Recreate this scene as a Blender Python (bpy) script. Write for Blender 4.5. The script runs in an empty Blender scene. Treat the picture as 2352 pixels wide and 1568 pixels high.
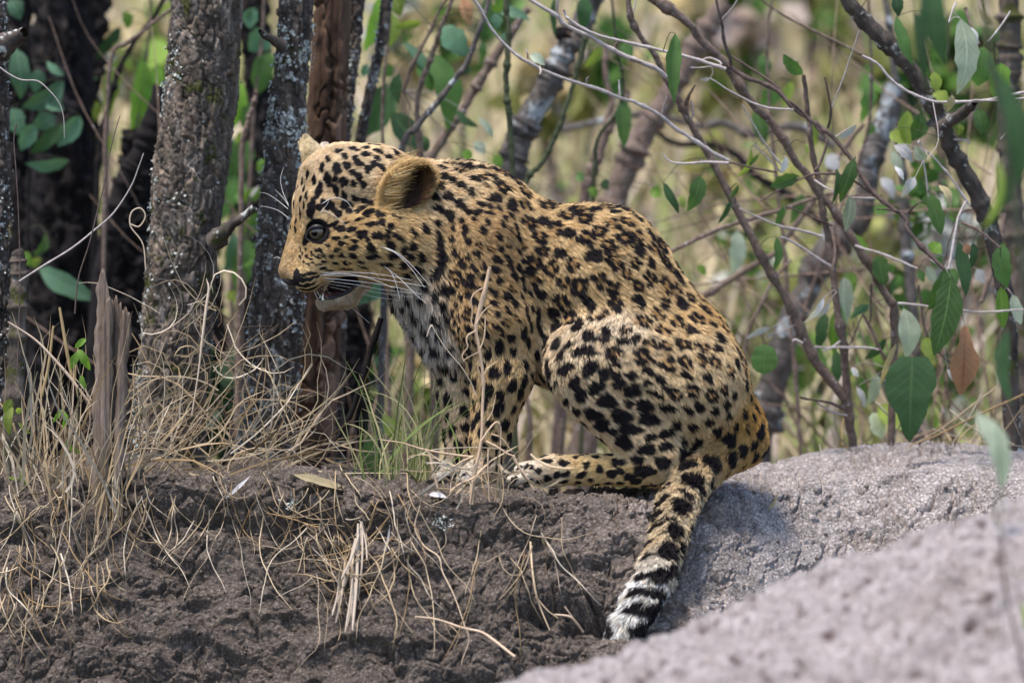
import bpy, math, random, time
import numpy as np
from mathutils import Vector

RNG = np.random.default_rng(11)
random.seed(11)
SC = bpy.context.scene
COL = SC.collection
T0 = time.time()

# ------------------------------------------------------------------ camera, sky, sun, exposure
W = 1.2                      # metres across the frame at the cub
D = 6.0                      # camera to cub
S = W / 2352.0               # one tracing unit in metres
ZC = 0.60                    # camera height above the ground datum

cam_d = bpy.data.cameras.new('camera')
cam = bpy.data.objects.new('camera', cam_d)
COL.objects.link(cam)
cam.location = (0, -D, ZC)
cam.rotation_euler = (math.radians(90), 0, 0)
cam_d.sensor_width = 36.0
cam_d.lens = 36.0 * D / W
cam_d.clip_start = 0.1
cam_d.clip_end = 200.0
cam_d.dof.use_dof = True
cam_d.dof.focus_distance = D - 0.05
cam_d.dof.aperture_fstop = 4.5
SC.camera = cam

SUN_TO = Vector((-0.24, -0.24, 0.94)).normalized()
sun_elev = math.asin(SUN_TO.z)
sun_az = math.atan2(SUN_TO.x, SUN_TO.y)
world = bpy.data.worlds.new('World')
SC.world = world
world.use_nodes = True
wn = world.node_tree.nodes
wl = world.node_tree.links
wn.clear()
w_out = wn.new('ShaderNodeOutputWorld')
w_bg = wn.new('ShaderNodeBackground')
w_sky = wn.new('ShaderNodeTexSky')
w_sky.sky_type = 'NISHITA'
w_sky.sun_disc = False
w_sky.sun_elevation = sun_elev
w_sky.sun_rotation = sun_az
w_bg.inputs['Strength'].default_value = 0.14
wl.new(w_sky.outputs[0], w_bg.inputs[0])
wl.new(w_bg.outputs[0], w_out.inputs[0])

sun_d = bpy.data.lights.new('sun', 'SUN')
sun = bpy.data.objects.new('sun', sun_d)
COL.objects.link(sun)
sun_d.energy = 2.8
sun_d.angle = math.radians(12)
sun_d.color = (1.0, 0.91, 0.80)
sun.location = (-2, -1, 6)
sun.rotation_euler = SUN_TO.to_track_quat('Z', 'Y').to_euler()

SC.view_settings.view_transform = 'Standard'
SC.view_settings.look = 'None'
SC.view_settings.gamma = 1.0
SC.view_settings.use_curve_mapping = False
SC.view_settings.exposure = 0.98
SC.cycles.use_denoising = True
SC.cycles.max_bounces = 8
SC.cycles.transparent_max_bounces = 8
try:
    SC.cycles_curves.shape = 'RIBBONS'
    SC.cycles_curves.subdivisions = 2
except Exception:
    pass


def P(dx, dy, Y=0.0):
    """a point at depth Y (metres behind the cub) on the sight line through traced point (dx, dy)"""
    k = (D + Y) / D
    return np.array(((dx - 1176.0) * S * k, Y, ZC + (784.0 - dy) * S * k))


# ------------------------------------------------------------------ noise
_perm = np.random.default_rng(5).permutation(256)
_perm = np.concatenate([_perm, _perm, _perm]).astype(np.int64)
_grad = np.random.default_rng(6).normal(size=(256, 3))
_grad /= np.linalg.norm(_grad, axis=1)[:, None]
_grad = _grad.astype(np.float32)


def perlin(p):
    p = np.asarray(p, dtype=np.float32)
    i = np.floor(p).astype(np.int64)
    f = (p - i).astype(np.float32)
    u = f * f * f * (f * (f * 6 - 15) + 10)
    out = np.zeros(p.shape[:-1], np.float32)
    for cx in (0, 1):
        wx = u[..., 0] if cx else 1 - u[..., 0]
        for cy in (0, 1):
            wy = u[..., 1] if cy else 1 - u[..., 1]
            for cz in (0, 1):
                wz = u[..., 2] if cz else 1 - u[..., 2]
                h = _perm[(_perm[(_perm[(i[..., 0] + cx) & 255] + i[..., 1] + cy) & 255] + i[..., 2] + cz) & 255]
                g = _grad[h]
                dd = (f[..., 0] - cx) * g[..., 0] + (f[..., 1] - cy) * g[..., 1] + (f[..., 2] - cz) * g[..., 2]
                out += wx * wy * wz * dd
    return out * 1.4


def fbm(p, octv=4, gain=0.5):
    p = np.asarray(p, np.float32)
    a, s, o = 1.0, 0.0, 0.0
    for k in range(octv):
        o = o + a * perlin(p * (2.03 ** k) + 17.3 * k)
        s += a
        a *= gain
    return o / s


_rnd3 = np.random.default_rng(8).random((4096, 3)).astype(np.float32)
_rnd1 = np.random.default_rng(9).random(4096).astype(np.float32)


def worley(p, tilt=False):
    """F1, F2-F1 and a random value of the nearest cell"""
    p = np.asarray(p, np.float32)
    i = np.floor(p).astype(np.int64)
    f = p - i
    f1 = np.full(p.shape[:-1], 9.0, np.float32)
    f2 = f1.copy()
    cid = np.zeros(p.shape[:-1], np.float32)
    tlt = np.zeros(p.shape[:-1], np.float32)
    for ox in (-1, 0, 1):
        for oy in (-1, 0, 1):
            for oz in (-1, 0, 1):
                h = ((i[..., 0] + ox) * 73856093 ^ (i[..., 1] + oy) * 19349663 ^ (i[..., 2] + oz) * 83492791) & 4095
                r = _rnd3[h]
                dx = ox + r[..., 0] - f[..., 0]
                dy = oy + r[..., 1] - f[..., 1]
                dz = oz + r[..., 2] - f[..., 2]
                d = dx * dx + dy * dy + dz * dz
                near = d < f1
                f2 = np.where(near, f1, np.minimum(f2, d))
                cid = np.where(near, _rnd1[h], cid)
                if tilt:
                    g = _grad[h & 255]
                    tlt = np.where(near, -(dx * g[..., 0] + dy * g[..., 1] + dz * g[..., 2]), tlt)
                f1 = np.where(near, d, f1)
    f1 = np.sqrt(f1)
    if tilt:
        return f1, np.sqrt(f2) - f1, cid, tlt
    return f1, np.sqrt(f2) - f1, cid


# ------------------------------------------------------------------ materials
def mat(name, color=(0.5, 0.5, 0.5), rough=0.8, spec=0.3):
    m = bpy.data.materials.new(name)
    m.use_nodes = True
    b = m.node_tree.nodes['Principled BSDF']
    b.inputs['Base Color'].default_value = (*color, 1)
    b.inputs['Roughness'].default_value = rough
    b.inputs['Specular IOR Level'].default_value = spec
    return m


def N(m, kind, **kw):
    n = m.node_tree.nodes.new(kind)
    for k, v in kw.items():
        if k.startswith('i_'):
            n.inputs[k[2:].replace('_', ' ')].default_value = v
        else:
            setattr(n, k, v)
    return n


def L(m, a, b):
    m.node_tree.links.new(a, b)


def bsdf(m):
    return m.node_tree.nodes['Principled BSDF']


def noise_mat(name, stops, scale=40.0, detail=6.0, rough=0.85, spec=0.2, stretch=(1, 1, 1), bump=0.0, bscale=None, distort=0.0, attr=None):
    """colours from fine object-space noise through a ramp, with optional bump"""
    m = mat(name, rough=rough, spec=spec)
    tc = N(m, 'ShaderNodeTexCoord')
    mp = N(m, 'ShaderNodeMapping')
    mp.inputs['Scale'].default_value = stretch
    L(m, tc.outputs['Object'], mp.inputs['Vector'])
    nz = N(m, 'ShaderNodeTexNoise')
    nz.inputs['Scale'].default_value = scale
    nz.inputs['Detail'].default_value = detail
    nz.inputs['Roughness'].default_value = 0.65
    nz.inputs['Distortion'].default_value = distort
    L(m, mp.outputs[0], nz.inputs['Vector'])
    rp = N(m, 'ShaderNodeValToRGB')
    el = rp.color_ramp.elements
    while len(el) < len(stops):
        el.new(0.5)
    for e, (p, c) in zip(el, stops):
        e.position = p
        e.color = (*c, 1)
    L(m, nz.outputs['Fac'], rp.inputs[0])
    col = rp.outputs[0]
    if attr:
        at = N(m, 'ShaderNodeAttribute', attribute_name=attr)
        mx = N(m, 'ShaderNodeMix', data_type='RGBA', blend_type='MULTIPLY')
        mx.inputs[0].default_value = 1.0
        L(m, col, mx.inputs[6])
        L(m, at.outputs['Color'], mx.inputs[7])
        col = mx.outputs[2]
    L(m, col, bsdf(m).inputs['Base Color'])
    if bump:
        n2 = N(m, 'ShaderNodeTexNoise')
        n2.inputs['Scale'].default_value = bscale or scale * 3
        n2.inputs['Detail'].default_value = 8
        L(m, mp.outputs[0], n2.inputs['Vector'])
        bp = N(m, 'ShaderNodeBump')
        bp.inputs['Strength'].default_value = bump
        bp.inputs['Distance'].default_value = 0.004
        L(m, n2.outputs['Fac'], bp.inputs['Height'])
        L(m, bp.outputs[0], bsdf(m).inputs['Normal'])
    return m


# ------------------------------------------------------------------ objects
def mesh_obj(name, verts, faces, m, parent=None, smooth=True, color=None, mats=None, midx=None, cname='col'):
    me = bpy.data.meshes.new(name)
    verts = np.asarray(verts, np.float32)
    if isinstance(faces, np.ndarray):
        nf, k = faces.shape
        me.vertices.add(len(verts))
        me.vertices.foreach_set('co', verts.ravel())
        me.loops.add(nf * k)
        me.loops.foreach_set('vertex_index', faces.astype(np.int32).ravel())
        me.polygons.add(nf)
        me.polygons.foreach_set('loop_start', np.arange(0, nf * k, k, dtype=np.int32))
        me.update(calc_edges=True)
    else:
        me.from_pydata(verts.tolist(), [], faces)
        me.update()
    if smooth:
        me.polygons.foreach_set('use_smooth', np.ones(len(me.polygons), bool))
    if color is not None:
        a = me.color_attributes.new(cname, 'FLOAT_COLOR', 'POINT')
        c = np.ones((len(verts), 4), np.float32)
        c[:, :3] = color
        a.data.foreach_set('color', c.ravel())
    for mm in (mats or [m]):
        me.materials.append(mm)
    if midx is not None:
        me.polygons.foreach_set('material_index', np.asarray(midx, np.int32))
    o = bpy.data.objects.new(name, me)
    COL.objects.link(o)
    if parent is not None:
        o.parent = parent
        o.matrix_parent_inverse = parent.matrix_world.inverted() if False else o.matrix_parent_inverse
        # geometry is authored in world space: put it into the parent's frame (parents are only moved, never turned)
        loc = root_loc(parent)
        if loc is not None:
            me.vertices.foreach_set('co', (verts - loc).astype(np.float32).ravel())
            me.update()
    return o


def root_loc(o):
    p = np.zeros(3, np.float32)
    while o is not None:
        p = p + np.array(o.location, np.float32)
        o = o.parent
    return p


def tag(o, label=None, cat=None, group=None, kind=None):
    if label:
        o['label'] = label
    if cat:
        o['category'] = cat
    if group:
        o['group'] = group
    if kind:
        o['kind'] = kind
    return o


def thing(name, loc, label, cat, group=None):
    o = bpy.data.objects.new(name, None)
    o.empty_display_size = 0.02
    COL.objects.link(o)
    o.location = [float(v) for v in loc]
    return tag(o, label, cat, group)


def smooth_path(pts, n):
    """Catmull-Rom through the points (any dimension), n samples"""
    p = np.asarray(pts, float)
    if len(p) == 2:
        t = np.linspace(0, 1, n)[:, None]
        return p[0] * (1 - t) + p[1] * t
    q = np.vstack([2 * p[0] - p[1], p, 2 * p[-1] - p[-2]])
    u = np.linspace(0, len(p) - 1 - 1e-9, n)
    i = u.astype(int)
    t = (u - i)[:, None]
    a, b, c, d = q[i], q[i + 1], q[i + 2], q[i + 3]
    return 0.5 * (2 * b + (c - a) * t + (2 * a - 5 * b + 4 * c - d) * t ** 2 + (3 * b - a - 3 * c + d) * t ** 3)


def tube(path, radii, sides=7, wob=0.0, cap=True, seed=0, flat=1.0):
    """tapered tube along a path; returns verts, quad faces"""
    path = np.asarray(path, float)
    n = len(path)
    r = np.asarray(radii, float) * np.ones(n)
    tg = np.gradient(path, axis=0)
    tg /= np.linalg.norm(tg, axis=1)[:, None] + 1e-12
    ref = np.array((0.0, 1.0, 0.0))
    if abs(tg[:, 1]).max() > 0.9:
        ref = np.array((0.3, 0.5, 0.8))
    s = np.cross(tg, ref)
    s /= np.linalg.norm(s, axis=1)[:, None] + 1e-12
    b = np.cross(s, tg)
    an = np.linspace(0, 2 * np.pi, sides, endpoint=False)
    rr = r[:, None] * np.ones((1, sides))
    if wob:
        rg = np.random.default_rng(seed + 1)
        rowz = rg.normal(size=n + 8)
        rowz = np.convolve(rowz, np.ones(9) / 4.5, 'valid')[:n]
        cell_ = rg.normal(size=(n + 2, sides))
        cell_ = (cell_[:-2] + cell_[1:-1] + cell_[2:]) / 2.2
        rr = rr * (1 + wob * cell_ * 0.75 + wob * rowz[:, None])
    v = path[:, None, :] + rr[..., None] * (np.cos(an)[None, :, None] * s[:, None, :] + flat * np.sin(an)[None, :, None] * b[:, None, :])
    v = v.reshape(-1, 3)
    i = np.arange(n - 1)[:, None] * sides
    j = np.arange(sides)[None, :]
    jn = (j + 1) % sides
    f = np.stack([i + j, i + jn, i + sides + jn, i + sides + j], -1).reshape(-1, 4)
    return v, f


class MB:
    """collects quad geometry (and per-vertex colour) for one mesh"""

    def __init__(self):
        self.v, self.f, self.c, self.n = [], [], [], 0

    def add(self, v, f, c=None):
        self.v.append(np.asarray(v, np.float32))
        self.f.append(np.asarray(f, np.int64) + self.n)
        self.c.append(np.ones((len(v), 3), np.float32) * (np.array(c, np.float32) if c is not None else 1.0))
        self.n += len(v)

    def build(self, name, m, parent=None, smooth=True):
        return mesh_obj(name, np.vstack(self.v), np.vstack(self.f), m, parent, smooth, np.vstack(self.c))
# ================================================================== the leopard cub
# authored in tracing units: x right, y down, z away from the camera; blended tapered capsules -> one continuous skin
PR = []


def rc(reg, a, ra, b=None, rb=None, flow=(1, 0, 0), hl=26, col=(0.5, 0.33, 0.17), sy=1.0, k=26):
    b = a if b is None else b
    PR.append(dict(reg=reg, a=np.array(a, np.float32), b=np.array(b, np.float32), ra=ra, rb=ra if rb is None else rb,
                   flow=np.array(flow, np.float32) / np.linalg.norm(flow), hl=hl, col=np.array(col, np.float32), sy=sy, k=k))


GOLD = (0.56, 0.33, 0.11)
TAN = (0.63, 0.45, 0.235)
CREAM = (0.70, 0.535, 0.34)
PALE = (0.74, 0.65, 0.54)
GREY = (0.50, 0.43, 0.37)
# torso
rc('neck', (900, 470, 5), 112, (1050, 505, 10), 142, flow=(0.9, 0.35, 0), hl=30, col=CREAM, sy=0.8, k=50)
rc('neck', (985, 540, 0), 132, (1070, 620, 0), 145, flow=(0.5, 0.85, -0.1), hl=36, col=TAN, sy=0.8, k=50)
rc('chest', (1012, 650, 0), 120, (1068, 755, 0), 112, flow=(0.25, 1, -0.1), hl=62, col=GREY, sy=0.85, k=50)
rc('torso', (1115, 545, 10), 152, (1145, 660, 10), 150, flow=(0.6, 0.75, 0), hl=28, col=TAN, sy=0.8, k=50)
rc('shoulder', (1115, 560, -85), 88, (1130, 730, -90), 92, flow=(0.7, 0.6, 0), hl=26, col=(0.47, 0.31, 0.15), sy=0.8, k=24)
rc('torso', (1240, 598, 10), 140, (1370, 642, 10), 170, flow=(0.85, 0.5, 0), hl=30, col=TAN, sy=0.8, k=40)
rc('torso', (1370, 642, 10), 170, (1535, 880, 10), 180, flow=(0.55, 0.8, 0), hl=30, col=TAN, sy=0.85, k=40)
rc('rump', (1530, 860, 10), 180, (1645, 975, 0), 112, flow=(0.4, 0.9, 0), hl=26, col=(0.50, 0.28, 0.075), sy=0.85, k=40)
rc('rump', (1690, 1010, 0), 68, (1640, 1010, 0), 74, flow=(-0.2, 1, -0.2), hl=28, col=(0.50, 0.26, 0.06), sy=0.9, k=40)
rc('belly', (1180, 760, 0), 92, (1400, 820, 0), 120, flow=(0.5, 0.9, 0), hl=40, col=CREAM, sy=0.8, k=40)
# near hind leg, folded
rc('thigh', (1560, 880, -75), 135, (1352, 850, -120), 92, flow=(0.45, 0.75, 0), hl=30, col=(0.66, 0.50, 0.30), sy=0.8, k=70)
rc('thigh', (1420, 800, -105), 88, (1350, 830, -120), 84, flow=(-0.1, 0.9, 0), hl=32, col=(0.71, 0.59, 0.44), sy=0.8, k=60)
rc('shin', (1385, 905, -120), 88, (1510, 1040, -115), 66, flow=(0.8, 0.5, 0), hl=26, col=CREAM, sy=0.8, k=35)
rc('foot', (1510, 1075, -115), 42, (1265, 1076, -125), 35, flow=(-1, 0.25, 0), hl=16, col=(0.62, 0.45, 0.22), k=22)
rc('foot', (1270, 1078, -125), 35, (1205, 1084, -128), 29, flow=(-1, 0.2, 0), hl=12, col=PALE, k=16)
for dz, dx in ((-24, 6), (-8, -4), (9, -3), (24, 6)):
    rc('foot', (1196 + dx, 1090, -128 + dz), 17, (1178 + dx, 1098, -128 + dz * 1.1), 13, flow=(-1, 0.3, 0), hl=9, col=PALE, k=8)
# far hind leg, tucked behind
rc('thigh', (1540, 890, 90), 125, (1390, 880, 125), 88, flow=(-0.3, 0.9, 0), hl=26, col=CREAM, sy=0.8, k=35)
rc('shin', (1400, 920, 125), 75, (1500, 1050, 115), 56, flow=(0.35, 0.9, 0), hl=24, col=CREAM, sy=0.8, k=30)
rc('foot', (1500, 1078, 115), 36, (1300, 1084, 120), 27, flow=(-1, 0.2, 0), hl=14, col=PALE, k=18)
# near fore leg
rc('foreleg', (1140, 740, -72), 92, (1152, 860, -78), 73, flow=(0.05, 1, 0), hl=28, col=TAN, sy=0.85, k=35)
rc('foreleg', (1152, 860, -78), 73, (1125, 1010, -70), 48, flow=(-0.12, 1, 0), hl=24, col=TAN, k=25)
rc('foreleg', (1125, 1010, -70), 48, (1118, 1068, -72), 40, flow=(-0.1, 1, 0), hl=16, col=TAN, k=18)
rc('paw', (1115, 1074, -76), 35, (1080, 1088, -84), 29, flow=(-1, 0.5, 0), hl=12, col=PALE, k=16)
for dz in (-22, -8, 8, 21):
    rc('paw', (1072, 1094, -86 + dz), 15, (1058, 1099, -86 + dz * 1.1), 12, flow=(-1, 0.4, 0), hl=8, col=PALE, k=7)
# far fore leg, a step ahead
rc('foreleg', (1072, 760, 30), 74, (1062, 890, 12), 62, flow=(0.0, 1, 0), hl=32, col=CREAM, sy=0.85, k=35)
rc('foreleg', (1062, 890, 12), 62, (1064, 1040, 0), 46, flow=(0.02, 1, 0), hl=26, col=CREAM, k=25)
rc('paw', (1060, 1068, -4), 34, (1022, 1084, -12), 28, flow=(-1, 0.5, 0), hl=12, col=PALE, k=16)
for dz in (-20, -7, 7, 20):
    rc('paw', (1014, 1090, -12 + dz), 15, (1000, 1096, -12 + dz * 1.1), 12, flow=(-1, 0.4, 0), hl=8, col=PALE, k=7)
# tail, laid down the bank
TAIL = [(1715, 1015, -5, 50), (1650, 1045, -65, 47), (1592, 1088, -128, 45), (1550, 1150, -215, 43), (1522, 1225, -325, 42), (1494, 1300, -418, 41),
        (1458, 1365, -478, 39), (1430, 1408, -500, 36), (1420, 1432, -504, 33), (1436, 1446, -502, 26)]
for p, q in zip(TAIL[:-1], TAIL[1:]):
    fl = np.array(q[:3]) - np.array(p[:3])
    i = TAIL.index(p)
    rc('tail', p[:3], p[3], q[:3], q[3], flow=fl, hl=42 if i else 26, col=(0.5, 0.32, 0.13) if i < 2 else ((0.62, 0.5, 0.33) if i < 5 else (0.80, 0.77, 0.73)), k=10)
# head, turned a little to the camera
HK = 26
rc('head', (862, 430, -8), 100, (800, 425, -15), 98, flow=(1, -0.15, 0), hl=17, col=CREAM, k=30)
rc('head', (770, 432, -25), 92, (752, 470, -38), 80, flow=(0.5, -0.85, 0), hl=13, col=CREAM, k=HK)
rc('face', (752, 505, -48), 74, (742, 530, -52), 66, flow=(0.75, -0.6, 0), hl=9, col=(0.60, 0.40, 0.17), k=HK)
rc('face', (742, 525, -30), 62, (735, 540, -20), 56, flow=(0.75, -0.6, 0), hl=9, col=(0.60, 0.40, 0.17), k=HK)
rc('nose', (706, 538, -50), 42, (670, 622, -68), 30, flow=(0.35, -0.92, 0), hl=7, col=(0.50, 0.34, 0.18), k=18)
rc('muzzle', (742, 592, -70), 55, (708, 634, -84), 39, flow=(0.95, 0.1, 0), hl=9, col=TAN, k=20)
rc('muzzle', (742, 590, -30), 53, (710, 632, -48), 37, flow=(0.95, 0.1, 0), hl=9, col=TAN, k=20)
rc('cheek', (800, 560, -70), 74, (872, 545, -78), 76, flow=(1, 0.25, 0), hl=19, col=(0.60, 0.41, 0.19), k=30)
rc('cheek', (800, 560, 25), 70, (872, 545, 45), 72, flow=(1, 0.25, 0), hl=19, col=TAN, k=30)
rc('cheek', (880, 560, -60), 86, (925, 560, -45), 90, flow=(1, 0.4, 0), hl=34, col=TAN, k=40)
rc('jaw', (815, 640, -15), 44, (775, 655, -22), 36, flow=(0.6, 0.8, 0), hl=10, col=PALE, k=14)
rc('jaw', (830, 640, -62), 20, (806, 682, -76), 17, flow=(0.6, 0.8, 0), hl=16, col=(0.40, 0.29, 0.17), k=12)
rc('jaw', (806, 684, -74), 16, (746, 694, -70), 14, flow=(0.4, 0.9, 0), hl=20, col=(0.42, 0.33, 0.23), k=10)
rc('jaw', (828, 642, 16), 22, (806, 686, 0), 20, flow=(0.6, 0.8, 0), hl=12, col=PALE, k=14)
rc('jaw', (806, 684, 0), 19, (746, 694, -50), 15, flow=(0.4, 0.9, 0), hl=18, col=(0.42, 0.33, 0.23), k=10)
rc('jaw', (795, 694, -40), 17, (748, 696, -58), 15, flow=(0.4, 0.9, 0), hl=22, col=(0.52, 0.44, 0.35), k=14)
# brow ridge over the near eye
rc('face', (722, 497, -96), 16, (772, 508, -104), 16, flow=(0.9, -0.4, 0), hl=8, col=CREAM, k=22)
# far ear, seen from behind the brow
rc('farear', (724, 366, 50), 34, (702, 318, 70), 12, flow=(-0.35, -0.92, 0), hl=20, col=(0.62, 0.50, 0.30), k=12, sy=0.6)
rc('farear', (712, 352, 50), 24, (694, 330, 66), 12, flow=(-0.75, -0.6, 0), hl=20, col=(0.62, 0.50, 0.30), k=12, sy=0.6)
rc('farear', (738, 360, 62), 26, (742, 336, 84), 16, flow=(0.4, -0.9, 0), hl=8, col=(0.7, 0.62, 0.58), k=12, sy=0.6)
for q in PR:
    q['sh'] = 7.0 if q['reg'] in ('neck', 'chest', 'torso', 'rump', 'belly', 'thigh', 'shin', 'shoulder', 'foreleg') else 3.0

STEP = 4.0
LO = np.array((610.0, 270.0, -580.0), np.float32)
HI = np.array((1800.0, 1500.0, 240.0), np.float32)
DIM = np.ceil((HI - LO) / STEP).astype(int) + 1
GX, GY, GZ = [LO[i] + STEP * np.arange(DIM[i], dtype=np.float32) for i in range(3)]


def sd_prim(q, x, y, z):
    a, b = q['a'], q['b']
    ab = b - a
    l2 = float((ab * ab).sum())
    px, py, pz = x - a[0], y - a[1], z - a[2]
    if l2 > 1e-6:
        t = np.clip((px * ab[0] + py * ab[1] + pz * ab[2]) / l2, 0, 1)
        px, py, pz = px - t * ab[0], py - t * ab[1], pz - t * ab[2]
        r = q['ra'] + t * (q['rb'] - q['ra'])
    else:
        r = q['ra']
    if q['sy'] != 1.0:
        pz = pz / q['sy']
    return np.sqrt(px * px + py * py + pz * pz) - r + q['sh']


FIELD = np.full(DIM, 70.0, np.float32)


def sub_box(lo, hi):
    i0 = np.clip(((lo - LO) / STEP).astype(int), 0, DIM - 1)
    i1 = np.clip(np.ceil((hi - LO) / STEP).astype(int) + 1, 1, DIM)
    sl = tuple(slice(i0[i], i1[i]) for i in range(3))
    return sl, GX[sl[0]][:, None, None], GY[sl[1]][None, :, None], GZ[sl[2]][None, None, :]


for q in PR:
    R = max(q['ra'], q['rb']) + q['k'] + 12
    sl, x, y, z = sub_box(np.minimum(q['a'], q['b']) - R, np.maximum(q['a'], q['b']) + R)
    d = sd_prim(q, x, y, z)
    o = FIELD[sl]
    k = q['k']
    h = np.maximum(k - np.abs(d - o), 0) / k
    FIELD[sl] = np.minimum(d, o) - h * h * k * 0.25


def ellip(c, r, x, y, z, rot=0.0):
    dx, dy, dz = x - c[0], y - c[1], z - c[2]
    if rot:
        ca, sa = math.cos(rot), math.sin(rot)
        dx, dy = dx * ca + dy * sa, -dx * sa + dy * ca
    m = np.sqrt((dx / r[0]) ** 2 + (dy / r[1]) ** 2 + (dz / r[2]) ** 2)
    return (m - 1) * min(r)


def carve(c, r, rot=0.0, k=6.0):
    R = np.array((max(r),) * 3, np.float32) + 14
    sl, x, y, z = sub_box(np.array(c, np.float32) - R, np.array(c, np.float32) + R)
    d = -ellip(c, r, x, y, z, rot)
    o = FIELD[sl]
    h = np.maximum(k - np.abs(d - o), 0) / k
    FIELD[sl] = np.maximum(d, o) + h * h * k * 0.25


# open mouth: hollow between the upper lip and the lower jaw, seen from the near side
MOUTH = [((784, 659, -86), (42, 21, 64), math.radians(-24)), ((746, 675, -78), (34, 10, 64), math.radians(-12))]
for c, r, a in MOUTH:
    carve(c, r, a, 5)
# near ear: a cupped shell opening towards the camera
EAR_O = ((936, 430, -106), (71, 48, 46), math.radians(-40))
EAR_I = ((940, 433, -132), (66, 43, 52), math.radians(-40))
sl, x, y, z = sub_box(np.array((840, 330, -190), np.float32), np.array((1030, 520, -40), np.float32))
eo = ellip(EAR_O[0], EAR_O[1], x, y, z, EAR_O[2])
o = FIELD[sl]
h = np.maximum(10 - np.abs(eo - o), 0) / 10
u_ = np.minimum(eo, o) - h * h * 2.5
ei = -ellip(EAR_I[0], EAR_I[1], x, y, z, EAR_I[2])
FIELD[sl] = np.maximum(u_, ei)
# eye sockets
front = np.full((DIM[0], DIM[1]), np.nan, np.float32)


def refresh_front():
    ins = FIELD < 0
    anyi = ins.any(2)
    k = ins.argmax(2)
    kk = np.clip(k, 1, None)
    ii, jj = np.meshgrid(np.arange(DIM[0]), np.arange(DIM[1]), indexing='ij')
    f0, f1 = FIELD[ii, jj, kk - 1], FIELD[ii, jj, kk]
    zz = GZ[kk - 1] + STEP * f0 / (f0 - f1 + 1e-9)
    front[:] = np.where(anyi, zz, np.nan)


refresh_front()


def front_z(x, y):
    i = int(round((x - LO[0]) / STEP))
    j = int(round((y - LO[1]) / STEP))
    i, j = min(max(i, 0), DIM[0] - 1), min(max(j, 0), DIM[1] - 1)
    return float(front[i, j])


EYE_XY = (731.0, 534.0)
eye_z = front_z(*EYE_XY)
EYE_C = (EYE_XY[0] + 3, EYE_XY[1], eye_z + 15.0)
EYE_R = 21.5
carve((EYE_C[0] - 2, EYE_C[1], EYE_C[2] - 6), (25, 21, 22), math.radians(8), 5)
FAR_EYE_C = (712.0, 532.0, 12.0)
refresh_front()


def surface_nets(F):
    ins = F < 0
    c = np.zeros(tuple(n - 1 for n in F.shape), np.int8)
    for a in (0, 1):
        for b in (0, 1):
            for d in (0, 1):
                c += ins[a:F.shape[0] - 1 + a, b:F.shape[1] - 1 + b, d:F.shape[2] - 1 + d]
    act = (c > 0) & (c < 8)
    idx = np.argwhere(act)
    vid = np.full(c.shape, -1, np.int32)
    vid[act] = np.arange(len(idx))
    acc = np.zeros((len(idx), 3), np.float32)
    cnt = np.zeros(len(idx), np.float32)
    corners = [(a, b, d) for a in (0, 1) for b in (0, 1) for d in (0, 1)]
    for c0 in corners:
        for ax in range(3):
            if c0[ax]:
                continue
            c1 = list(c0)
            c1[ax] = 1
            f0 = F[idx[:, 0] + c0[0], idx[:, 1] + c0[1], idx[:, 2] + c0[2]]
            f1 = F[idx[:, 0] + c1[0], idx[:, 1] + c1[1], idx[:, 2] + c1[2]]
            m = (f0 < 0) != (f1 < 0)
            t = np.where(m, f0 / (f0 - f1 + 1e-12), 0)
            pt = np.array(c0, np.float32)[None] + 0 * acc
            pt[:, ax] += t
            acc += np.where(m[:, None], pt, 0)
            cnt += m
    v = idx + acc / cnt[:, None]
    faces = []
    for ax in range(3):
        s0 = [slice(None)] * 3
        s1 = [slice(None)] * 3
        s0[ax] = slice(0, -1)
        s1[ax] = slice(1, None)
        a_in, b_in = ins[tuple(s0)], ins[tuple(s1)]
        e = np.argwhere(a_in != b_in)
        o1, o2 = [i for i in range(3) if i != ax]
        ok = (e[:, o1] > 0) & (e[:, o2] > 0) & (e[:, o1] < F.shape[o1] - 1) & (e[:, o2] < F.shape[o2] - 1)
        e = e[ok]
        flip = a_in[e[:, 0], e[:, 1], e[:, 2]]

        def cell(d1, d2):
            q = e.copy()
            q[:, o1] -= d1
            q[:, o2] -= d2
            return vid[q[:, 0], q[:, 1], q[:, 2]]
        quad = np.stack([cell(1, 1), cell(0, 1), cell(0, 0), cell(1, 0)], 1)
        if ax == 1:
            flip = ~flip
        quad[~flip] = quad[~flip][:, ::-1]
        faces.append(quad)
    return v, np.vstack(faces)


sv, sf = surface_nets(FIELD)
sv = LO + sv * STEP
G = np.gradient(FIELD, STEP)


def sample(A, p):
    q = (p - LO) / STEP
    i = np.clip(np.floor(q).astype(int), 0, DIM - 2)
    f = q - i
    o = 0
    for a in (0, 1):
        for b in (0, 1):
            for c in (0, 1):
                w = (f[:, 0] if a else 1 - f[:, 0]) * (f[:, 1] if b else 1 - f[:, 1]) * (f[:, 2] if c else 1 - f[:, 2])
                o = o + w * A[i[:, 0] + a, i[:, 1] + b, i[:, 2] + c]
    return o


def normals_at(p):
    n = np.stack([sample(g, p) for g in G], 1)
    return n / (np.linalg.norm(n, axis=1)[:, None] + 1e-9)


REGS = sorted(set(q['reg'] for q in PR))


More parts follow.
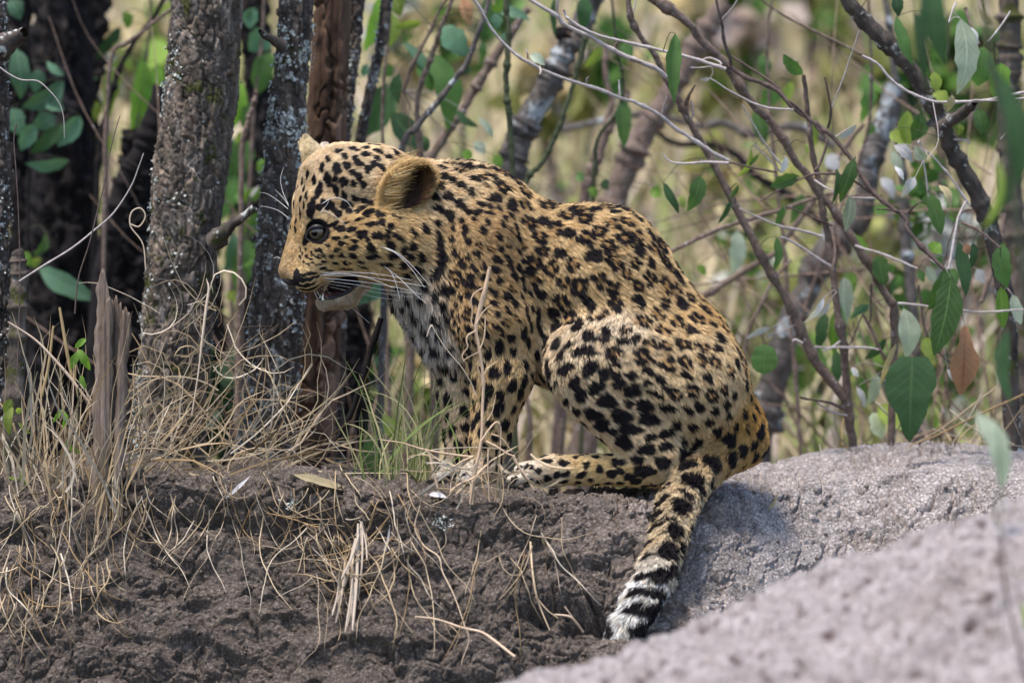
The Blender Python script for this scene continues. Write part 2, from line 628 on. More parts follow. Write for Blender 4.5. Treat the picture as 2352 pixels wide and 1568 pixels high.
def attrs_at(p):
    """blended fur direction, fur length, base colour and nearest region at points on the skin"""
    n = len(p)
    w_sum = np.zeros(n)
    fl = np.zeros((n, 3))
    hl = np.zeros(n)
    cb = np.zeros((n, 3))
    best = np.full(n, 1e9)
    reg = np.zeros(n, int)
    for q in PR:
        d = sd_prim(q, p[:, 0], p[:, 1], p[:, 2])
        w = np.exp(-np.maximum(d + 6, 0) / 11.0) + 1e-9
        w_sum += w
        fl += w[:, None] * q['flow']
        hl += w * q['hl']
        cb += w[:, None] * q['col']
        m = d < best
        best = np.where(m, d, best)
        reg = np.where(m, REGS.index(q['reg']), reg)
    return fl / w_sum[:, None], 0.47 * hl / w_sum, cb / w_sum[:, None], reg


# ------------------------------------------------------------------ the coat's pattern
SPOTS = []       # centre, along, la, lb, rosette, seed, normal


def add_spot_xy(x, y, ln, wd, ang, ros=0.0):
    z = front_z(x, y)
    if not np.isfinite(z):
        return
    c = np.array((x, y, z), np.float32)
    n = normals_at(c[None])[0]
    t = np.array((math.cos(math.radians(ang)), math.sin(math.radians(ang)), 0.0))
    t = t - n * (t @ n)
    t /= np.linalg.norm(t) + 1e-9
    SPOTS.append((c, t, ln * 0.5, wd * 0.5, ros, len(SPOTS), n))


def hx(u, v):
    return 599.9 + 0.3114 * u, 279.0 + 0.3114 * v


FACE = """505 440 95 46 80|432 532 95 46 115|382 650 165 46 98|620 460 72 46 70|562 522 85 36 75|730 428 72 46 60|795 362 62 46 60|625 556 62 36 60
490 622 75 52 60|540 642 85 42 55|620 632 55 42 40|583 690 52 42 30|655 670 52 40 40|720 675 46 36 20|440 642 55 36 130|570 362 75 60 60|640 338 62 42 60
690 392 62 42 50|730 318 75 46 50|780 252 66 48 60|690 210 62 52 50|840 322 72 42 60|870 230 66 46 70|822 172 80 46 20|900 352 62 40 60|950 270 62 42 130
1000 222 66 42 20|620 272 62 40 55|580 224 52 42 60|500 290 64 32 65|460 352 62 32 65|400 442 62 32 70|350 402 62 22 75|310 452 60 18 75|272 502 60 18 80
330 502 60 20 75|300 582 52 20 80|252 622 60 18 85|300 682 62 20 85|270 742 52 18 85|232 702 46 14 85|262 802 42 18 80|345 560 60 20 80|225 782 40 14 85|330 632 50 18 80
595 797 85 60 10|682 806 85 50 -8|757 845 115 50 -8|832 770 92 46 8|730 740 62 36 5|800 690 72 56 120|882 692 66 50 60|872 850 82 60 20|570 870 82 30 5
610 910 72 32 10|700 893 70 30 5|690 940 85 36 -5|822 940 95 56 15|572 955 62 30 0|602 996 72 32 -12|690 1000 72 36 0|832 998 125 40 5|530 1000 52 26 -18
640 1045 62 26 0|562 1055 62 26 0|750 1040 62 26 0|940 842 74 50 60|960 920 92 60 40|982 992 92 60 30|1042 880 62 40 50|920 1052 105 42 15|480 1042 52 22 -8
452 962 60 20 30|500 920 52 22 20|540 765 115 22 -22|345 872 95 38 -62|640 1090 80 26 -5|760 1080 90 28 5|1060 1060 90 60 50|1110 1000 70 50 60
352 1132 125 24 -12|352 1172 175 22 -12|330 1212 180 22 -10|372 1240 190 20 -12|300 1165 60 20 -12
350 1000 30 16 60|380 980 30 16 60|330 1040 28 16 50|410 1000 34 18 40|440 1010 34 18 30|360 1060 30 16 20|400 1050 32 16 10|440 1060 36 16 0|380 1020 28 15 30|320 980 24 14 60|300 1010 22 14 60|420 960 34 16 40|470 1000 36 18 20|300 950 24 13 70|340 950 26 14 60
1010 250 60 40 20|1100 215 60 36 15|780 200 56 38 40|1060 180 50 30 10|930 180 60 36 20|700 285 56 36 55|860 280 50 36 60|760 480 60 36 55|690 470 50 30 60|560 440 60 30 70|660 620 50 34 40|450 480 50 26 70
770 600 60 40 40|700 580 50 36 40|820 620 60 40 40|760 650 55 40 20|900 750 70 46 20|960 780 60 44 40|1000 850 60 46 50
1130 832 70 46 60|1212 800 95 52 70|1300 762 76 50 60|1322 940 230 70 82|1330 1060 190 80 96|1290 1130 120 66 120|1120 930 80 54 60|1180 1010 90 60 60|1060 960 80 50 50
1150 1100 110 60 60|1080 1140 90 50 40|1410 440 70 50 60|1350 420 66 44 60|1290 560 70 50 70|1390 560 80 56 60|1480 480 66 48 50|1400 700 90 60 70|1470 620 80 54 60|1510 820 90 60 80
1010 720 40 30 10|985 700 36 26 0|640 760 50 26 5|800 880 50 30 0|640 865 46 24 5|520 1100 60 20 -8|470 1090 50 18 -8"""
for ln in FACE.replace('\n', '|').split('|'):
    u, v, a, b, an = [float(t) for t in ln.split()]
    x, y = hx(u, v)
    g_ = 1.0 if v < 740 or u < 480 else 0.82
    add_spot_xy(x, y, max(a * 0.3114 * 1.2 * g_, 12), max(b * 0.3114 * 1.32 * g_, 8.5 if v < 900 else 5), an)

THIGH = """560 292 190 60 -10 1|490 430 105 84 0 0|605 400 64 76 0 0|580 452 84 50 0 0|730 390 90 56 10 1|712 460 92 60 10 0|800 440 80 60 -40 0|460 530 195 64 -8 0|350 490 105 40 -32 0
332 640 125 82 -15 0|392 740 105 80 -60 0|490 640 125 110 -40 0|650 540 130 92 -10 1|660 612 105 42 5 0|590 680 92 86 -60 0|658 692 92 52 20 0|762 690 92 52 20 0|532 770 115 92 -10 0
682 750 115 62 -20 0|772 790 145 82 -10 0|600 860 155 94 5 0|430 820 92 100 -50 0|752 880 82 52 0 0|850 890 145 84 0 0|512 950 145 92 -5 0|700 960 165 94 0 0|880 980 175 84 0 0|570 1022 135 82 -20 0
762 1042 175 72 0 0|640 1060 92 62 0 0|900 1102 92 54 0 0|1002 1080 115 62 0 0|1072 1022 84 72 20 0|720 1130 145 104 0 0|872 1182 115 92 10 0|1002 1162 94 72 0 0|1002 905 115 62 25 0|980 1272 135 82 20 0
862 1332 165 82 5 0|812 1252 115 62 10 0|682 1272 100 62 10 0|205 1266 84 40 5 0|322 1276 84 46 10 0|290 1226 52 26 20 0|220 1206 62 26 20 0|380 1190 62 30 30 0|460 1222 62 40 30 0|402 1242 52 40 40 0
470 1290 52 50 40 0|540 1240 62 40 20 0|560 1322 62 50 30 0|640 1350 84 60 20 0|760 1372 84 60 10 0|250 1180 50 22 10 0|330 1195 50 24 15 0|620 1220 60 40 10 0|700 1330 60 44 15 0|800 1400 90 50 5 0|620 1410 60 36 10 0|500 1390 50 30 10 0
1322 1292 132 92 -5 0|1452 1252 112 92 20 0|1532 1202 102 82 40 0|1180 1392 165 92 -38 0|1610 1160 70 70 60 0|1620 1240 80 60 60 0|1540 1300 60 36 10 0|1420 1340 60 36 -10 0|1300 1400 90 46 -30 0
840 330 150 90 10 1|980 390 130 80 20 1|900 480 120 70 25 1|850 560 150 90 30 1|1000 490 110 70 20 1|1010 610 130 110 40 1|1120 480 120 90 25 1|1250 500 110 80 20 1|1350 510 80 70 20 0|1130 600 110 80 40 1|1240 590 100 70 40 1
1330 600 100 70 40 1|880 660 110 50 25 0|960 720 90 50 30 0|1130 690 90 60 40 0|1060 810 110 70 45 1|1180 790 110 80 50 1|1300 820 110 80 50 1|950 820 90 50 25 0|1220 900 90 70 40 0|1330 930 80 60 30 0|1410 890 90 60 40 0|1150 920 80 50 50 0
1420 960 80 50 20 0|1290 1000 80 54 30 0|1180 1030 90 54 40 0|1390 780 90 60 50 1|1460 830 80 56 50 0|1430 660 90 60 50 1|870 740 70 46 10 0|1000 780 60 40 30 0|820 600 70 40 20 0|900 800 60 40 20 0|300 560 80 40 -35 0|270 740 70 34 -50 0|330 860 80 50 -55 0|400 930 80 60 -60 0|450 1060 70 50 -40 0"""
for ln in THIGH.replace('\n', '|').split('|'):
    u, v, a, b, an, ro = [float(t) for t in ln.split()]
    add_spot_xy(1185.8 + 0.3381 * u, 627.8 + 0.3381 * v, a * 0.3381 * 1.0, b * 0.3381 * 1.02, an, ro)
# tail saddles then half rings towards the tip (traced)
for x, y, a, b, an in ((1585, 1098, 62, 42, -50), (1555, 1155, 58, 44, -62), (1520, 1180, 40, 20, -20), (1540, 1205, 50, 40, -65), (1497, 1200, 34, 18, -25), (1524, 1250, 62, 50, -65),
                       (1480, 1235, 34, 18, -25), (1478, 1262, 40, 22, -25), (1508, 1300, 80, 30, -18), (1470, 1300, 50, 24, -30), (1490, 1338, 90, 28, -12), (1450, 1335, 46, 22, -35), (1480, 1372, 90, 26, -8),
                       (1440, 1372, 44, 20, -35), (1466, 1402, 84, 26, -8), (1452, 1428, 70, 26, -10), (1570, 1130, 40, 24, 40), (1600, 1120, 40, 24, 30), (1630, 1060, 46, 40, -20), (1535, 1290, 34, 40, 70), (1520, 1350, 30, 36, 70)):
    add_spot_xy(x, y, a, b, an)
n_hand = len(SPOTS)
# everywhere else: spaced at random over the skin, size and kind by region
PAR = {  # spacing, half length, half width, rosette
    'neck': (21.5, 13, 8.5, 0.3), 'chest': (30, 13, 8, 0), 'torso': (33.5, 17, 14, 0.75), 'shoulder': (19, 11, 7, 0.2), 'rump': (28, 11, 8, 0.2), 'belly': (34, 15, 10, 0), 'thigh': (38, 17, 11, 0),
    'shin': (34, 15, 10, 0), 'foot': (20, 9, 6, 0), 'foreleg': (27, 14, 9, 0), 'paw': (17, 6, 4, 0), 'tail': (38, 18, 13, 0), 'head': (20, 9, 5.5, 0), 'face': (17, 6, 4, 0), 'nose': (400, 1, 1, 0),
    'muzzle': (14, 5, 3, 0), 'cheek': (22, 10, 6, 0), 'jaw': (400, 1, 1, 0), 'farear': (400, 1, 1, 0)}
tri_c = sv[sf].mean(1)
e1 = sv[sf[:, 2]] - sv[sf[:, 0]]
e2 = sv[sf[:, 3]] - sv[sf[:, 1]]
area = 0.5 * np.linalg.norm(np.cross(e1, e2), axis=1)
cand = RNG.choice(len(sf), 26000, p=area / area.sum())
cp = tri_c[cand]
cfl, chl, ccb, creg = attrs_at(cp)
cn = normals_at(cp)
cell = {}


def put(c, r):
    cell.setdefault((int(c[0] // 60), int(c[1] // 60), int(c[2] // 60)), []).append((c, r))


def clash(c, r):
    k = (int(c[0] // 60), int(c[1] // 60), int(c[2] // 60))
    for a in (-1, 0, 1):
        for b in (-1, 0, 1):
            for d in (-1, 0, 1):
                for q, rq in cell.get((k[0] + a, k[1] + b, k[2] + d), ()):
                    dd = q - c
                    if dd @ dd < (0.5 * (r + rq)) ** 2:
                        return True
    return False


for s in SPOTS:
    put(s[0], 1.75 * math.sqrt(s[2] * s[3]) * 1.25 + 6)
    if s[2] > 1.6 * s[3]:
        for sg in (-0.6, 0.6):
            put(s[0] + s[1] * s[2] * sg, 1.7 * s[3] + 8)
HAND_Z = -10.0
for i in range(len(cp)):
    rg = REGS[creg[i]]
    sp, la, lb, ro = PAR[rg]
    if sp > 300:
        continue
    c = cp[i]
    if rg == 'tail' and c[1] > 1425:
        continue
    if rg in ('head', 'face', 'muzzle', 'cheek') and cn[i, 2] < 0.1:
        continue
    if 835 < c[0] < 1008 and 340 < c[1] < 500 and cn[i, 2] < 0.2:
        continue
    if clash(c, sp):
        continue
    put(c, sp)
    t = cfl[i] - cn[i] * (cfl[i] @ cn[i])
    t /= np.linalg.norm(t) + 1e-9
    f = RNG.uniform(0.75, 1.2)
    SPOTS.append((c, t, la * f * 1.10, lb * f * 1.12 * RNG.uniform(0.85, 1.2), 1.0 if RNG.random() < ro else 0.0, len(SPOTS), cn[i]))

ROS = [s for s in SPOTS if s[4] > 0.5]
for s in ROS:
    c0, t0, la, lb, nrm = s[0], s[1], s[2], s[3], s[6]
    b0 = np.cross(nrm, t0)
    k_ = int(RNG.integers(3, 6)) if la > 13 else 3
    a0 = RNG.uniform(0, 6.28)
    for j in range(k_):
        an_ = a0 + 2 * math.pi * j / k_ + RNG.normal() * 0.25
        p_ = c0 + t0 * la * 0.70 * math.cos(an_) + b0 * lb * 0.70 * math.sin(an_)
        tg_ = -t0 * la * math.sin(an_) + b0 * lb * math.cos(an_)
        tg_ /= np.linalg.norm(tg_) + 1e-9
        if RNG.random() < 0.5:
            tg_ = t0
        r_ = math.sqrt(la * lb)
        SPOTS.append((p_.astype(np.float32), tg_, r_ * RNG.uniform(0.48, 0.66), r_ * RNG.uniform(0.34, 0.44), 0.0, len(SPOTS), nrm))
SC_ = np.array([s[0] for s in SPOTS], np.float32)
ST_ = np.array([s[1] for s in SPOTS], np.float32)
SN_ = np.array([s[6] for s in SPOTS], np.float32)
SB_ = np.cross(SN_, ST_)
SLA = np.array([s[2] for s in SPOTS], np.float32)
SLB = np.array([s[3] for s in SPOTS], np.float32)
SRO = np.array([s[4] for s in SPOTS], np.float32)
SPH = RNG.uniform(0, 6.28, len(SPOTS)).astype(np.float32)


def in_ellip(p, e, grow=1.0):
    return ellip(e[0], tuple(v * grow for v in e[1]), p[:, 0], p[:, 1], p[:, 2], e[2]) < 0


def coat(p):
    """albedo of the coat at points on the skin, and how black it is"""
    fl, hl, cb, reg = attrs_at(p)
    nz1 = fbm(p / 55.0, 3)
    nz2 = perlin(p / 7.0 + 31.0)
    col = cb * (1 + 0.45 * nz1[:, None] + 0.20 * nz2[:, None])
    rust = np.clip(perlin(p / 24.0 + 60.0) * 1.6, 0, 0.35)[:, None]
    col = col * (1 - rust) + cb * np.array((0.80, 0.66, 0.46)) * rust
    # back of the animal a little paler along the spine, gold low on the flank
    best = np.full(len(p), 1e9, np.float32)
    gold = np.zeros(len(p), np.float32)
    jit = np.stack([perlin(p / 9.0 + 3.1), perlin(p / 9.0 + 47.7), perlin(p / 9.0 + 90.2)], 1) * 3.2
    pp = (p + jit).astype(np.float32)
    from_cells = {}
    key = np.floor(p / 70.0).astype(int)
    uk, inv = np.unique(key, axis=0, return_inverse=True)
    order = np.argsort(inv.ravel(), kind='stable')
    bounds = np.searchsorted(inv.ravel()[order], np.arange(len(uk) + 1))
    for ci in range(len(uk)):
        ids = order[bounds[ci]:bounds[ci + 1]]
        ctr = (uk[ci] + 0.5) * 70.0
        near = np.nonzero((np.abs(SC_ - ctr) < 35 + 36 + SLA[:, None]).all(1))[0]
        if not len(near):
            continue
        d = pp[ids][:, None, :] - SC_[near][None]
        da = (d * ST_[near][None]).sum(2) / SLA[near]
        db = (d * SB_[near][None]).sum(2) / SLB[near]
        dn = (d * SN_[near][None]).sum(2) / 26.0
        q = np.sqrt(da * da + db * db + dn * dn)
        an = np.arctan2(db, da)
        ph = SPH[near][None]
        wob = 1 + 0.14 * np.sin(2 * an + ph) + 0.10 * np.sin(3 * an + 2.3 * ph)
        q = q / wob
        ro = SRO[near][None]
        inner = 0.44 + 0.08 * np.sin(ph * 3)
        gap = np.sin(an * 2.0 + ph) + 0.55 * np.sin(an * 3.0 + 1.7 * ph)
        ring = np.maximum(q - 1, (inner - q) * 1.0)
        ring = np.maximum(ring, (gap - 1.25) * 0.45)
        val = np.where(ro > 0.5, 9.0, q - 1)
        best[ids] = np.minimum(best[ids], val.min(1))
        gold[ids] = np.maximum(gold[ids], ((ro > 0.5) * np.clip(1.3 - q, 0, 1)).max(1))
    blk = np.clip(0.72 - best / 0.22, 0, 1)
    col = col * (1 - 0.75 * gold[:, None]) + np.array((0.38, 0.20, 0.065)) * 0.75 * gold[:, None]
    rname = np.array(REGS)[reg]
    # ear: golden shell, dark hollow
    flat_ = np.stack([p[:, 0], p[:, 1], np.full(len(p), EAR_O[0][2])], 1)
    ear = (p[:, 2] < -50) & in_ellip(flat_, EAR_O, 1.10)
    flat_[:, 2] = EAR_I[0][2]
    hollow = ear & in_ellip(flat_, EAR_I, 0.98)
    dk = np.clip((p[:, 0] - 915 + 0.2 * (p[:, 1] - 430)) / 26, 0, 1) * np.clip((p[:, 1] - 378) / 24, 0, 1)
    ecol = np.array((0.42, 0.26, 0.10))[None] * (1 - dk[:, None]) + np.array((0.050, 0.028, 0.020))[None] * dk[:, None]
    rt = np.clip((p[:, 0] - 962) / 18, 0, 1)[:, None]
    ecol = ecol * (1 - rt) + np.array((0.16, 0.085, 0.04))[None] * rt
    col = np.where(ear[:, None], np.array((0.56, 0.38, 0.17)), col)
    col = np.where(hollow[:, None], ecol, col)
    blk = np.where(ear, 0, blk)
    # bare, dark inside of the mouth, nose leather, eye rims
    mth = np.zeros(len(p), bool)
    for e in MOUTH:
        mth |= in_ellip(p, e, 1.09)
    col = np.where(mth[:, None], np.array((0.030, 0.016, 0.018)), col)
    blk = np.where(mth, 0, blk)
    nose = (((p[:, 0] - 664) / 24) ** 2 + ((p[:, 1] - 652) / 11) ** 2 < 1) & (p[:, 0] < 690)
    nose |= (((p[:, 0] - 686) / 9) ** 2 + ((p[:, 1] - 638) / 20) ** 2 < 1)
    blk = np.where(nose, 1, blk)
    de = np.sqrt((p[:, 0] - EYE_C[0]) ** 2 + (p[:, 1] - EYE_C[1]) ** 2)
    rim = (de < 29) & (p[:, 2] < EYE_C[2] + 24)
    blk = np.where(rim, 1, blk)
    black = np.array((0.013, 0.010, 0.012))
    black = black[None] * (1 + 0.8 * np.clip(nz1, 0, 1)[:, None])
    out = col * (1 - blk[:, None]) + black * blk[:, None]
    return np.clip(out, 0.004, 0.9), blk, fl, hl, rname, mth, ear, rim, hollow, nose


def to_world(p):
    p = np.asarray(p, float)
    return np.stack([(p[:, 0] - 1176.0) * S, p[:, 2] * S, ZC + (784.0 - p[:, 1]) * S], 1)


cub_loc = to_world(np.array([[1400.0, 1118.0, 0.0]]))[0]
cub = thing('leopard_cub', cub_loc, 'spotted leopard cub sitting on the earth mound with its mouth open and tail hanging down', 'leopard')

scol, sblk, *_ = coat(sv)
m_skin = mat('cub_skin', rough=0.85, spec=0.15)
a_ = N(m_skin, 'ShaderNodeAttribute', attribute_name='col')
L(m_skin, a_.outputs['Color'], bsdf(m_skin).inputs['Base Color'])
mesh_obj('body', to_world(sv), sf[:, ::-1], m_skin, cub, True, scol)

# ------------------------------------------------------------------ fur: real strands, combed along the coat
m_fur = mat('cub_fur', rough=0.6, spec=0.16)
a_ = N(m_fur, 'ShaderNodeAttribute', attribute_name='fcol')
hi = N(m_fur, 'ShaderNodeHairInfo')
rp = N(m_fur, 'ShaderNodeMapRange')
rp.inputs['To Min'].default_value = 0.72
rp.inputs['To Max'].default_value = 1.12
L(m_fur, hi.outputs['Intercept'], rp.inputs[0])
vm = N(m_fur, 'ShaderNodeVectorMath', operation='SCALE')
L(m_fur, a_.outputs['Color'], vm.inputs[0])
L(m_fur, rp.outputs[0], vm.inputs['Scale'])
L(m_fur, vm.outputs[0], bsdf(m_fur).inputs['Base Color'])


def strands(name, pts, rad, col, m, parent):
    """pts (n, k, 3) world"""
    n, k, _ = pts.shape
    hc = bpy.data.hair_curves.new(name)
    hc.add_curves([k] * n)
    loc = root_loc(parent)
    hc.attributes['position'].data.foreach_set('vector', (pts - loc).astype(np.float32).ravel())
    ra = hc.attributes.get('radius') or hc.attributes.new('radius', 'FLOAT', 'POINT')
    ra.data.foreach_set('value', np.ascontiguousarray(rad, np.float32).ravel())
    ca = hc.attributes.new('fcol', 'FLOAT_COLOR', 'CURVE')
    c4 = np.ones((n, 4), np.float32)
    c4[:, :3] = col
    ca.data.foreach_set('color', c4.ravel())
    hc.materials.append(m)
    o = bpy.data.objects.new(name, hc)
    COL.objects.link(o)
    o.parent = parent
    return o


N_FUR = 330000
tcn = normals_at(tri_c)
wgt = area * np.where(tcn[:, 2] < 0.25, 1.0, 0.25)
# finer, denser fur on the face
hd = (tri_c[:, 0] < 900) & (tri_c[:, 1] < 740)
wgt = wgt * np.where(hd, 2.0, 1.0)
pick = RNG.choice(len(sf), N_FUR, p=wgt / wgt.sum())
q4 = sv[sf[pick]]
u1, u2 = RNG.random((2, N_FUR, 1)).astype(np.float32)
rp_ = (q4[:, 0] * (1 - u1) + q4[:, 1] * u1) * (1 - u2) + (q4[:, 3] * (1 - u1) + q4[:, 2] * u1) * u2
fn = normals_at(rp_)
f0, h0, _, _ = attrs_at(rp_)
f0 = f0 - fn * (f0 * fn).sum(1)[:, None]
f0 /= np.linalg.norm(f0, axis=1)[:, None] + 1e-9
fb = coat(rp_ + f0 * h0[:, None] * 0.5)          # a strand carries the colour of the mark its middle lies over
fc, _, ff, fh, fr, fm, fe, frim, fhol, fnose = coat(rp_)
fc = np.where((fe | fhol)[:, None], fc, fb[0])
bare = fm | fnose | ((np.sqrt((rp_[:, 0] - EYE_C[0]) ** 2 + (rp_[:, 1] - EYE_C[1]) ** 2) < 21) & (rp_[:, 2] < EYE_C[2] + 22))
keep = ~bare
rp_, fc, ff, fh, fr, fe, fn, fhol = [a[keep] for a in (rp_, fc, ff, fh, fr, fe, fn, fhol)]
n = len(rp_)
# ears: strands run out from the base to the rim
er = rp_ - np.array((915, 478, -125))
er /= np.linalg.norm(er, axis=1)[:, None] + 1e-9
ff = np.where(fe[:, None], er, ff)
fh = np.where(fe, 13, fh)
fh = np.where(fhol, 14, fh)
# swirl the flow gently, and comb clumps
swirl = np.stack([fbm(rp_ / 70.0, 2), fbm(rp_ / 70.0 + 50, 2), fbm(rp_ / 70.0 + 90, 2)], 1)
ff = ff + swirl * 0.45
t = ff - fn * (ff * fn).sum(1)[:, None]
t /= np.linalg.norm(t, axis=1)[:, None] + 1e-9
short = np.clip((fh - 5) / 14, 0, 1)
lift = np.radians(16 + 12 * RNG.random(n) + 12 * short)
Lh = fh * RNG.uniform(0.78, 1.18, n)
csz = 8.0
kq = np.floor((rp_ + 5 * np.stack([perlin(rp_ / 14.0), perlin(rp_ / 14.0 + 9), perlin(rp_ / 14.0 + 21)], 1)) / csz).astype(np.int64)
kh = (kq[:, 0] * 73856093) ^ (kq[:, 1] * 19349663) ^ (kq[:, 2] * 83492791)
_, inv = np.unique(kh, return_inverse=True)
inv = inv.ravel()
nc = inv.max() + 1
cnt = np.bincount(inv, minlength=nc)[:, None]
cm = np.stack([np.bincount(inv, rp_[:, i], nc) for i in range(3)], 1) / cnt
cj = RNG.normal(size=(nc, 3)) * 0.15
clv = RNG.normal(size=nc) * 0.10
dirv = t * np.cos(lift)[:, None] + fn * np.sin(lift)[:, None] + cj[inv] + RNG.normal(size=(n, 3)) * 0.10
dirv /= np.linalg.norm(dirv, axis=1)[:, None]
K = 5
s = np.linspace(0, 1, K)[None, :, None]
pts = rp_[:, None, :] + Lh[:, None, None] * (dirv[:, None, :] * s + (t * 0.30 - fn * 0.22)[:, None, :] * s * s + np.array((0, 0.07, 0)) * s * s * short[:, None, None])
tipc = cm[inv] + dirv * Lh[:, None]
cl = 0.34 * short[:, None, None] + 0.16
pts = pts * (1 - cl * s ** 1.5) + (tipc[:, None, :] + (pts - tipc[:, None, :]) * 0.25) * cl * s ** 1.5
base_r = 0.42 + 0.22 * short
rad = (base_r[:, None] * np.array((1.0, 0.95, 0.8, 0.5, 0.12))[None]) * S
hc_ = fc * (1 + clv[inv] + RNG.normal(size=n) * 0.10)[:, None]
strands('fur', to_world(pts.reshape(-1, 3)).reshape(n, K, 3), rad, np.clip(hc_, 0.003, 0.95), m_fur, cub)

# long hair across the near ear, and on the far ear's edge
ne = 900
a0 = RNG.uniform(0, 1, ne)
rx = 868 + 50 * a0 + RNG.normal(size=ne) * 6
ry = 466 - 80 * a0 + RNG.normal(size=ne) * 14
rz = np.array([front_z(x_, y_) for x_, y_ in zip(rx, ry)])
ok = np.isfinite(rz)
rx, ry, rz = rx[ok], ry[ok], rz[ok]
ne = len(rx)
r0 = np.stack([rx, ry, rz], 1)
ln_ = RNG.uniform(26, 54, ne)
dr = np.stack([np.full(ne, 0.92), -0.22 + RNG.normal(size=ne) * 0.14, np.full(ne, -0.28)], 1)
sx = np.linspace(0, 1, 5)[None, :, None]
ep = r0[:, None] + ln_[:, None, None] * (dr[:, None] * sx + np.array((0.0, -0.05, 0.22)) * sx ** 2)
ec = np.where(RNG.random((ne, 1)) < 0.55, np.array((0.62, 0.45, 0.22)), np.array((0.45, 0.25, 0.08)))
strands('ear_hair', to_world(ep.reshape(-1, 3)).reshape(ne, 5, 3), np.ones((ne, 1)) * np.array((0.55, 0.5, 0.42, 0.3, 0.1)) * S, ec, m_fur, cub)

# whiskers
wk = []
for pts_ in ([(742, 628), (800, 627), (870, 631), (950, 645)], [(748, 640), (810, 646), (880, 655), (960, 672)], [(750, 646), (820, 655), (880, 666), (972, 676)],
             [(752, 652), (815, 662), (880, 674), (950, 684)], [(742, 656), (800, 668), (860, 682), (920, 690)], [(748, 634), (830, 636), (900, 646), (982, 660)],
             [(870, 568), (910, 580), (945, 608), (985, 652)], [(880, 570), (915, 586), (950, 622), (978, 662)], [(876, 606), (900, 625), (912, 650), (922, 688)],
             [(738, 634), (790, 630), (850, 640), (905, 662)], [(738, 662), (770, 680), (815, 712), (850, 742)], [(884, 612), (920, 640), (960, 680), (985, 700)],
             [(728, 668), (742, 690), (760, 706), (775, 716)], [(722, 668), (732, 690), (742, 704), (748, 712)],
             [(740, 474), (770, 458), (800, 466), (818, 492)], [(730, 495), (750, 488), (775, 500), (800, 522)], [(735, 500), (745, 486), (752, 478), (760, 466)],
             [(663, 470), (650, 440), (645, 410), (652, 385)], [(662, 480), (640, 462), (615, 446), (596, 442)], [(664, 474), (655, 460), (642, 445), (632, 436)], [(662, 500), (640, 484), (615, 476), (598, 474)],
             [(644, 594), (640, 591), (632, 592), (628, 594)]):
    q = smooth_path(pts_, 12)
    z0 = front_z(*pts_[0])
    z0 = z0 if np.isfinite(z0) else -20.0
    side = -0.26 if pts_[-1][0] > 700 else 0.1
    dist = np.linalg.norm(q - q[0], axis=1)
    wk.append(np.concatenate([q, (z0 + 1 + side * dist)[:, None]], 1))
wk = np.array(wk)
m_wh = mat('whisker', (0.82, 0.80, 0.78), 0.35, 0.5)
nw = len(wk)
for i in range(nw):
    mb = MB()
    v, f = tube(to_world(wk[i]), np.linspace(0.8, 0.25, 12) * S, 5)
    mb.add(v, f)
    mb.build('whisker', m_wh, cub)

# eyes
m_eye = mat('iris', (0.16, 0.12, 0.085), 0.08, 0.6)
bsdf(m_eye).inputs['Coat Weight'].default_value = 0.45
bsdf(m_eye).inputs['Coat Roughness'].default_value = 0.02
at = N(m_eye, 'ShaderNodeAttribute', attribute_name='col')
L(m_eye, at.outputs['Color'], bsdf(m_eye).inputs['Base Color'])


def uv_ball(c, r, look, nu=28, nv=20):
    look = np.array(look, float)
    look /= np.linalg.norm(look)
    up = np.array((0, -1.0, 0.0))
    s1 = np.cross(look, up)
    s1 /= np.linalg.norm(s1)
    s2 = np.cross(s1, look)
    th = np.linspace(0, np.pi, nv)
    ph = np.linspace(0, 2 * np.pi, nu, endpoint=False)
    v = []
    for a in th:
        for b in ph:
            v.append(np.array(c) + r * (math.cos(a) * look + math.sin(a) * (math.cos(b) * s1 + math.sin(b) * s2)))
    f = [(i * nu + j, i * nu + (j + 1) % nu, (i + 1) * nu + (j + 1) % nu, (i + 1) * nu + j) for i in range(nv - 1) for j in range(nu)]
    ang = np.repeat(th, nu)
    return np.array(v), np.array(f), ang


for c, lk in ((EYE_C, (-0.42, 0.18, -1)), (FAR_EYE_C, (-0.75, 0.1, 0.6))):
    v, f, ang = uv_ball(c, EYE_R, lk)
    deg = np.degrees(ang)
    ic = np.where((deg < 24)[:, None], np.array((0.004, 0.004, 0.005)), np.where((deg < 64)[:, None], np.array((0.115, 0.085, 0.052)) * (0.75 + 0.5 * RNG.random((len(v), 1))), np.array((0.012, 0.010, 0.010))))
    mesh_obj('eye', to_world(v), f, m_eye, cub, True, ic)
m_lid = mat('eyelid', (0.014, 0.011, 0.012), 0.45, 0.4)
for pts_ in ([(707, 549), (712, 535), (725, 525), (741, 524), (756, 528), (771, 519)], [(707, 549), (718, 558), (734, 559), (749, 551), (760, 537), (771, 519)]):
    q = smooth_path(pts_, 18)
    dx, dy = q[:, 0] - EYE_C[0], q[:, 1] - EYE_C[1]
    zz = EYE_C[2] - np.sqrt(np.maximum(EYE_R ** 2 + 16 - dx * dx - dy * dy, 0)) + 1.0
    zz = np.minimum(zz, EYE_C[2] - 5)
    v, f = tube(to_world(np.concatenate([q, zz[:, None]], 1)), np.concatenate([np.linspace(2.5, 6.2, 9), np.linspace(6.2, 2, 9)]) * S, 8)
    mesh_obj('eyelid', v, f, m_lid, cub)
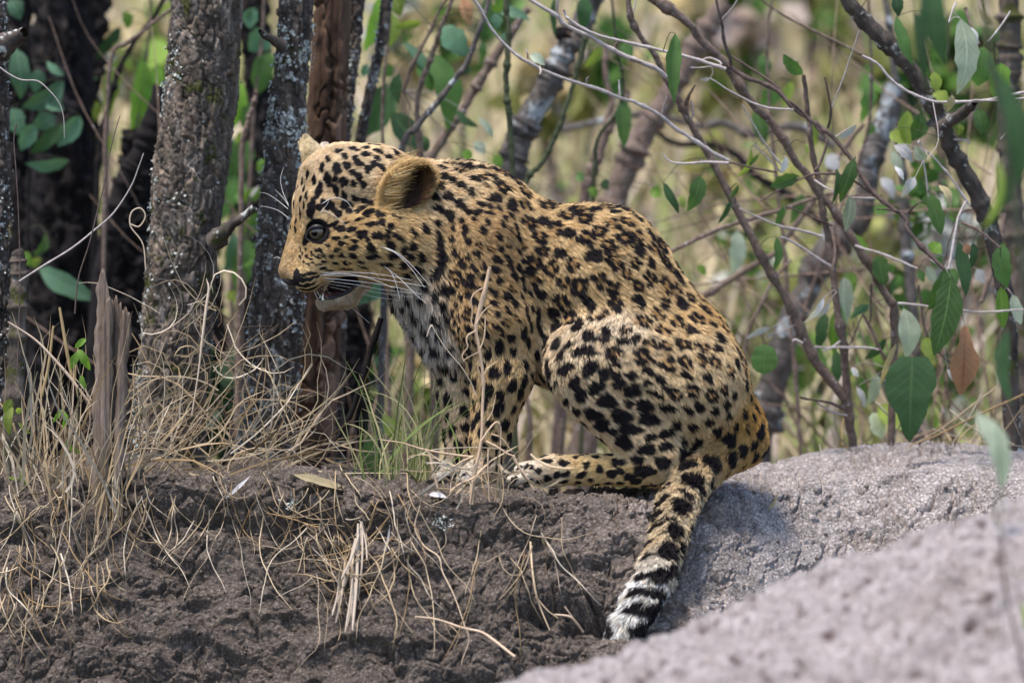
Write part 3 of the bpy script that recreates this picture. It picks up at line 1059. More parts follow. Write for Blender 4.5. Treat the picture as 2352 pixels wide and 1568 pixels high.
# nose leather with nostril
m_nose = noise_mat('nose_leather', ((0.3, (0.012, 0.009, 0.010)), (0.8, (0.035, 0.024, 0.025))), scale=900, rough=0.45, spec=0.5, bump=0.3, bscale=2500)
v, f, _ = uv_ball((671, 646, -70), 1.0, (-1, 0.3, -0.2), 20, 14)
v = (v - np.array((671, 646, -70))) * np.array((22, 8.5, 21)) + np.array((671, 646, -70))
v[:, 1] += 0.30 * (v[:, 0] - 671) - 0.004 * (v[:, 0] - 671) ** 2 + 3
mesh_obj('nose', to_world(v), f, m_nose, cub)
# tongue and lower lip edge
m_tng = noise_mat('tongue', ((0.3, (0.10, 0.035, 0.036)), (0.8, (0.20, 0.075, 0.075))), scale=700, rough=0.35, spec=0.5, bump=0.3, bscale=2500)
q = smooth_path([(815, 668, -24), (785, 680, -40), (758, 684, -54), (742, 684, -62)], 14)
v, f = tube(to_world(q), 0.72 * np.array([12, 14, 15, 15, 15, 15, 14, 14, 13, 12, 11, 9, 7, 3]) * S, 12, flat=1.0)
mesh_obj('tongue', v, f, m_tng, cub)
q = smooth_path([(838, 642, 0), (816, 662, 0), (788, 677, 0), (758, 687, 0), (736, 688, 0)], 16)
for i_ in range(len(q)):
    z_ = front_z(q[i_, 0], q[i_, 1] + 4)
    q[i_, 2] = min(z_ if np.isfinite(z_) else -80.0, -60.0) + 2
q[:, 2] = np.convolve(np.pad(q[:, 2], 2, 'edge'), np.ones(5) / 5, 'valid')
v, f = tube(to_world(q), np.interp(np.linspace(0, 1, 16), [0, 0.3, 0.8, 1], [3, 5.5, 5, 3]) * S, 8)
mesh_obj('lip', v, f, m_lid, cub)
m_tooth = mat('tooth', (0.75, 0.70, 0.58), 0.3, 0.5)
for px, py, pz, ln in ((745, 684, -84, 13), (738, 686, -56, 12)):
    v, f = tube(to_world(np.array([(px, py + 6, pz), (px - 1, py - 1, pz), (px + 1, py - ln + 3, pz)])), np.array((3.4, 2.4, 0.4)) * S, 8)
    mesh_obj('tooth', v, f, m_tooth, cub)
print('cub', round(time.time() - T0, 1), 'fur', n, 'spots', len(SPOTS))
# ================================================================== the earth the cub sits on
RIDGE = np.array([(-400, 1068), (-100, 1066), (300, 1062), (560, 1058), (720, 1068), (850, 1098), (1000, 1104), (1150, 1112), (1300, 1118), (1420, 1126), (1520, 1124), (1650, 1098), (1740, 1074), (1800, 1062), (1860, 1048), (1950, 1030), (2100, 1014), (2200, 1012), (2352, 1028), (2700, 1060)], float)


def ridge_dy(dx):
    return np.interp(dx, RIDGE[:, 0], RIDGE[:, 1])


def smooth01(x):
    x = np.clip(x, 0, 1)
    return x * x * (3 - 2 * x)


def ridge_y(dx):            # depth of the crest
    return 0.0 + 0.36 * smooth01((dx - 1360) / 640) + 0.20 * smooth01((950 - dx) / 500)


def ground_point(dx, t):
    """t < 0 behind the crest, 0..1 from the crest down the front"""
    yr = ridge_y(dx)
    zr = ZC + (784 - ridge_dy(dx)) * S * (D + yr) / D
    right = smooth01((dx - 1200) / 700)
    flat = 0.16 + 0.10 * smooth01((900 - dx) / 500)          # depth of the level top of the bank on the left
    # front: a short level top, then a drop that is steep on the left and gentle on the right
    a = np.clip(t / 0.22, 0, 1)
    b = np.clip((t - 0.22) / 0.78, 0, 1)
    yl = yr - flat * a - 0.24 * b - 0.05 * b * b
    zl = zr - 0.012 * a - 0.38 * b ** 1.05
    yg = yr - 0.20 * a - 0.46 * b
    zg = zr - 0.030 * a - 0.34 * b ** 1.05 - 0.02 * b
    y = yl * (1 - right) + yg * right
    z = zl * (1 - right) + zg * right
    bk = np.clip(-t, 0, 1)
    y = y + bk * 1.1
    z = z - bk * 0.30 - 0.10 * bk * (1 - bk)
    return y, z


NX, NT = 1120, 580
gx = np.linspace(-330, 2700, NX)
tt = np.concatenate([np.linspace(-1, -0.05, 40)[:-1], np.linspace(-0.05, 1, NT - 39)])
GXX, GTT = np.meshgrid(gx, tt)
gy, gz = ground_point(GXX, GTT)
# traced x is taken at the cub's depth, so columns are straight in depth
gp = np.stack([(GXX - 1176) * S, gy, gz], -1)


def grid_normals(p):
    du = np.gradient(p, axis=1)
    dv = np.gradient(p, axis=0)
    n = np.cross(dv, du)
    n /= np.linalg.norm(n, axis=-1)[..., None] + 1e-12
    n *= np.sign(n[..., 2:3] + 1e-9)
    return n


gn = grid_normals(gp)
flatp = gp.reshape(-1, 3).astype(np.float32)
leftw = 1 - smooth01((GXX - 1150) / 650).ravel()
big = fbm(flatp * 6.0, 3) * (0.010 + 0.012 * leftw) + fbm(flatp * 17.0 + 5, 3) * (0.003 + 0.016 * leftw)
warp = np.stack([fbm(flatp * 26 + 3, 2), fbm(flatp * 26 + 33, 2), fbm(flatp * 26 + 63, 2)], 1)
# dried crust: three sizes of plate with sunken joints
f1, e1_, c1, tl1 = worley(flatp * np.array((27, 27, 38)) + warp * 1.1, True)
f2, e2_, c2, tl2 = worley(flatp * np.array((88, 88, 110)) + warp * 1.5 + 9, True)
f3, e3_, c3, tl3 = worley(flatp * np.array((230, 230, 260)) + warp * 1.6 + 21, True)
cr1 = np.clip(1.3 - e1_ / 0.07, 0, 1) * smooth01(fbm(flatp * 9 + 7, 2) * 6 + 0.6)
cr2 = np.clip(1.2 - e2_ / 0.11, 0, 1) * smooth01(fbm(flatp * 14 + 27, 2) * 6 + 0.2)
cr3 = np.clip(1 - e3_ / 0.18, 0, 1)
crumb = fbm(flatp * 60 + 2, 4)
h = big + (c1 - 0.5) * 0.005 * (0.35 + leftw) + (c2 - 0.5) * (0.0012 + 0.0006 * leftw) + (c3 - 0.5) * (0.0005 + 0.0012 * leftw)
h = h - (0.0120 * cr1 + 0.0055 * cr2 + 0.0010 * cr3) * (0.30 + 0.25 * leftw) + crumb * 0.0022 * (0.12 + leftw) + fbm(flatp * 210, 2) * (0.0004 + 0.0008 * leftw) + tl1 * (0.0010 + 0.0045 * leftw) + (tl2 * (0.0004 + 0.0006 * leftw) + tl3 * (0.0002 + 0.0006 * leftw)) * (0.25 + 1.3 * smooth01(fbm(flatp * 7 + 70, 3) * 2.2 + 0.5))
# overhangs and hollows in the steep bank
steep = leftw * smooth01((GTT.ravel() - 0.24) / 0.1)
h = h + steep * (fbm(flatp * np.array((7, 7, 16)) + 40, 3) * 0.030 - 0.012 * smooth01(fbm(flatp * np.array((11, 11, 26)) + 80, 2) * 4))
for hx_, hy_, rx_, ry_, dp in ((1330, 1390, 120, 40, 0.045), (700, 1190, 240, 26, 0.03), (1180, 1560, 200, 40, 0.02), (300, 1240, 120, 60, 0.02), (1620, 1330, 50, 60, 0.012), (1800, 1380, 70, 40, 0.015)):
    zz_ = ZC + (784 - hy_) * S
    dd_ = ((GXX.ravel() - hx_) / rx_) ** 2 + ((flatp[:, 2] - zz_) / (ry_ * S)) ** 2
    h = h - dp * np.exp(-dd_) * (0.6 + 0.8 * np.clip(fbm(flatp * 20, 2) + 0.3, 0, 1))
# long open cracks in the crust
crk = np.zeros(GXX.shape, np.float32)
rgc = np.random.default_rng(31)


def walk(c, r, ang, n, depth, lvl=0):
    for k in range(n):
        ic, ir = int(round(c)), int(round(r))
        if 3 < ic < NX - 4 and 46 < ir < len(tt) - 6:
            dpt = depth * (1 - 0.6 * k / n)
            wr = 2 if lvl == 0 else 1
            crk[ir - wr:ir + wr + 1, ic:ic + 2] = np.maximum(crk[ir - wr:ir + wr + 1, ic:ic + 2], dpt)
        c += math.cos(ang)
        r += math.sin(ang) * 2.6
        ang += rgc.normal() * 0.30 - 0.05 * ang
        if rgc.random() < 0.10:
            ang += rgc.choice((-1, 1)) * 0.8
        if lvl < 2 and rgc.random() < 0.045:
            walk(c, r, ang + rgc.choice((-1, 1)) * rgc.uniform(0.6, 1.4), n // 2, depth * 0.7, lvl + 1)


for _ in range(150):
    xx_ = rgc.uniform(1080, 2420)
    walk((xx_ + 330) / 3030 * NX, 44 + rgc.random() ** 1.2 * 440, rgc.normal() * 0.3, int(rgc.uniform(10, 55)), rgc.uniform(0.007, 0.015))
h = h - crk.ravel() * (0.25 + 0.65 * smooth01((GXX.ravel() - 1100) / 300))
fade = smooth01((GTT.ravel() + 1) / 0.5)
gp2 = flatp + gn.reshape(-1, 3) * (h * fade)[:, None]
# earth colour: pale dried crust at right; darker soil plus painted-in shade in the bank
tone = fbm(flatp * 8 + 11, 4)
dry = np.clip(1 - leftw * 1.1 + 0.55 * tone + 0.25 * (c1 - 0.5) + 0.30 * np.clip(0.25 - GTT.ravel(), 0, 1) * 2 * (GTT.ravel() > -0.1), 0, 1)  # high turns pale; low darkens the bank, partly as its shade
dark_c = np.array((0.155, 0.128, 0.111))
mid_c = np.array((0.24, 0.196, 0.168))
pale_c = np.array((0.42, 0.374, 0.36))
gcol = np.where((dry < 0.5)[:, None], dark_c + (mid_c - dark_c) * (dry * 2)[:, None], mid_c + (pale_c - mid_c) * (dry * 2 - 1)[:, None])
gcol = gcol * (1 + 0.22 * fbm(flatp * 90, 3) + 0.30 * (c2 - 0.5) + 0.30 * (c3 - 0.5))[:, None]
i0 = (np.arange(len(tt) - 1)[:, None] * NX + np.arange(NX - 1)[None, :])
gf = np.stack([i0, i0 + 1, i0 + NX + 1, i0 + NX], -1).reshape(-1, 4)[:, ::-1]
m_earth = mat('earth', rough=1.0, spec=0.03)
a_ = N(m_earth, 'ShaderNodeAttribute', attribute_name='col')
tc_ = N(m_earth, 'ShaderNodeTexCoord')
nz_ = N(m_earth, 'ShaderNodeTexNoise')
nz_.inputs['Scale'].default_value = 420
nz_.inputs['Detail'].default_value = 8
nz_.inputs['Roughness'].default_value = 0.7
L(m_earth, tc_.outputs['Object'], nz_.inputs['Vector'])
mr_ = N(m_earth, 'ShaderNodeMapRange')
mr_.inputs['From Min'].default_value = 0.3
mr_.inputs['From Max'].default_value = 0.7
mr_.inputs['To Min'].default_value = 0.55
mr_.inputs['To Max'].default_value = 1.4
L(m_earth, nz_.outputs['Fac'], mr_.inputs[0])
vm_ = N(m_earth, 'ShaderNodeVectorMath', operation='SCALE')
L(m_earth, a_.outputs['Color'], vm_.inputs[0])
L(m_earth, mr_.outputs[0], vm_.inputs['Scale'])
L(m_earth, vm_.outputs[0], bsdf(m_earth).inputs['Base Color'])
bp_ = N(m_earth, 'ShaderNodeBump')
bp_.inputs['Strength'].default_value = 0.85
bp_.inputs['Distance'].default_value = 0.002
vo_ = N(m_earth, 'ShaderNodeTexVoronoi', feature='DISTANCE_TO_EDGE')
vo_.inputs['Scale'].default_value = 170
wv_ = N(m_earth, 'ShaderNodeVectorMath', operation='MULTIPLY_ADD')
L(m_earth, nz_.outputs['Color'], wv_.inputs[0])
wv_.inputs[1].default_value = (0.006, 0.006, 0.006)
L(m_earth, tc_.outputs['Object'], wv_.inputs[2])
L(m_earth, wv_.outputs[0], vo_.inputs['Vector'])
ve_ = N(m_earth, 'ShaderNodeMapRange')
ve_.inputs['From Max'].default_value = 0.14
L(m_earth, vo_.outputs['Distance'], ve_.inputs[0])
ad_ = N(m_earth, 'ShaderNodeMath', operation='MULTIPLY_ADD')
L(m_earth, ve_.outputs[0], ad_.inputs[0])
ad_.inputs[1].default_value = 0.9
L(m_earth, nz_.outputs['Fac'], ad_.inputs[2])
L(m_earth, ad_.outputs[0], bp_.inputs['Height'])
L(m_earth, bp_.outputs[0], bsdf(m_earth).inputs['Normal'])
ground = mesh_obj('ground', gp2, gf, m_earth, None, True, gcol)
tag(ground, 'cracked bank of dry grey earth, dark and broken on the left and pale on the right', kind='structure')
GP = gp2.reshape(len(tt), NX, 3)


def front_surface(dx, dy):
    """first point of the ground seen on the sight line through traced (dx, dy)"""
    k = (D + GP[..., 1]) / D
    # a column near dx
    c = int(np.clip(np.searchsorted(gx, dx), 2, NX - 3))
    best = None
    p = GP[:, c - 1:c + 2].mean(1)
    sx = 1176 + p[:, 0] / S / ((D + p[:, 1]) / D)
    sy = 784 - (p[:, 2] - ZC) / S / ((D + p[:, 1]) / D)
    ii = np.nonzero((np.abs(sy - dy) < 4))[0]
    if not len(ii):
        i = int(np.argmin(np.abs(sy - dy)))
    else:
        i = ii[np.argmin(p[ii, 1])]
    return p[i].copy()


# the nearer mound, low right, well in front of the focus
MX, MY = 520, 260
mx = np.linspace(500, 3300, MX)
EDGE = np.array([(500, 1850), (900, 1680), (1150, 1575), (1300, 1530), (1480, 1462), (1650, 1402), (1800, 1330), (1900, 1284), (2000, 1258), (2150, 1210), (2352, 1165), (2700, 1120), (3300, 1100)], float)
mt = np.linspace(-0.4, 1, MY)
MXX, MTT = np.meshgrid(mx, mt)
my0 = -1.05
ey = np.interp(MXX, EDGE[:, 0], EDGE[:, 1])
kk = (D + my0) / D
mz0 = ZC + (784 - ey) * S * kk
myy = my0 - 0.75 * np.clip(MTT, 0, 1) + 0.5 * np.clip(-MTT, 0, 1)
mzz = mz0 - 0.27 * np.clip(MTT, 0, 1) ** 1.15 - 0.5 * np.clip(-MTT, 0, 1) ** 1.2
mp_ = np.stack([(MXX - 1176) * S * kk, myy, mzz], -1)
mn = grid_normals(mp_)
fm_ = mp_.reshape(-1, 3).astype(np.float32)
f1, e1_, c1 = worley(fm_ * np.array((30, 30, 40)) + fbm(fm_ * 20, 2)[:, None] * 0.8)
mh = fbm(fm_ * 5, 3) * 0.018 + fbm(fm_ * 30, 3) * 0.013 - 0.008 * np.clip(1 - e1_ / 0.14, 0, 1) + (c1 - 0.5) * 0.004
for (u_x, u_t, r_) in ((2230, 0.33, 0.05), (1900, 0.62, 0.04)):
    dd_ = ((MXX.ravel() - u_x) / 130) ** 2 + ((MTT.ravel() - u_t - (MXX.ravel() - u_x) * -0.0004) / 0.02) ** 2
    mh = mh - 0.02 * np.exp(-dd_)
fm2 = fm_ + mn.reshape(-1, 3) * mh[:, None]
spk = np.clip(fbm(fm_ * np.array((62, 40, 62)) + 4, 3) * 3.6 - 0.42, 0, 1)
mcol = np.array((0.45, 0.402, 0.398)) * (1 + 0.25 * fbm(fm_ * 12, 3))[:, None]
mst = np.clip(fbm(fm_ * np.array((4, 3, 8)) + 3, 3) * 2.0 - 0.1, 0, 1)[:, None] * 0.75
mcol = mcol * (1 - mst) + np.array((0.24, 0.185, 0.155)) * mst
mcol = mcol * (1 - spk[:, None]) + np.array((0.115, 0.082, 0.075)) * spk[:, None]
i0 = (np.arange(MY - 1)[:, None] * MX + np.arange(MX - 1)[None, :])
mf = np.stack([i0, i0 + 1, i0 + MX + 1, i0 + MX], -1).reshape(-1, 4)[:, ::-1]
mound = mesh_obj('ground', fm2, mf, m_earth, None, True, mcol)
mound.name = 'near_ground'
tag(mound, 'pale dry earth slope close to the camera, out of focus', kind='structure')
print('ground', round(time.time() - T0, 1))
# ================================================================== trees, stems, leaves
def c3(u, v): return 0.4449 * u, 0.4449 * v
def c4(u, v): return 0.5997 * u, 627.8 + 0.5997 * v
def c5(u, v): return 906.8 + 0.3262 * u, 0.3262 * v
def c6(u, v): return 1604.3 + 0.4448 * u, 0.4448 * v
def c8(u, v): return 767.3 + 0.4216 * u, 906.8 + 0.4216 * v
def ca(u, v): return 1883.3 + 0.3114 * u, 0.3114 * v
def cb(u, v): return 1674.0 + 0.3114 * u, 558.0 + 0.3114 * v
def dd(u, v): return float(u), float(v)


def bark_mat(name, stops, lichen=(0.42, 0.45, 0.44), amount=0.0, scale=60, stretch=(1, 1, 0.35), lscale=45, moss=0.0):
    m = noise_mat(name, stops, scale=scale, detail=8, rough=0.95, spec=0.10, stretch=stretch, bump=0.55, bscale=scale * 5, attr='col')
    b = bsdf(m)
    src = b.inputs['Base Color'].links[0].from_socket
    tc = N(m, 'ShaderNodeTexCoord')

    def layer(src, sc, thr, c, det=6):
        nz = N(m, 'ShaderNodeTexNoise')
        nz.inputs['Scale'].default_value = sc
        nz.inputs['Detail'].default_value = det
        nz.inputs['Roughness'].default_value = 0.7
        L(m, tc.outputs['Object'], nz.inputs['Vector'])
        r = N(m, 'ShaderNodeMapRange')
        r.inputs['From Min'].default_value = thr
        r.inputs['From Max'].default_value = thr + 0.045
        L(m, nz.outputs['Fac'], r.inputs[0])
        mx = N(m, 'ShaderNodeMix', data_type='RGBA')
        L(m, r.outputs[0], mx.inputs[0])
        L(m, src, mx.inputs[6])
        mx.inputs[7].default_value = (*c, 1)
        return mx.outputs[2]
    if moss:
        src = layer(src, lscale * 0.35, 0.66 - moss, (0.060, 0.062, 0.022))
    if amount:
        src = layer(src, lscale, 0.70 - amount, lichen)
    L(m, src, b.inputs['Base Color'])
    return m


BARK_DARK = bark_mat('bark_dark', ((0.30, (0.040, 0.032, 0.027)), (0.52, (0.112, 0.091, 0.076)), (0.75, (0.25, 0.215, 0.19))), amount=0.045, moss=0.10, lscale=70)
BARK_LICHEN = bark_mat('bark_lichen', ((0.30, (0.032, 0.027, 0.025)), (0.6, (0.11, 0.090, 0.078))), (0.46, 0.47, 0.45), amount=0.12, moss=0.06, lscale=48)
BARK_PEELED = bark_mat('bark_peeled', ((0.28, (0.034, 0.022, 0.017)), (0.5, (0.098, 0.060, 0.042)), (0.75, (0.19, 0.130, 0.098))), scale=34, stretch=(1, 1, 0.12))
BARK_GREY = bark_mat('bark_grey', ((0.3, (0.060, 0.053, 0.050)), (0.7, (0.16, 0.142, 0.132))), (0.34, 0.37, 0.39), amount=0.14, lscale=24)
BARK_BROWN = bark_mat('bark_brown', ((0.3, (0.10, 0.070, 0.055)), (0.7, (0.26, 0.195, 0.165))), (0.42, 0.38, 0.38), amount=0.10, scale=140, lscale=150, stretch=(1, 1, 1))
BARK_BLACK_SHADE = bark_mat('bark_black_shade', ((0.3, (0.008, 0.008, 0.009)), (0.62, (0.024, 0.020, 0.020)), (0.8, (0.055, 0.042, 0.036))), scale=22)  # near-black bark, deep shade painted into its colour
TWIG_PALE = noise_mat('twig_pale', ((0.3, (0.30, 0.255, 0.235)), (0.7, (0.56, 0.50, 0.49))), scale=160, rough=0.7)
TWIG_DARK = noise_mat('twig_dark', ((0.3, (0.055, 0.038, 0.034)), (0.7, (0.16, 0.115, 0.10))), scale=160, rough=0.8)
STEM_GREEN = noise_mat('stem_green', ((0.3, (0.035, 0.045, 0.025)), (0.7, (0.075, 0.085, 0.045))), scale=60, rough=0.7)
WOOD_GREY = noise_mat('weathered_wood', ((0.28, (0.070, 0.050, 0.038)), (0.5, (0.20, 0.150, 0.118)), (0.75, (0.34, 0.27, 0.225))), scale=90, stretch=(1, 1, 0.07), rough=0.9, bump=0.7, bscale=240)
STRAW = noise_mat('straw', ((0.3, (0.80, 0.76, 0.70)), (0.7, (1.1, 1.1, 1.08))), scale=120, rough=0.6, spec=0.3, attr='col')
GRASS = noise_mat('grass_blade', ((0.3, (0.9, 0.9, 0.9)), (0.7, (1.0, 1.0, 1.0))), scale=60, rough=0.55, attr='col')


def leaf_mat(name, c, vein, rough=0.5, trans=0.3):
    m = mat(name, c, rough, 0.35)
    nt = m.node_tree
    at = N(m, 'ShaderNodeAttribute', attribute_name='col')
    sp = N(m, 'ShaderNodeSeparateColor')
    L(m, at.outputs['Color'], sp.inputs[0])

    def math_(op, a, b=None):
        n = N(m, 'ShaderNodeMath', operation=op)
        for i, v in enumerate((a, b)):
            if v is None:
                continue
            if isinstance(v, (int, float)):
                n.inputs[i].default_value = v
            else:
                L(m, v, n.inputs[i])
        return n.outputs[0]
    tabs = math_('MULTIPLY', math_('ABSOLUTE', math_('SUBTRACT', sp.outputs[1], 0.5)), 2.0)
    mid = math_('LESS_THAN', tabs, 0.06)
    fr = math_('FRACT', math_('MULTIPLY', math_('SUBTRACT', sp.outputs[0], math_('MULTIPLY', tabs, 0.22)), 9.0))
    side = math_('MULTIPLY', math_('LESS_THAN', fr, 0.13), 0.55)
    v = math_('MAXIMUM', mid, side)
    tc = N(m, 'ShaderNodeTexCoord')
    nz = N(m, 'ShaderNodeTexNoise')
    nz.inputs['Scale'].default_value = 55
    nz.inputs['Detail'].default_value = 5
    L(m, tc.outputs['Object'], nz.inputs['Vector'])
    k = N(m, 'ShaderNodeMapRange')
    k.inputs['To Min'].default_value = 0.6
    k.inputs['To Max'].default_value = 1.4
    L(m, nz.outputs['Fac'], k.inputs[0])
    k2 = math_('MULTIPLY', k.outputs[0], math_('ADD', math_('MULTIPLY', sp.outputs[2], 0.7), 0.65))
    sc = N(m, 'ShaderNodeVectorMath', operation='SCALE')
    sc.inputs[0].default_value = c
    L(m, k2, sc.inputs['Scale'])
    mx = N(m, 'ShaderNodeMix', data_type='RGBA')
    L(m, v, mx.inputs[0])
    L(m, sc.outputs[0], mx.inputs[6])
    mx.inputs[7].default_value = (*vein, 1)
    L(m, mx.outputs[2], bsdf(m).inputs['Base Color'])
    bp = N(m, 'ShaderNodeBump')
    bp.inputs['Strength'].default_value = 0.6
    bp.inputs['Distance'].default_value = 0.0015
    L(m, math_('SUBTRACT', math_('MULTIPLY', nz.outputs['Fac'], 0.8), v), bp.inputs['Height'])
    L(m, bp.outputs[0], bsdf(m).inputs['Normal'])
    tr = N(m, 'ShaderNodeBsdfTranslucent')
    tcol = N(m, 'ShaderNodeMix', data_type='RGBA', blend_type='MULTIPLY')
    tcol.inputs[0].default_value = 1
    L(m, mx.outputs[2], tcol.inputs[6])
    tcol.inputs[7].default_value = (1.6, 1.8, 0.8, 1)
    L(m, tcol.outputs[2], tr.inputs[0])
    ms = N(m, 'ShaderNodeMixShader')
    ms.inputs[0].default_value = trans
    L(m, bsdf(m).outputs[0], ms.inputs[1])
    L(m, tr.outputs[0], ms.inputs[2])
    L(m, ms.outputs[0], nt.nodes['Material Output'].inputs[0])
    return m


LEAF = {
    'g': leaf_mat('leaf_green', (0.082, 0.160, 0.046), (0.12, 0.21, 0.07)),
    'd': leaf_mat('leaf_dark', (0.042, 0.092, 0.034), (0.065, 0.125, 0.048), trans=0.2),
    'b': leaf_mat('leaf_bright', (0.16, 0.29, 0.045), (0.22, 0.36, 0.08), trans=0.4),
    't': leaf_mat('leaf_bluegreen', (0.095, 0.19, 0.115), (0.13, 0.24, 0.15), trans=0.2),
    'p': leaf_mat('leaf_pale', (0.38, 0.42, 0.34), (0.47, 0.52, 0.42), rough=0.6, trans=0.3),
    'l': leaf_mat('leaf_silver', (0.58, 0.55, 0.58), (0.64, 0.62, 0.63), rough=0.55, trans=0.2),
    'y': leaf_mat('leaf_yellowgreen', (0.24, 0.30, 0.065), (0.32, 0.38, 0.12), trans=0.4),
    'o': leaf_mat('leaf_dead', (0.42, 0.215, 0.115), (0.26, 0.10, 0.05), trans=0.15),
    's': leaf_mat('leaf_straw', (0.42, 0.34, 0.20), (0.34, 0.26, 0.15), trans=0.2),
}


def leaf_geo(base, tip, w, Y, tilt=0.0, curl=0.15, fold=0.18, shape='o', rnd=0.5, Ytip=None, nl=9, nw=4):
    """leaf blade between two traced points at depth Y; tilt turns it about its own axis"""
    b = P(*base, Y)
    t = P(*tip, Y if Ytip is None else Ytip)
    ax = t - b
    ln = np.linalg.norm(ax) + 1e-9
    ax = ax / ln
    n0 = np.array((0.0, -1.0, 0.0))
    sd = np.cross(ax, n0)
    sd /= np.linalg.norm(sd) + 1e-9
    n0 = np.cross(sd, ax)
    side = sd * math.cos(tilt) + n0 * math.sin(tilt)
    nn = np.cross(side, ax)
    rgl = np.random.default_rng(int(abs(base[0] * 31 + base[1] * 17 + w)) % 99991)
    twist, sway = rgl.normal() * 0.35, rgl.normal() * 0.07
    curl, fold = curl * rgl.uniform(0.4, 2.2), fold * rgl.uniform(0.4, 1.8)
    if shape in 'hvr':
        twist, sway = twist * 0.2, sway * 0.2
    notch = np.clip(rgl.normal(size=(nl + 1, 2)) * 0.09, -0.25, 0.12)
    s = np.linspace(0, 1, nl + 1)
    if shape == 'h':
        pr = np.sin(np.pi * np.clip(s * 0.93 + 0.07, 0, 1) ** 0.60) ** 0.75
    elif shape == 'v':
        pr = np.interp(s, [0, 0.08, 0.2, 0.45, 0.7, 0.86, 0.95, 1], [0.2, 0.38, 0.34, 0.98, 1.0, 0.45, 0.34, 0.1])
    elif shape == 'r':
        pr = np.sin(np.pi * s ** 0.9) ** 0.5
    elif shape == 'l':
        pr = np.sin(np.pi * s ** 0.8) ** 1.0
    else:
        pr = np.sin(np.pi * s ** 0.82) ** 0.8
    pr = np.maximum(pr, 0.02)
    tt_ = np.linspace(-1, 1, nw + 1)
    hw = 0.5 * w * S * (D + Y) / D
    rip = 0.10 * np.sin(s * 21 + rnd * 20)
    v = []
    for i, si in enumerate(s):
        for tj in tt_:
            wv = hw * pr[i] * tj * (1 + 0.05 * math.sin(9 * si + 6 * rnd + 2 * tj))
            off = fold * abs(wv) + curl * ln * (si - si * si) * 1.0 - curl * ln * 0.5 * si * si + rip[i] * abs(tj) * hw * 0.5
            wv = wv * (1 + notch[i, 0 if tj < 0 else 1] * abs(tj))
            ct, stw = math.cos(twist * (si - 0.5)), math.sin(twist * (si - 0.5))
            v.append(b + ax * ln * si + (side * ct + nn * stw) * wv + nn * off + sd * sway * ln * math.sin(math.pi * si))
    v = np.array(v)
    k = nw + 1
    f = np.array([(i * k + j, i * k + j + 1, (i + 1) * k + j + 1, (i + 1) * k + j) for i in range(nl) for j in range(nw)])
    c = np.array([(si, 0.5 + 0.5 * tj, rnd) for si in s for tj in tt_])
    return v, f, c


class Plant:
    """one shrub, sapling or tree: an Empty at its foot, its branches and leaves as parts"""

    def __init__(self, name, foot, label, cat, group=None):
        self.o = thing(name, foot, label, cat, group)
        self.paths = []

    def branch(self, pts, r0, r1, m, Y=0.3, Y1=None, name='branch', sides=8, wob=0.06, knots=True, step=7.0):
        p = np.asarray(pts, float)
        ys = np.linspace(Y, Y if Y1 is None else Y1, len(p))
        ln = np.linalg.norm(np.diff(p, axis=0), axis=1).sum()
        n = int(np.clip(ln / step, 6, 120))
        q = smooth_path(np.column_stack([p, ys]), n)
        w = np.array([P(a, b, c) for a, b, c in q])
        s_ = np.linspace(0, 1, n)
        r = r0 + (r1 - r0) * s_
        sd = int(abs(p[0, 0] * 7 + p[0, 1] * 13)) % 9973
        rg = np.random.default_rng(sd)
        if knots:
            for kx in rg.uniform(0.05, 0.95, max(1, n // 9)):
                r = r * (1 + 0.30 * np.exp(-((s_ - kx) * n / 1.1) ** 2))
        jit = np.cumsum(rg.normal(size=(n, 3)), axis=0)
        jit -= np.linspace(0, 1, n)[:, None] * jit[-1]
        w = w + jit * S * 0.35 * min(r0, 5) * 0.35
        v, f = tube(w, r * S * (D + ys.mean()) / D, sides, wob, seed=sd)
        mb = MB()
        mb.add(v, f)
        o = mb.build(name, m, self.o)
        self.paths.append(w)
        return o

    def leaf(self, base, tip, w, kind='g', Y=0.3, tilt=0.0, curl=0.12, shape='o', pet=True, label=None, Ytip=None, fold=0.18, rnd=None, pm=None):
        rnd = random.random() if rnd is None else rnd
        v, f, c = leaf_geo(base, tip, w, Y, tilt, curl, fold, shape, rnd, Ytip)
        b = v[2]
        o = mesh_obj('leaf', v, f, LEAF[kind], self.o, True, c)
        if label:
            o['label'] = label
        if pet and self.paths:
            allp = np.vstack(self.paths)
            k = int(np.argmin(((allp - b) ** 2).sum(1)))
            q = allp[k]
            dist = np.linalg.norm(q - b)
            if dist > 0.004:
                ax = (P(*base, Y) - P(*tip, Y))
                ax /= np.linalg.norm(ax) + 1e-9
                mid = (q + b) / 2 + ax * dist * 0.18
                pv, pf = tube(smooth_path([q, mid, b], 7), np.linspace(1.3, 0.7, 7) * S, 5)
                mb = MB()
                mb.add(pv, pf)
                mb.build('leaf_stalk', pm or (TWIG_PALE if kind in 'lp' else STEM_GREEN), self.o)
        return o


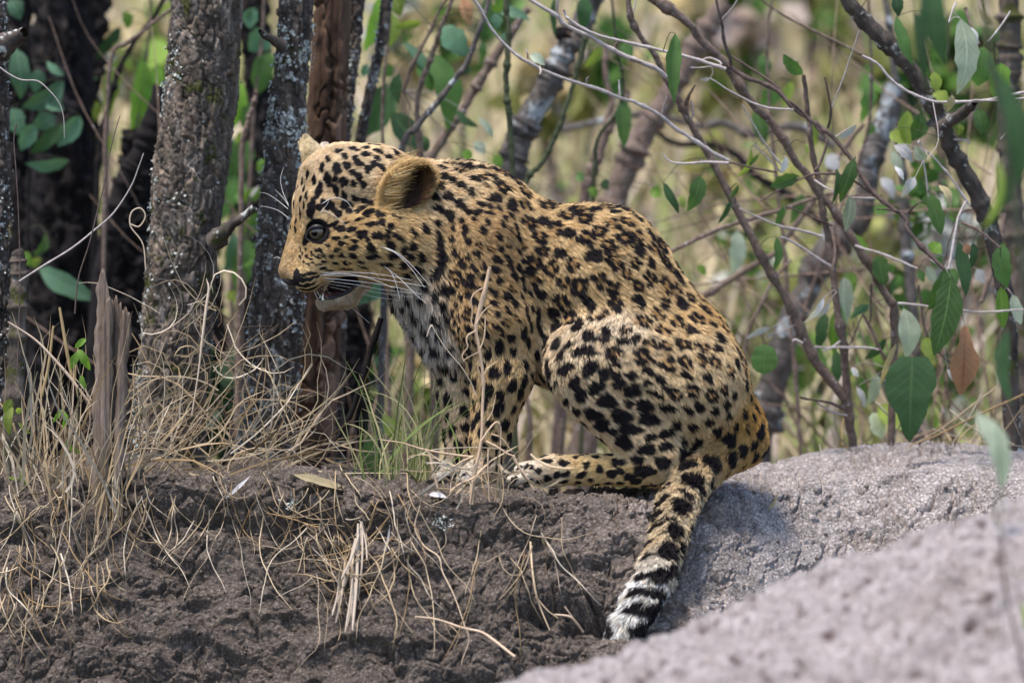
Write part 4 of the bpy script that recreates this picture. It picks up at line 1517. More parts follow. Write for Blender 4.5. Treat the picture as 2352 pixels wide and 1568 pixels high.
def trunk_mesh(name, pts, radii, m, Y, parent, rows=320, sides=150, amp=0.010, plate=(34, 34, 16), kind='bark', top=None):
    """solid trunk with displaced bark; pts traced, radii traced"""
    p = smooth_path(np.column_stack([np.asarray(pts, float), np.asarray(radii, float)]), rows)
    w = np.array([P(a, b, Y) for a, b, _ in p])
    k = S * (D + Y) / D
    v, f = tube(w, p[:, 2] * k, sides)
    v = v.reshape(rows, sides, 3)
    ctr = w[:, None, :]
    out = v - ctr
    rr = np.linalg.norm(out, axis=-1, keepdims=True)
    out = out / (rr + 1e-9)
    fv = v.reshape(-1, 3).astype(np.float32)
    wp = np.stack([fbm(fv * 30 + 3, 2), fbm(fv * 30 + 33, 2), fbm(fv * 30 + 63, 2)], 1)
    big = fbm(fv * np.array((9, 9, 5)) + Y * 10, 3) * 0.5
    if kind == 'bark':
        f1, e1, c1 = worley(fv * np.array(plate) + wp * 0.9)
        f2, e2, c2 = worley(fv * np.array(plate) * 2.6 + wp * 1.2 + 7)
        f1, e1, c1, tl1 = worley(fv * np.array(plate) + wp * 0.9, True)
        f2, e2, c2, tl2 = worley(fv * np.array(plate) * 2.6 + wp * 1.2 + 7, True)
        h = big * 0.9 + (c1 - 0.5) * 0.5 - 0.9 * np.clip(1 - e1 / 0.16, 0, 1) + (c2 - 0.5) * 0.4 - 0.35 * np.clip(1 - e2 / 0.2, 0, 1) + 0.22 * tl1 + 0.18 * tl2 + 0.35 * fbm(fv * np.array((150, 150, 40)), 3)
        tint = (0.62 + 0.45 * c1 + 0.45 * c2 + 0.5 * (c2 > 0.9))[:, None] * (np.array((1.0, 1.0, 1.0)) + (c1[:, None] - 0.5) * np.array((0.10, 0.0, -0.12)))
    else:
        rid = fbm(fv * np.array((120, 120, 5)) + wp * 0.5, 3)
        f1, e1, c1 = worley(fv * np.array((18, 18, 5)) + wp * 0.5)
        h = big + rid * 1.1 + (c1 - 0.5) * 0.9 - 0.8 * np.clip(1 - e1 / 0.08, 0, 1)
        tint = (0.55 + 0.9 * c1 + 0.5 * rid)[:, None] * np.ones((1, 3))
    v2 = fv + out.reshape(-1, 3) * (h * amp)[:, None]
    o = mesh_obj(name, v2, f, m, parent, True, np.clip(tint, 0.2, 2.2))
    return o, v2.reshape(rows, sides, 3), out


def lichen_part(v, out, parent, n, seed, bias=None, size=(3, 9), m=None, lo=0.0, hi=1.0):
    """crusty lichen flakes lifted a little off the bark"""
    rg = np.random.default_rng(seed)
    rows, sides, _ = v.shape
    mb = MB()
    fl = v.reshape(-1, 3).astype(np.float32)
    dens = fbm(fl * 16 + seed, 3) + 0.35 * fbm(fl * 50 + seed, 2)
    if bias is not None:
        dens = dens + bias(v, out).ravel()
    dens[(out[..., 1].ravel() > 0.35)] = -9
    rowi = np.repeat(np.arange(rows) / rows, sides)
    dens[(rowi < lo) | (rowi > hi)] = -9
    pr = np.clip(dens - 0.02, 0, None) ** 1.2
    pick = rg.choice(len(fl), n, p=pr / pr.sum())
    o2 = out.reshape(-1, 3)
    for i in pick:
        c = fl[i] + o2[i] * 0.0012 + rg.normal(size=3) * 0.002
        nrm = o2[i] + rg.normal(size=3) * 0.35
        nrm /= np.linalg.norm(nrm)
        a = np.cross(nrm, (0.3, 0.2, 0.9))
        a /= np.linalg.norm(a)
        b = np.cross(nrm, a)
        r = rg.uniform(*size) * S * 0.5 * (1.6 if rg.random() < 0.12 else 1)
        k = 6
        an = np.arange(k) * 2 * np.pi / k
        ra = r * rg.uniform(0.55, 1.25, k)
        ring = c + (np.cos(an) * ra)[:, None] * a + (np.sin(an) * ra)[:, None] * b + nrm * (rg.normal(size=(k, 1)) * r * 0.28)
        vv = np.vstack([c[None] + nrm * r * 0.3, ring])
        ff = np.array([(0, 1 + j, 1 + (j + 1) % k, 1 + (j + 2) % k) for j in range(0, k, 2)])
        g = rg.uniform(0.6, 1.15)
        mb.add(vv, ff, np.array((g, g * rg.uniform(0.98, 1.03), g * rg.uniform(0.92, 1.02))))
    o = mb.build('lichen', m, parent, smooth=False)
    o['kind'] = 'stuff'
    return o


M_LICHEN = noise_mat('lichen', ((0.3, (0.34, 0.36, 0.35)), (0.7, (0.56, 0.58, 0.57))), scale=300, rough=0.95, attr='col')


def foot_of(pts, Y):
    x, y = pts[-1]
    p = P(x, y, Y)
    return p


# ---- the big rough trunk on the left
ROUGH = [(500, -420), (486, -200), (476, 0), (468, 120), (462, 220), (446, 330), (434, 420), (426, 520), (416, 640), (406, 760), (396, 900), (386, 1020), (380, 1100)]
t1 = thing('tree', foot_of(ROUGH, 0.22), 'thick rough-barked tree trunk with pale flecks standing left of the cub', 'tree')
o_, v_, out_ = trunk_mesh('trunk', ROUGH, [80, 80, 82, 82, 84, 84, 86, 82, 82, 82, 82, 86, 92], BARK_DARK, 0.22, t1, rows=560, sides=170, amp=0.0048, plate=(92, 92, 26))
lichen_part(v_, out_, t1, 1100, 3, lambda v, o: 0.42 * np.clip(-o[..., 0], 0, 1) ** 3 - 0.12, (3, 9), M_LICHEN, lo=0.2)
pl_ = Plant.__new__(Plant)
pl_.o, pl_.paths = t1, []
pl_.branch([(490, 560), (520, 532), (545, 508), (585, 476)], 17, 7, BARK_LICHEN, Y=0.14, Y1=0.10, name='branch_stub', sides=10, wob=0.22)
# ---- the lichen-covered trunk behind the muzzle
LICH = [(700, -400), (690, -150), (680, 0), (672, 120), (664, 220), (656, 330), (650, 440), (644, 560), (636, 700), (628, 830), (618, 950), (610, 1040), (606, 1100)]
t2 = thing('tree', foot_of(LICH, 0.30), 'lichen-covered grey trunk directly behind the muzzle of the cub', 'tree')
o_, v_, out_ = trunk_mesh('trunk', LICH, [38, 40, 41, 40, 42, 46, 52, 56, 60, 62, 64, 68, 74], BARK_LICHEN, 0.30, t2, rows=560, sides=130, amp=0.0044, plate=(95, 95, 30))
lichen_part(v_, out_, t2, 2300, 5, lambda v, o: 0.12 + 0.15 * np.clip(-o[..., 0], 0, 1) + 0.25 * np.clip((v[..., 2:3] * 0 + v[..., 2][..., None])[..., 0] - 0.72, 0, 0.3), (3, 10), M_LICHEN, lo=0.2)
pl_ = Plant.__new__(Plant)
pl_.o, pl_.paths = t2, []
pl_.branch([(650, 108), (628, 92), (614, 84), (597, 72)], 14, 6, BARK_LICHEN, Y=0.24, Y1=0.2, name='branch_stub', sides=9, wob=0.2)
# ---- peeled brown trunk
PEEL = [(775, -400), (768, -150), (760, 0), (757, 150), (748, 300), (742, 450), (738, 600), (734, 740), (722, 880), (706, 980), (695, 1080)]
t3 = thing('tree', foot_of(PEEL, 0.40), 'bare brown trunk with its bark peeled off, right of the lichen trunk', 'tree')
trunk_mesh('trunk', PEEL, [38, 38, 40, 40, 40, 42, 46, 52, 54, 56, 60], BARK_PEELED, 0.40, t3, rows=420, sides=110, amp=0.0075, kind='wood')
# ---- two slim saplings
for pts_, r_, Y_, lab in (([(830, -300), (822, -60), (815, 60), (803, 170), (790, 290), (772, 420), (755, 600), (742, 800), (735, 1060)], 19, 0.50, 'slim straight sapling with grey flecked bark beside the peeled brown trunk'),
                          ([(910, -300), (895, -40), (880, 60), (862, 160), (842, 250), (826, 330), (806, 450), (790, 640), (780, 850), (776, 1070)], 13, 0.53, 'thinnest lichen-spotted sapling, rising just behind the top of the head')):
    o_ = thing('sapling', foot_of(pts_, Y_), lab, 'tree')
    _, v_, out_ = trunk_mesh('trunk', pts_, [r_] * len(pts_), BARK_LICHEN, Y_, o_, rows=360, sides=60, amp=0.0035, plate=(90, 90, 50))
    lichen_part(v_, out_, o_, 500, int(r_), None, (3, 7), M_LICHEN)
# ---- trunk cut by the left edge of the picture, with a broken spur
EDGE_T = [(-60, -350), (-40, -100), (-22, 60), (-16, 200), (-14, 400), (-12, 600), (-8, 800), (-6, 950), (-10, 1110)]
t6 = thing('tree', foot_of(EDGE_T, 0.16), 'grey trunk cut off by the left edge, with a broken spur near its top', 'tree')
_, v_, out_ = trunk_mesh('trunk', EDGE_T, [36, 36, 38, 36, 36, 34, 36, 38, 42], BARK_LICHEN, 0.16, t6, rows=420, sides=90, amp=0.006, plate=(70, 70, 45))
lichen_part(v_, out_, t6, 900, 15, lambda v, o: 0.25 + 0 * o[..., 0], (3, 8), M_LICHEN, lo=0.2)
pl_ = Plant.__new__(Plant)
pl_.o, pl_.paths = t6, []
pl_.branch([(-10, 120), (18, 100), (40, 84), (58, 74)], 30, 14, BARK_LICHEN, Y=0.13, Y1=0.10, name='branch_stub', sides=12, wob=0.15)
pl_.branch([(30, 1090), (38, 900), (44, 760), (46, 640), (40, 575)], 24, 15, BARK_DARK, Y=0.12, Y1=0.12, name='branch_stub', sides=14, wob=0.12)
# ---- trunks behind, near black so that their bark colour carries the shade
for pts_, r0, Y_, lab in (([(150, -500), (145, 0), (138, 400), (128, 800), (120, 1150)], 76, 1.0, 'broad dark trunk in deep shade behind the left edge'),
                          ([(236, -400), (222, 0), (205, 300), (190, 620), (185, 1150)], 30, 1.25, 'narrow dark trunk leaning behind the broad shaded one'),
                          ([(330, 300), (318, 430), (300, 560), (290, 760), (288, 1150)], 52, 0.95, 'squat near-black trunk added to fill the shaded gap left of the rough trunk'),  # added dark shape where the gap is only deep shade
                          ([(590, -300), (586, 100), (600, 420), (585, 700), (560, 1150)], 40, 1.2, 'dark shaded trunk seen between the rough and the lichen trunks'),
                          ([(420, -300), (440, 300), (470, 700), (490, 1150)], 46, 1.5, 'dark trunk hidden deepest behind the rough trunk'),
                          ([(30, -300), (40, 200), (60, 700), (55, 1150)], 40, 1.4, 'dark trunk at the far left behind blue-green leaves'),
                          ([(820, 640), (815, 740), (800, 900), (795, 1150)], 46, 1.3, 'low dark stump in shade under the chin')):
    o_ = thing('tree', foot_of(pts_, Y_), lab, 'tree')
    trunk_mesh('trunk', pts_, [r0] * len(pts_), BARK_BLACK_SHADE, Y_, o_, rows=140, sides=48, amp=0.014, plate=(24, 24, 12))

# ---- broken weathered stake
stake_loc = P(262, 1175, -0.07)
stake = thing('broken_stake', stake_loc, 'weathered grey snag of split wood standing in the dry grass', 'stump')


def splinter(x0, x1, xb0, xb1, ytop, ybase, Y, dep, notch, seed, name='splinter'):
    rg = np.random.default_rng(seed)
    nx, ny = 11, 60
    us = np.linspace(0, 1, nx)
    top = ytop + np.interp(us, np.linspace(0, 1, len(notch)), notch)
    V = []
    for side in (0, 1):
        for j in range(ny):
            s_ = j / (ny - 1)
            for i, u in enumerate(us):
                yy = top[i] + (ybase - top[i]) * s_
                xt, xb = x0 + (x1 - x0) * u, xb0 + (xb1 - xb0) * u
                xx = xt + (xb - xt) * ((yy - ytop) / (ybase - ytop)) + (2.6 * math.sin(yy / 23 + seed * 2) + 1.6 * math.sin(yy / 7.3 + seed)) * (1 if i in (0, nx - 1) else 0.5)
                bulge = math.sqrt(max(0.0, 1 - (2 * u - 1) ** 2))
                d_ = dep * (0.35 + 0.65 * bulge) * (0.5 if side else 1.0)
                V.append((xx, yy, (-d_ if side == 0 else d_)))
    V = np.array(V)
    w = np.array([P(a, b, Y) for a, b, _ in V])
    fv = np.column_stack([V[:, 0] * S, V[:, 2] * 0 + seed, V[:, 1] * S]).astype(np.float32)
    gr = fbm(fv * np.array((260, 1, 9)), 3) + 0.5 * fbm(fv * np.array((90, 1, 5)) + 9, 2)
    w[:, 1] = Y + V[:, 2] * S + np.where(V[:, 2] < 0, -1, 1) * gr * 0.0045
    n1 = nx * ny
    F = []
    for side in (0, 1):
        for j in range(ny - 1):
            for i in range(nx - 1):
                a = side * n1 + j * nx + i
                q = (a, a + 1, a + nx + 1, a + nx)
                F.append(q if side == 0 else q[::-1])
    for j in range(ny - 1):
        for i in (0, nx - 1):
            a = j * nx + i
            q = (a, a + nx, a + nx + n1, a + n1)
            F.append(q if i == 0 else q[::-1])
    for i in range(nx - 1):
        a = i
        F.append((a, a + n1, a + n1 + 1, a + 1))
    mesh_obj(name, w, np.array(F), WOOD_GREY, stake, True)


splinter(224, 266, 206, 246, 614, 1190, -0.07, 15, [46, 30, 8, 0, 26, 44, 78, 70, 110], 1)
splinter(250, 290, 228, 262, 672, 1190, -0.062, 12, [60, 10, 26, 0, 34, 20, 46, 30], 2)
splinter(276, 303, 248, 276, 700, 1190, -0.07, 15, [50, 40, 12, 16, 0, 22, 12, 40], 3)
splinter(236, 262, 226, 250, 680, 1185, -0.078, 9, [50, 10, 0, 70], 4)

# ================================================================== shrubs on the right
S1 = Plant('shrub', P(1958, 1045, 0.42), 'leafless brown shrub forking low into two rough stems right of the cub', 'shrub')
b_ = lambda f, *uv: [f(*q) for q in uv]
stem1 = [(1962, 1060)] + b_(cb, (905, 1450), (870, 1200), (858, 1000), (845, 800), (800, 550)) + b_(c6, (665, 1220), (640, 1100), (600, 880), (570, 700), (555, 520), (542, 390))
S1.branch(stem1, 11.5, 4.5, BARK_BROWN, 0.40, 0.30, name='stem')
stem2 = b_(cb, (860, 1150), (730, 980), (640, 860), (540, 640), (440, 430), (330, 230), (200, 0)) + b_(c6, (60, 800), (0, 700)) + b_(c5, (2060, 820), (1990, 680), (1910, 550), (1830, 380), (1740, 270), (1660, 120), (1640, -60), (1620, -260))
S1.branch(stem2, 12, 5, BARK_BROWN, 0.38, 0.26, name='stem')
S1.branch(b_(c5, (2352, 1130), (2260, 1090), (2170, 1030), (2080, 970), (1980, 910), (1890, 830), (1790, 770), (1680, 720), (1560, 680), (1450, 630), (1350, 600), (1240, 560), (1100, 510), (1000, 460), (880, 390), (790, 310), (690, 200), (620, 90), (550, -10), (480, -160)), 4.4, 3.0, TWIG_PALE, 0.24, 0.16)
S1.branch(b_(c5, (1910, 545), (1840, 490), (1700, 430), (1570, 370), (1480, 330), (1370, 260), (1200, 180), (1140, 120), (950, 0), (840, -90)), 5.0, 4.2, TWIG_PALE, 0.22, 0.16)
S1.branch(b_(c5, (2330, 490), (2150, 430), (1960, 370), (1760, 320), (1590, 280), (1400, 240), (1230, 150), (1190, 70)), 4.2, 2.4, TWIG_PALE, 0.2, 0.18)
S1.branch(b_(c5, (1890, 1080), (1940, 1135), (2050, 1150), (2180, 1140), (2352, 1148)), 1.6, 3.0, TWIG_PALE, 0.2, 0.2)
S1.branch(b_(c6, (0, 830), (100, 830), (240, 855), (410, 890)), 2.8, 2.0, TWIG_DARK, 0.26, 0.26)
S1.branch(b_(c5, (2050, 740), (2070, 680), (2110, 605)), 5, 2.0, BARK_BROWN, 0.28, 0.24)
S1.branch(b_(c5, (2090, 840), (2100, 790), (2085, 710)), 2.5, 2.0, TWIG_PALE, 0.26, 0.24)
S1.branch(b_(c5, (1880, 800), (1900, 740), (1925, 670)), 2.6, 2.2, TWIG_PALE, 0.22, 0.2)
S1.branch(b_(c5, (1585, 670), (1582, 620), (1578, 560)), 2.2, 1.8, TWIG_PALE, 0.2, 0.2)
S1.branch(b_(c5, (1350, 585), (1352, 555), (1368, 540)), 2.2, 1.8, TWIG_PALE, 0.18, 0.16)
S1.branch(b_(c5, (935, 410), (935, 370), (925, 348)), 2.2, 1.6, TWIG_PALE, 0.18, 0.16)
S1.branch(b_(c5, (1020, 470), (1030, 500), (1020, 525)), 2.2, 1.4, TWIG_PALE, 0.18, 0.16)
S1.branch(b_(c5, (1145, 110), (1140, 60), (1155, -40)), 3.0, 2.4, TWIG_PALE, 0.18, 0.16)
S1.branch(b_(c5, (1585, 280), (1550, 330), (1550, 375), (1640, 410), (1740, 440)), 2.6, 1.8, BARK_BROWN, 0.2, 0.2)
S1.branch(b_(c5, (1680, 80), (1690, 40), (1705, -10)), 2.2, 1.8, TWIG_PALE, 0.24, 0.24)
S1.branch(b_(cb, (850, 1225), (760, 1185), (640, 1160), (530, 1140)), 4.0, 2.4, TWIG_DARK, 0.36, 0.28)
S1.branch(b_(cb, (870, 1270), (780, 1250), (700, 1210), (650, 1175)), 2.6, 1.8, TWIG_PALE, 0.36, 0.3)
S1.branch(b_(cb, (830, 720), (760, 770), (690, 795)), 2.4, 1.6, TWIG_PALE, 0.36, 0.3)
S1.branch(b_(cb, (630, 770), (740, 772), (880, 772), (1000, 770), (1110, 785)), 2.8, 2.4, TWIG_PALE, 0.32, 0.34)
S1.branch(b_(cb, (545, 740), (500, 715), (480, 715), (475, 730)), 2.8, 2.2, TWIG_PALE, 0.3, 0.3)
S1.leaf(c6(540, 385), c6(432, 285), 38, 'g', 0.28, 0.7, 0.3)
S1.leaf(c5(1975, 235), c5(1968, 735), 37, 'g', 0.14, 0.2, 0.05, 'l', fold=0.5)
S1.leaf(c5(950, 385), c5(1062, 455), 26, 'p', 0.15, 0.4)
S1.leaf(c5(2150, 1235), c5(2062, 1492), 38, 'g', 0.3, 0.3)
S1.leaf(c5(1890, 1285), c5(2012, 1500), 22, 'd', 0.33, 0.4)
S1.leaf(c6(170, 1035), c6(113, 1158), 15, 'd', 0.3, 0.5, 0.3)
S1.leaf(c6(205, 955), c6(165, 1030), 13, 'g', 0.3, 0.6, 0.3)
S1.leaf(c6(442, 1062), c6(400, 1172), 20, 'g', 0.32, 0.4)
S1.leaf(c6(402, 1222), c6(392, 1402), 22, 'g', 0.32, 0.3)
S1.leaf(cb(700, 405), cb(578, 605), 16, 'l', 0.3, 0.4, 0.3)
S1.leaf(cb(740, 425), cb(650, 560), 12, 'l', 0.3, 0.5, 0.3)
S1.leaf(cb(310, 625), cb(118, 685), 16, 'l', 0.34, 0.4, -0.4)
S1.leaf(cb(340, 665), cb(275, 695), 9, 'l', 0.34, 0.4, -0.3)
S1.leaf(cb(265, 745), cb(262, 972), 62, 'g', 0.30, 0.1, 0.08, 'r', label='round green leaf nearest the back of the cub')
S1.leaf(cb(715, 520), cb(668, 800), 30, 'd', 0.5, 0.2)
S1.leaf(cb(775, 515), cb(790, 835), 28, 'b', 0.52, 0.2)
S1.leaf(cb(830, 470), cb(885, 770), 30, 'g', 0.52, 0.4)
S1.leaf(cb(790, 790), cb(812, 1035), 30, 'd', 0.5, 0.3)
S1.leaf(cb(640, 780), cb(730, 930), 26, 'g', 0.55, 0.4)

S2 = Plant('shrub', P(2046, 1040, 0.46), 'tall shrub whose long scaly stem slants across the right half', 'shrub')
st = [(2046, 1045), (2050, 900), (2058, 770)] + b_(cb, (1232, 490), (1180, 420), (1090, 280)) + b_(c6, (920, 1430), (850, 1320), (780, 1210), (700, 1090), (620, 1000), (570, 920), (500, 830), (440, 710), (370, 610), (300, 540), (230, 450), (150, 340), (90, 270), (0, 190)) + b_(c5, (2080, 170), (1950, 70), (1800, -20), (1640, -120))
S2.branch(st, 9, 9.5, BARK_BROWN, 0.40, 0.24, name='stem', step=8)
tw = b_(c6, (150, 335), (250, 400), (400, 460), (500, 560), (620, 640), (700, 710), (780, 800), (840, 900), (930, 1010), (1070, 1110), (1090, 1180), (1180, 1290), (1270, 1390))
S2.branch(tw, 5.2, 4.2, TWIG_DARK, 0.26, 0.2)
for pts_, r0, r1, m_, ya in (((((165, 340), (165, 300), (130, 200), (120, 120), (90, -10)), 4.2, 3.0, TWIG_DARK, 0.26)),
                             ((((170, 290), (280, 360), (400, 440), (440, 500), (520, 560), (640, 690), (662, 740), (625, 850), (600, 880)), 2.6, 3.2, TWIG_DARK, 0.26)),
                             ((((665, 660), (680, 560), (650, 400)), 3.2, 1.8, TWIG_DARK, 0.24)),
                             ((((490, 568), (330, 550), (200, 490), (60, 405)), 2.4, 1.6, TWIG_PALE, 0.22)),
                             ((((440, 865), (350, 750), (290, 650), (225, 540)), 2.6, 1.6, TWIG_PALE, 0.26)),
                             ((((425, 890), (360, 820), (285, 745)), 2.0, 1.4, TWIG_PALE, 0.26)),
                             ((((910, 1010), (840, 960), (740, 905), (600, 900), (520, 930), (400, 990), (320, 1040)), 3.0, 1.6, TWIG_DARK, 0.24)),
                             ((((690, 1165), (560, 1110), (450, 1065)), 2.6, 1.5, TWIG_DARK, 0.28)),
                             ((((640, 1222), (500, 1185), (400, 1160), (210, 1075)), 3.0, 1.6, TWIG_PALE, 0.3)),
                             ((((700, 1390), (640, 1350), (480, 1245), (420, 1225)), 3.6, 2.4, TWIG_PALE, 0.3)),
                             ((((690, 1180), (705, 1300), (690, 1400)), 3.0, 2.4, BARK_BROWN, 0.32)),
                             ((((1060, 1100), (990, 1085), (920, 1080)), 2.6, 1.4, TWIG_DARK, 0.22)),
                             ((((1085, 1100), (1120, 1060), (1155, 1045)), 2.6, 1.6, TWIG_DARK, 0.22)),
                             ((((910, 1025), (850, 1022), (790, 1020)), 2.0, 1.4, TWIG_PALE, 0.22)),
                             ((((690, 550), (750, 400), (790, 280), (830, 160)), 1.5, 1.3, TWIG_PALE, 0.22)),
                             ((((0, 320), (60, 300), (120, 335), (20, 350), (-40, 350)), 2.0, 1.4, TWIG_PALE, 0.24)),
                             ((((110, 110), (160, 60), (210, -10)), 1.9, 1.4, TWIG_PALE, 0.24)),
                             ((((810, 1270), (960, 1315), (1130, 1385)), 3.0, 2.4, TWIG_PALE, 0.34)),
                             ((((600, 930), (660, 970), (700, 985)), 2.4, 1.4, TWIG_PALE, 0.26))):
    S2.branch(b_(c6, *pts_), r0, r1, m_, ya, ya - 0.03)
for pts_, r0, r1, m_, ya in (((((1052, 300), (1048, 450), (1040, 590)), 2.6, 2.2, TWIG_DARK, 0.36)), ((((985, 525), (1030, 600), (1080, 700), (1120, 790), (1175, 865)), 3.4, 3.0, TWIG_DARK, 0.34)),
                             ((((980, 540), (940, 640), (890, 750)), 1.8, 1.4, TWIG_DARK, 0.36)), ((((1400, 310), (1420, 450), (1440, 600), (1500, 750), (1650, 900)), 2.4, 3.0, TWIG_DARK, 0.34)),
                             ((((1245, 445), (1330, 450), (1480, 470)), 3.0, 2.2, TWIG_PALE, 0.3)), ((((1725, 497), (1900, 505), (2200, 488)), 2.4, 2.2, TWIG_PALE, 0.25))):
    S2.branch(b_(cb, *pts_), r0, r1, m_, ya, ya)
S2.leaf(c6(455, 812), c6(428, 895), 17, 'l', 0.24, 0.3)
S2.leaf(c6(512, 905), c6(370, 968), 34, 'g', 0.2, 0.3, label='broad green leaf lying across the scaly stem')
S2.leaf(c6(805, 818), c6(738, 1050), 34, 'g', 0.2, 0.3)
S2.leaf(c6(715, 872), c6(693, 1062), 15, 'd', 0.22, 0.5)
S2.leaf(c6(785, 1010), c6(765, 1192), 32, 'p', 0.26, 0.3)
S2.leaf(c6(925, 1318), c6(962, 1472), 42, 'g', 0.34, 0.2, 0.1, 'r')
S2.leaf(c6(60, 405), c6(6, 412), 9, 'l', 0.22, 0.3)
S2.leaf(c6(815, 648), c6(722, 718), 17, 'l', 0.3, 0.3)
S2.leaf(c6(270, 762), c6(190, 920), 17, 'y', 0.34, 0.6)
S2.leaf(c6(310, 795), c6(258, 860), 12, 'g', 0.34, 0.6)
S2.leaf(c6(550, 740), c6(566, 800), 9, 'y', 0.28, 0.4)
S2.leaf(cb(1290, 480), cb(1310, 860), 50, 'p', 0.30, 0.1)
S2.leaf(cb(1235, 738), cb(1168, 1055), 17, 's', 0.26, 0.6, 0.35)
S2.leaf(cb(1355, 838), cb(1338, 1468), 112, 'd', 0.20, 0.06, 0.06, 'h', label='largest leaf, dark green and heart-shaped, hanging above the pale crest', fold=0.08)
S2.leaf(cb(1435, 690), cb(1500, 900), 40, 'y', 0.3, 0.5)
S2.leaf(cb(1095, 965), cb(1025, 1195), 30, 'p', 0.4, 0.4)
S2.leaf(cb(940, 1060), cb(1012, 1215), 17, 'l', 0.4, 0.4)
S2.leaf(cb(905, 915), cb(962, 985), 15, 'l', 0.42, 0.4)
S2.leaf(cb(1100, 1200), cb(1290, 1385), 58, 'y', 0.5, 0.5)
S2.leaf(cb(1060, 1250), cb(1150, 1440), 44, 'p', 0.5, 0.5)
S2.leaf(cb(1165, 705), cb(1005, 862), 22, 'd', 0.4, 0.4)
S2.leaf(cb(1035, 455), cb(895, 562), 22, 't', 0.4, 0.5)
S2.leaf(cb(850, 250), cb(880, 600), 46, 'p', 0.6, 0.5)
S2.leaf(c6(775, 1210), c6(880, 1330), 30, 'b', 0.5, 0.4)

S3 = Plant('shrub', P(2330, 1060, 0.42), 'thick lichen-flecked limb slanting down at the upper right, with broad leaves', 'shrub')
st = [(2330, 1060), (2322, 900), (2318, 760), (2300, 640)] + b_(c6, (1520, 1230), (1480, 1110), (1440, 1020), (1380, 910), (1320, 800), (1280, 720), (1250, 650), (1220, 570), (1170, 480), (1110, 390), (1040, 300), (960, 220), (870, 130), (800, 50), (740, -40), (600, -200))
S3.branch(st, 19, 17, BARK_LICHEN, 0.36, 0.24, name='stem', sides=24, wob=0.10, step=5)
S3.branch(b_(c6, (1255, 655), (1330, 605), (1385, 560), (1425, 530)), 15, 8, BARK_LICHEN, 0.26, 0.2, sides=16, wob=0.1, step=4)
for pts_, r0, r1, m_, ya in (((((1690, 478), (1500, 515), (1350, 520), (1200, 515), (1060, 460), (980, 400), (920, 330), (845, 288)), 3.4, 2.8, TWIG_PALE, 0.16)),
                             ((((1700, 505), (1560, 520), (1420, 518)), 2.4, 2.0, TWIG_PALE, 0.16)),
                             ((((1200, 1090), (1150, 760), (1130, 740)), 2.4, 1.6, TWIG_PALE, 0.26)),
                             ((((1400, 1060), (1290, 900), (1180, 780)), 2.6, 1.8, TWIG_PALE, 0.24)),
                             ((((1380, 1040), (1340, 1130), (1310, 1290), (1290, 1390)), 3.0, 2.6, TWIG_PALE, 0.22)),
                             ((((1360, 1150), (1450, 1190), (1560, 1280)), 2.8, 2.2, BARK_BROWN, 0.26)),
                             ((((1260, 1390), (1300, 1230), (1360, 1100), (1420, 1080)), 2.6, 1.8, BARK_BROWN, 0.28)),
                             ((((1330, 10), (1310, 60), (1290, 120)), 2.2, 1.6, TWIG_PALE, 0.22)),
                             ((((1380, 40), (1420, 160), (1450, 230)), 4.0, 3.0, BARK_BROWN, 0.26)),
                             ((((1680, 640), (1600, 680), (1560, 720)), 2.4, 1.6, TWIG_PALE, 0.24)),
                             ((((1660, 510), (1640, 600), (1600, 680)), 2.2, 1.6, TWIG_DARK, 0.24)),
                             ((((1610, 60), (1550, 150), (1490, 220)), 2.2, 1.6, TWIG_PALE, 0.24)),
                             ((((1580, 1100), (1540, 1300), (1460, 1560)), 6, 6, BARK_BROWN, 0.5)),
                             ((((1320, 720), (1385, 725), (1400, 740)), 2.4, 1.4, TWIG_PALE, 0.26))):
    S3.branch(b_(c6, *pts_), r0, r1, m_, ya, ya - 0.02)
for a, b, w_, k_, y_, t_, sh in (((1002, -30), (1035, 90), 28, 'd', 0.2, 0.3, 'o'), ((1020, 85), (1122, 335), 34, 'g', 0.2, 0.4, 'l'), ((1352, 95), (1340, 490), 56, 'p', 0.18, 0.1, 'o'), ((1475, 240), (1450, 445), 56, 'g', 0.2, 0.2, 'r'),
                                ((1560, 325), (1545, 510), 50, 'b', 0.22, 0.2, 'r'), ((1215, 370), (1240, 480), 30, 'y', 0.26, 0.3, 'o'), ((1210, 480), (1300, 540), 30, 'y', 0.26, 0.3, 'o'), ((1010, 752), (1112, 835), 28, 'l', 0.2, 0.3, 'o'),
                                ((1118, 915), (1052, 1025), 25, 'l', 0.2, 0.3, 'o'), ((1012, 858), (1065, 930), 14, 'l', 0.2, 0.4, 'o'), ((1195, 1000), (1262, 1210), 42, 'g', 0.24, 0.3, 'o'), ((1240, 955), (1312, 1072), 22, 's', 0.22, 0.5, 'o'),
                                ((1165, 1010), (1190, 1060), 20, 'g', 0.26, 0.4, 'o'), ((1150, 580), (1110, 730), 44, 'g', 0.34, 0.3, 'o'), ((1080, 570), (1090, 760), 40, 'y', 0.38, 0.3, 'o'), ((990, 680), (1080, 740), 46, 'y', 0.38, 0.5, 'o'),
                                ((1310, 490), (1290, 580), 22, 's', 0.12, 0.5, 'o'), ((1440, 560), (1470, 700), 36, 'g', 0.3, 0.3, 'o'), ((1350, 640), (1340, 700), 24, 'y', 0.3, 0.3, 'o'), ((1390, 140), (1450, 230), 14, 'l', 0.22, 0.5, 'o'),
                                ((1590, 545), (1640, 575), 14, 'l', 0.24, 0.4, 'o'), ((1180, 820), (1120, 750), 26, 'p', 0.1, 0.4, 'o'), ((1110, 650), (1000, 690), 28, 'p', 0.4, 0.5, 'o')):
    S3.leaf(c6(*a), c6(*b), w_, k_, y_, t_, 0.15, sh)
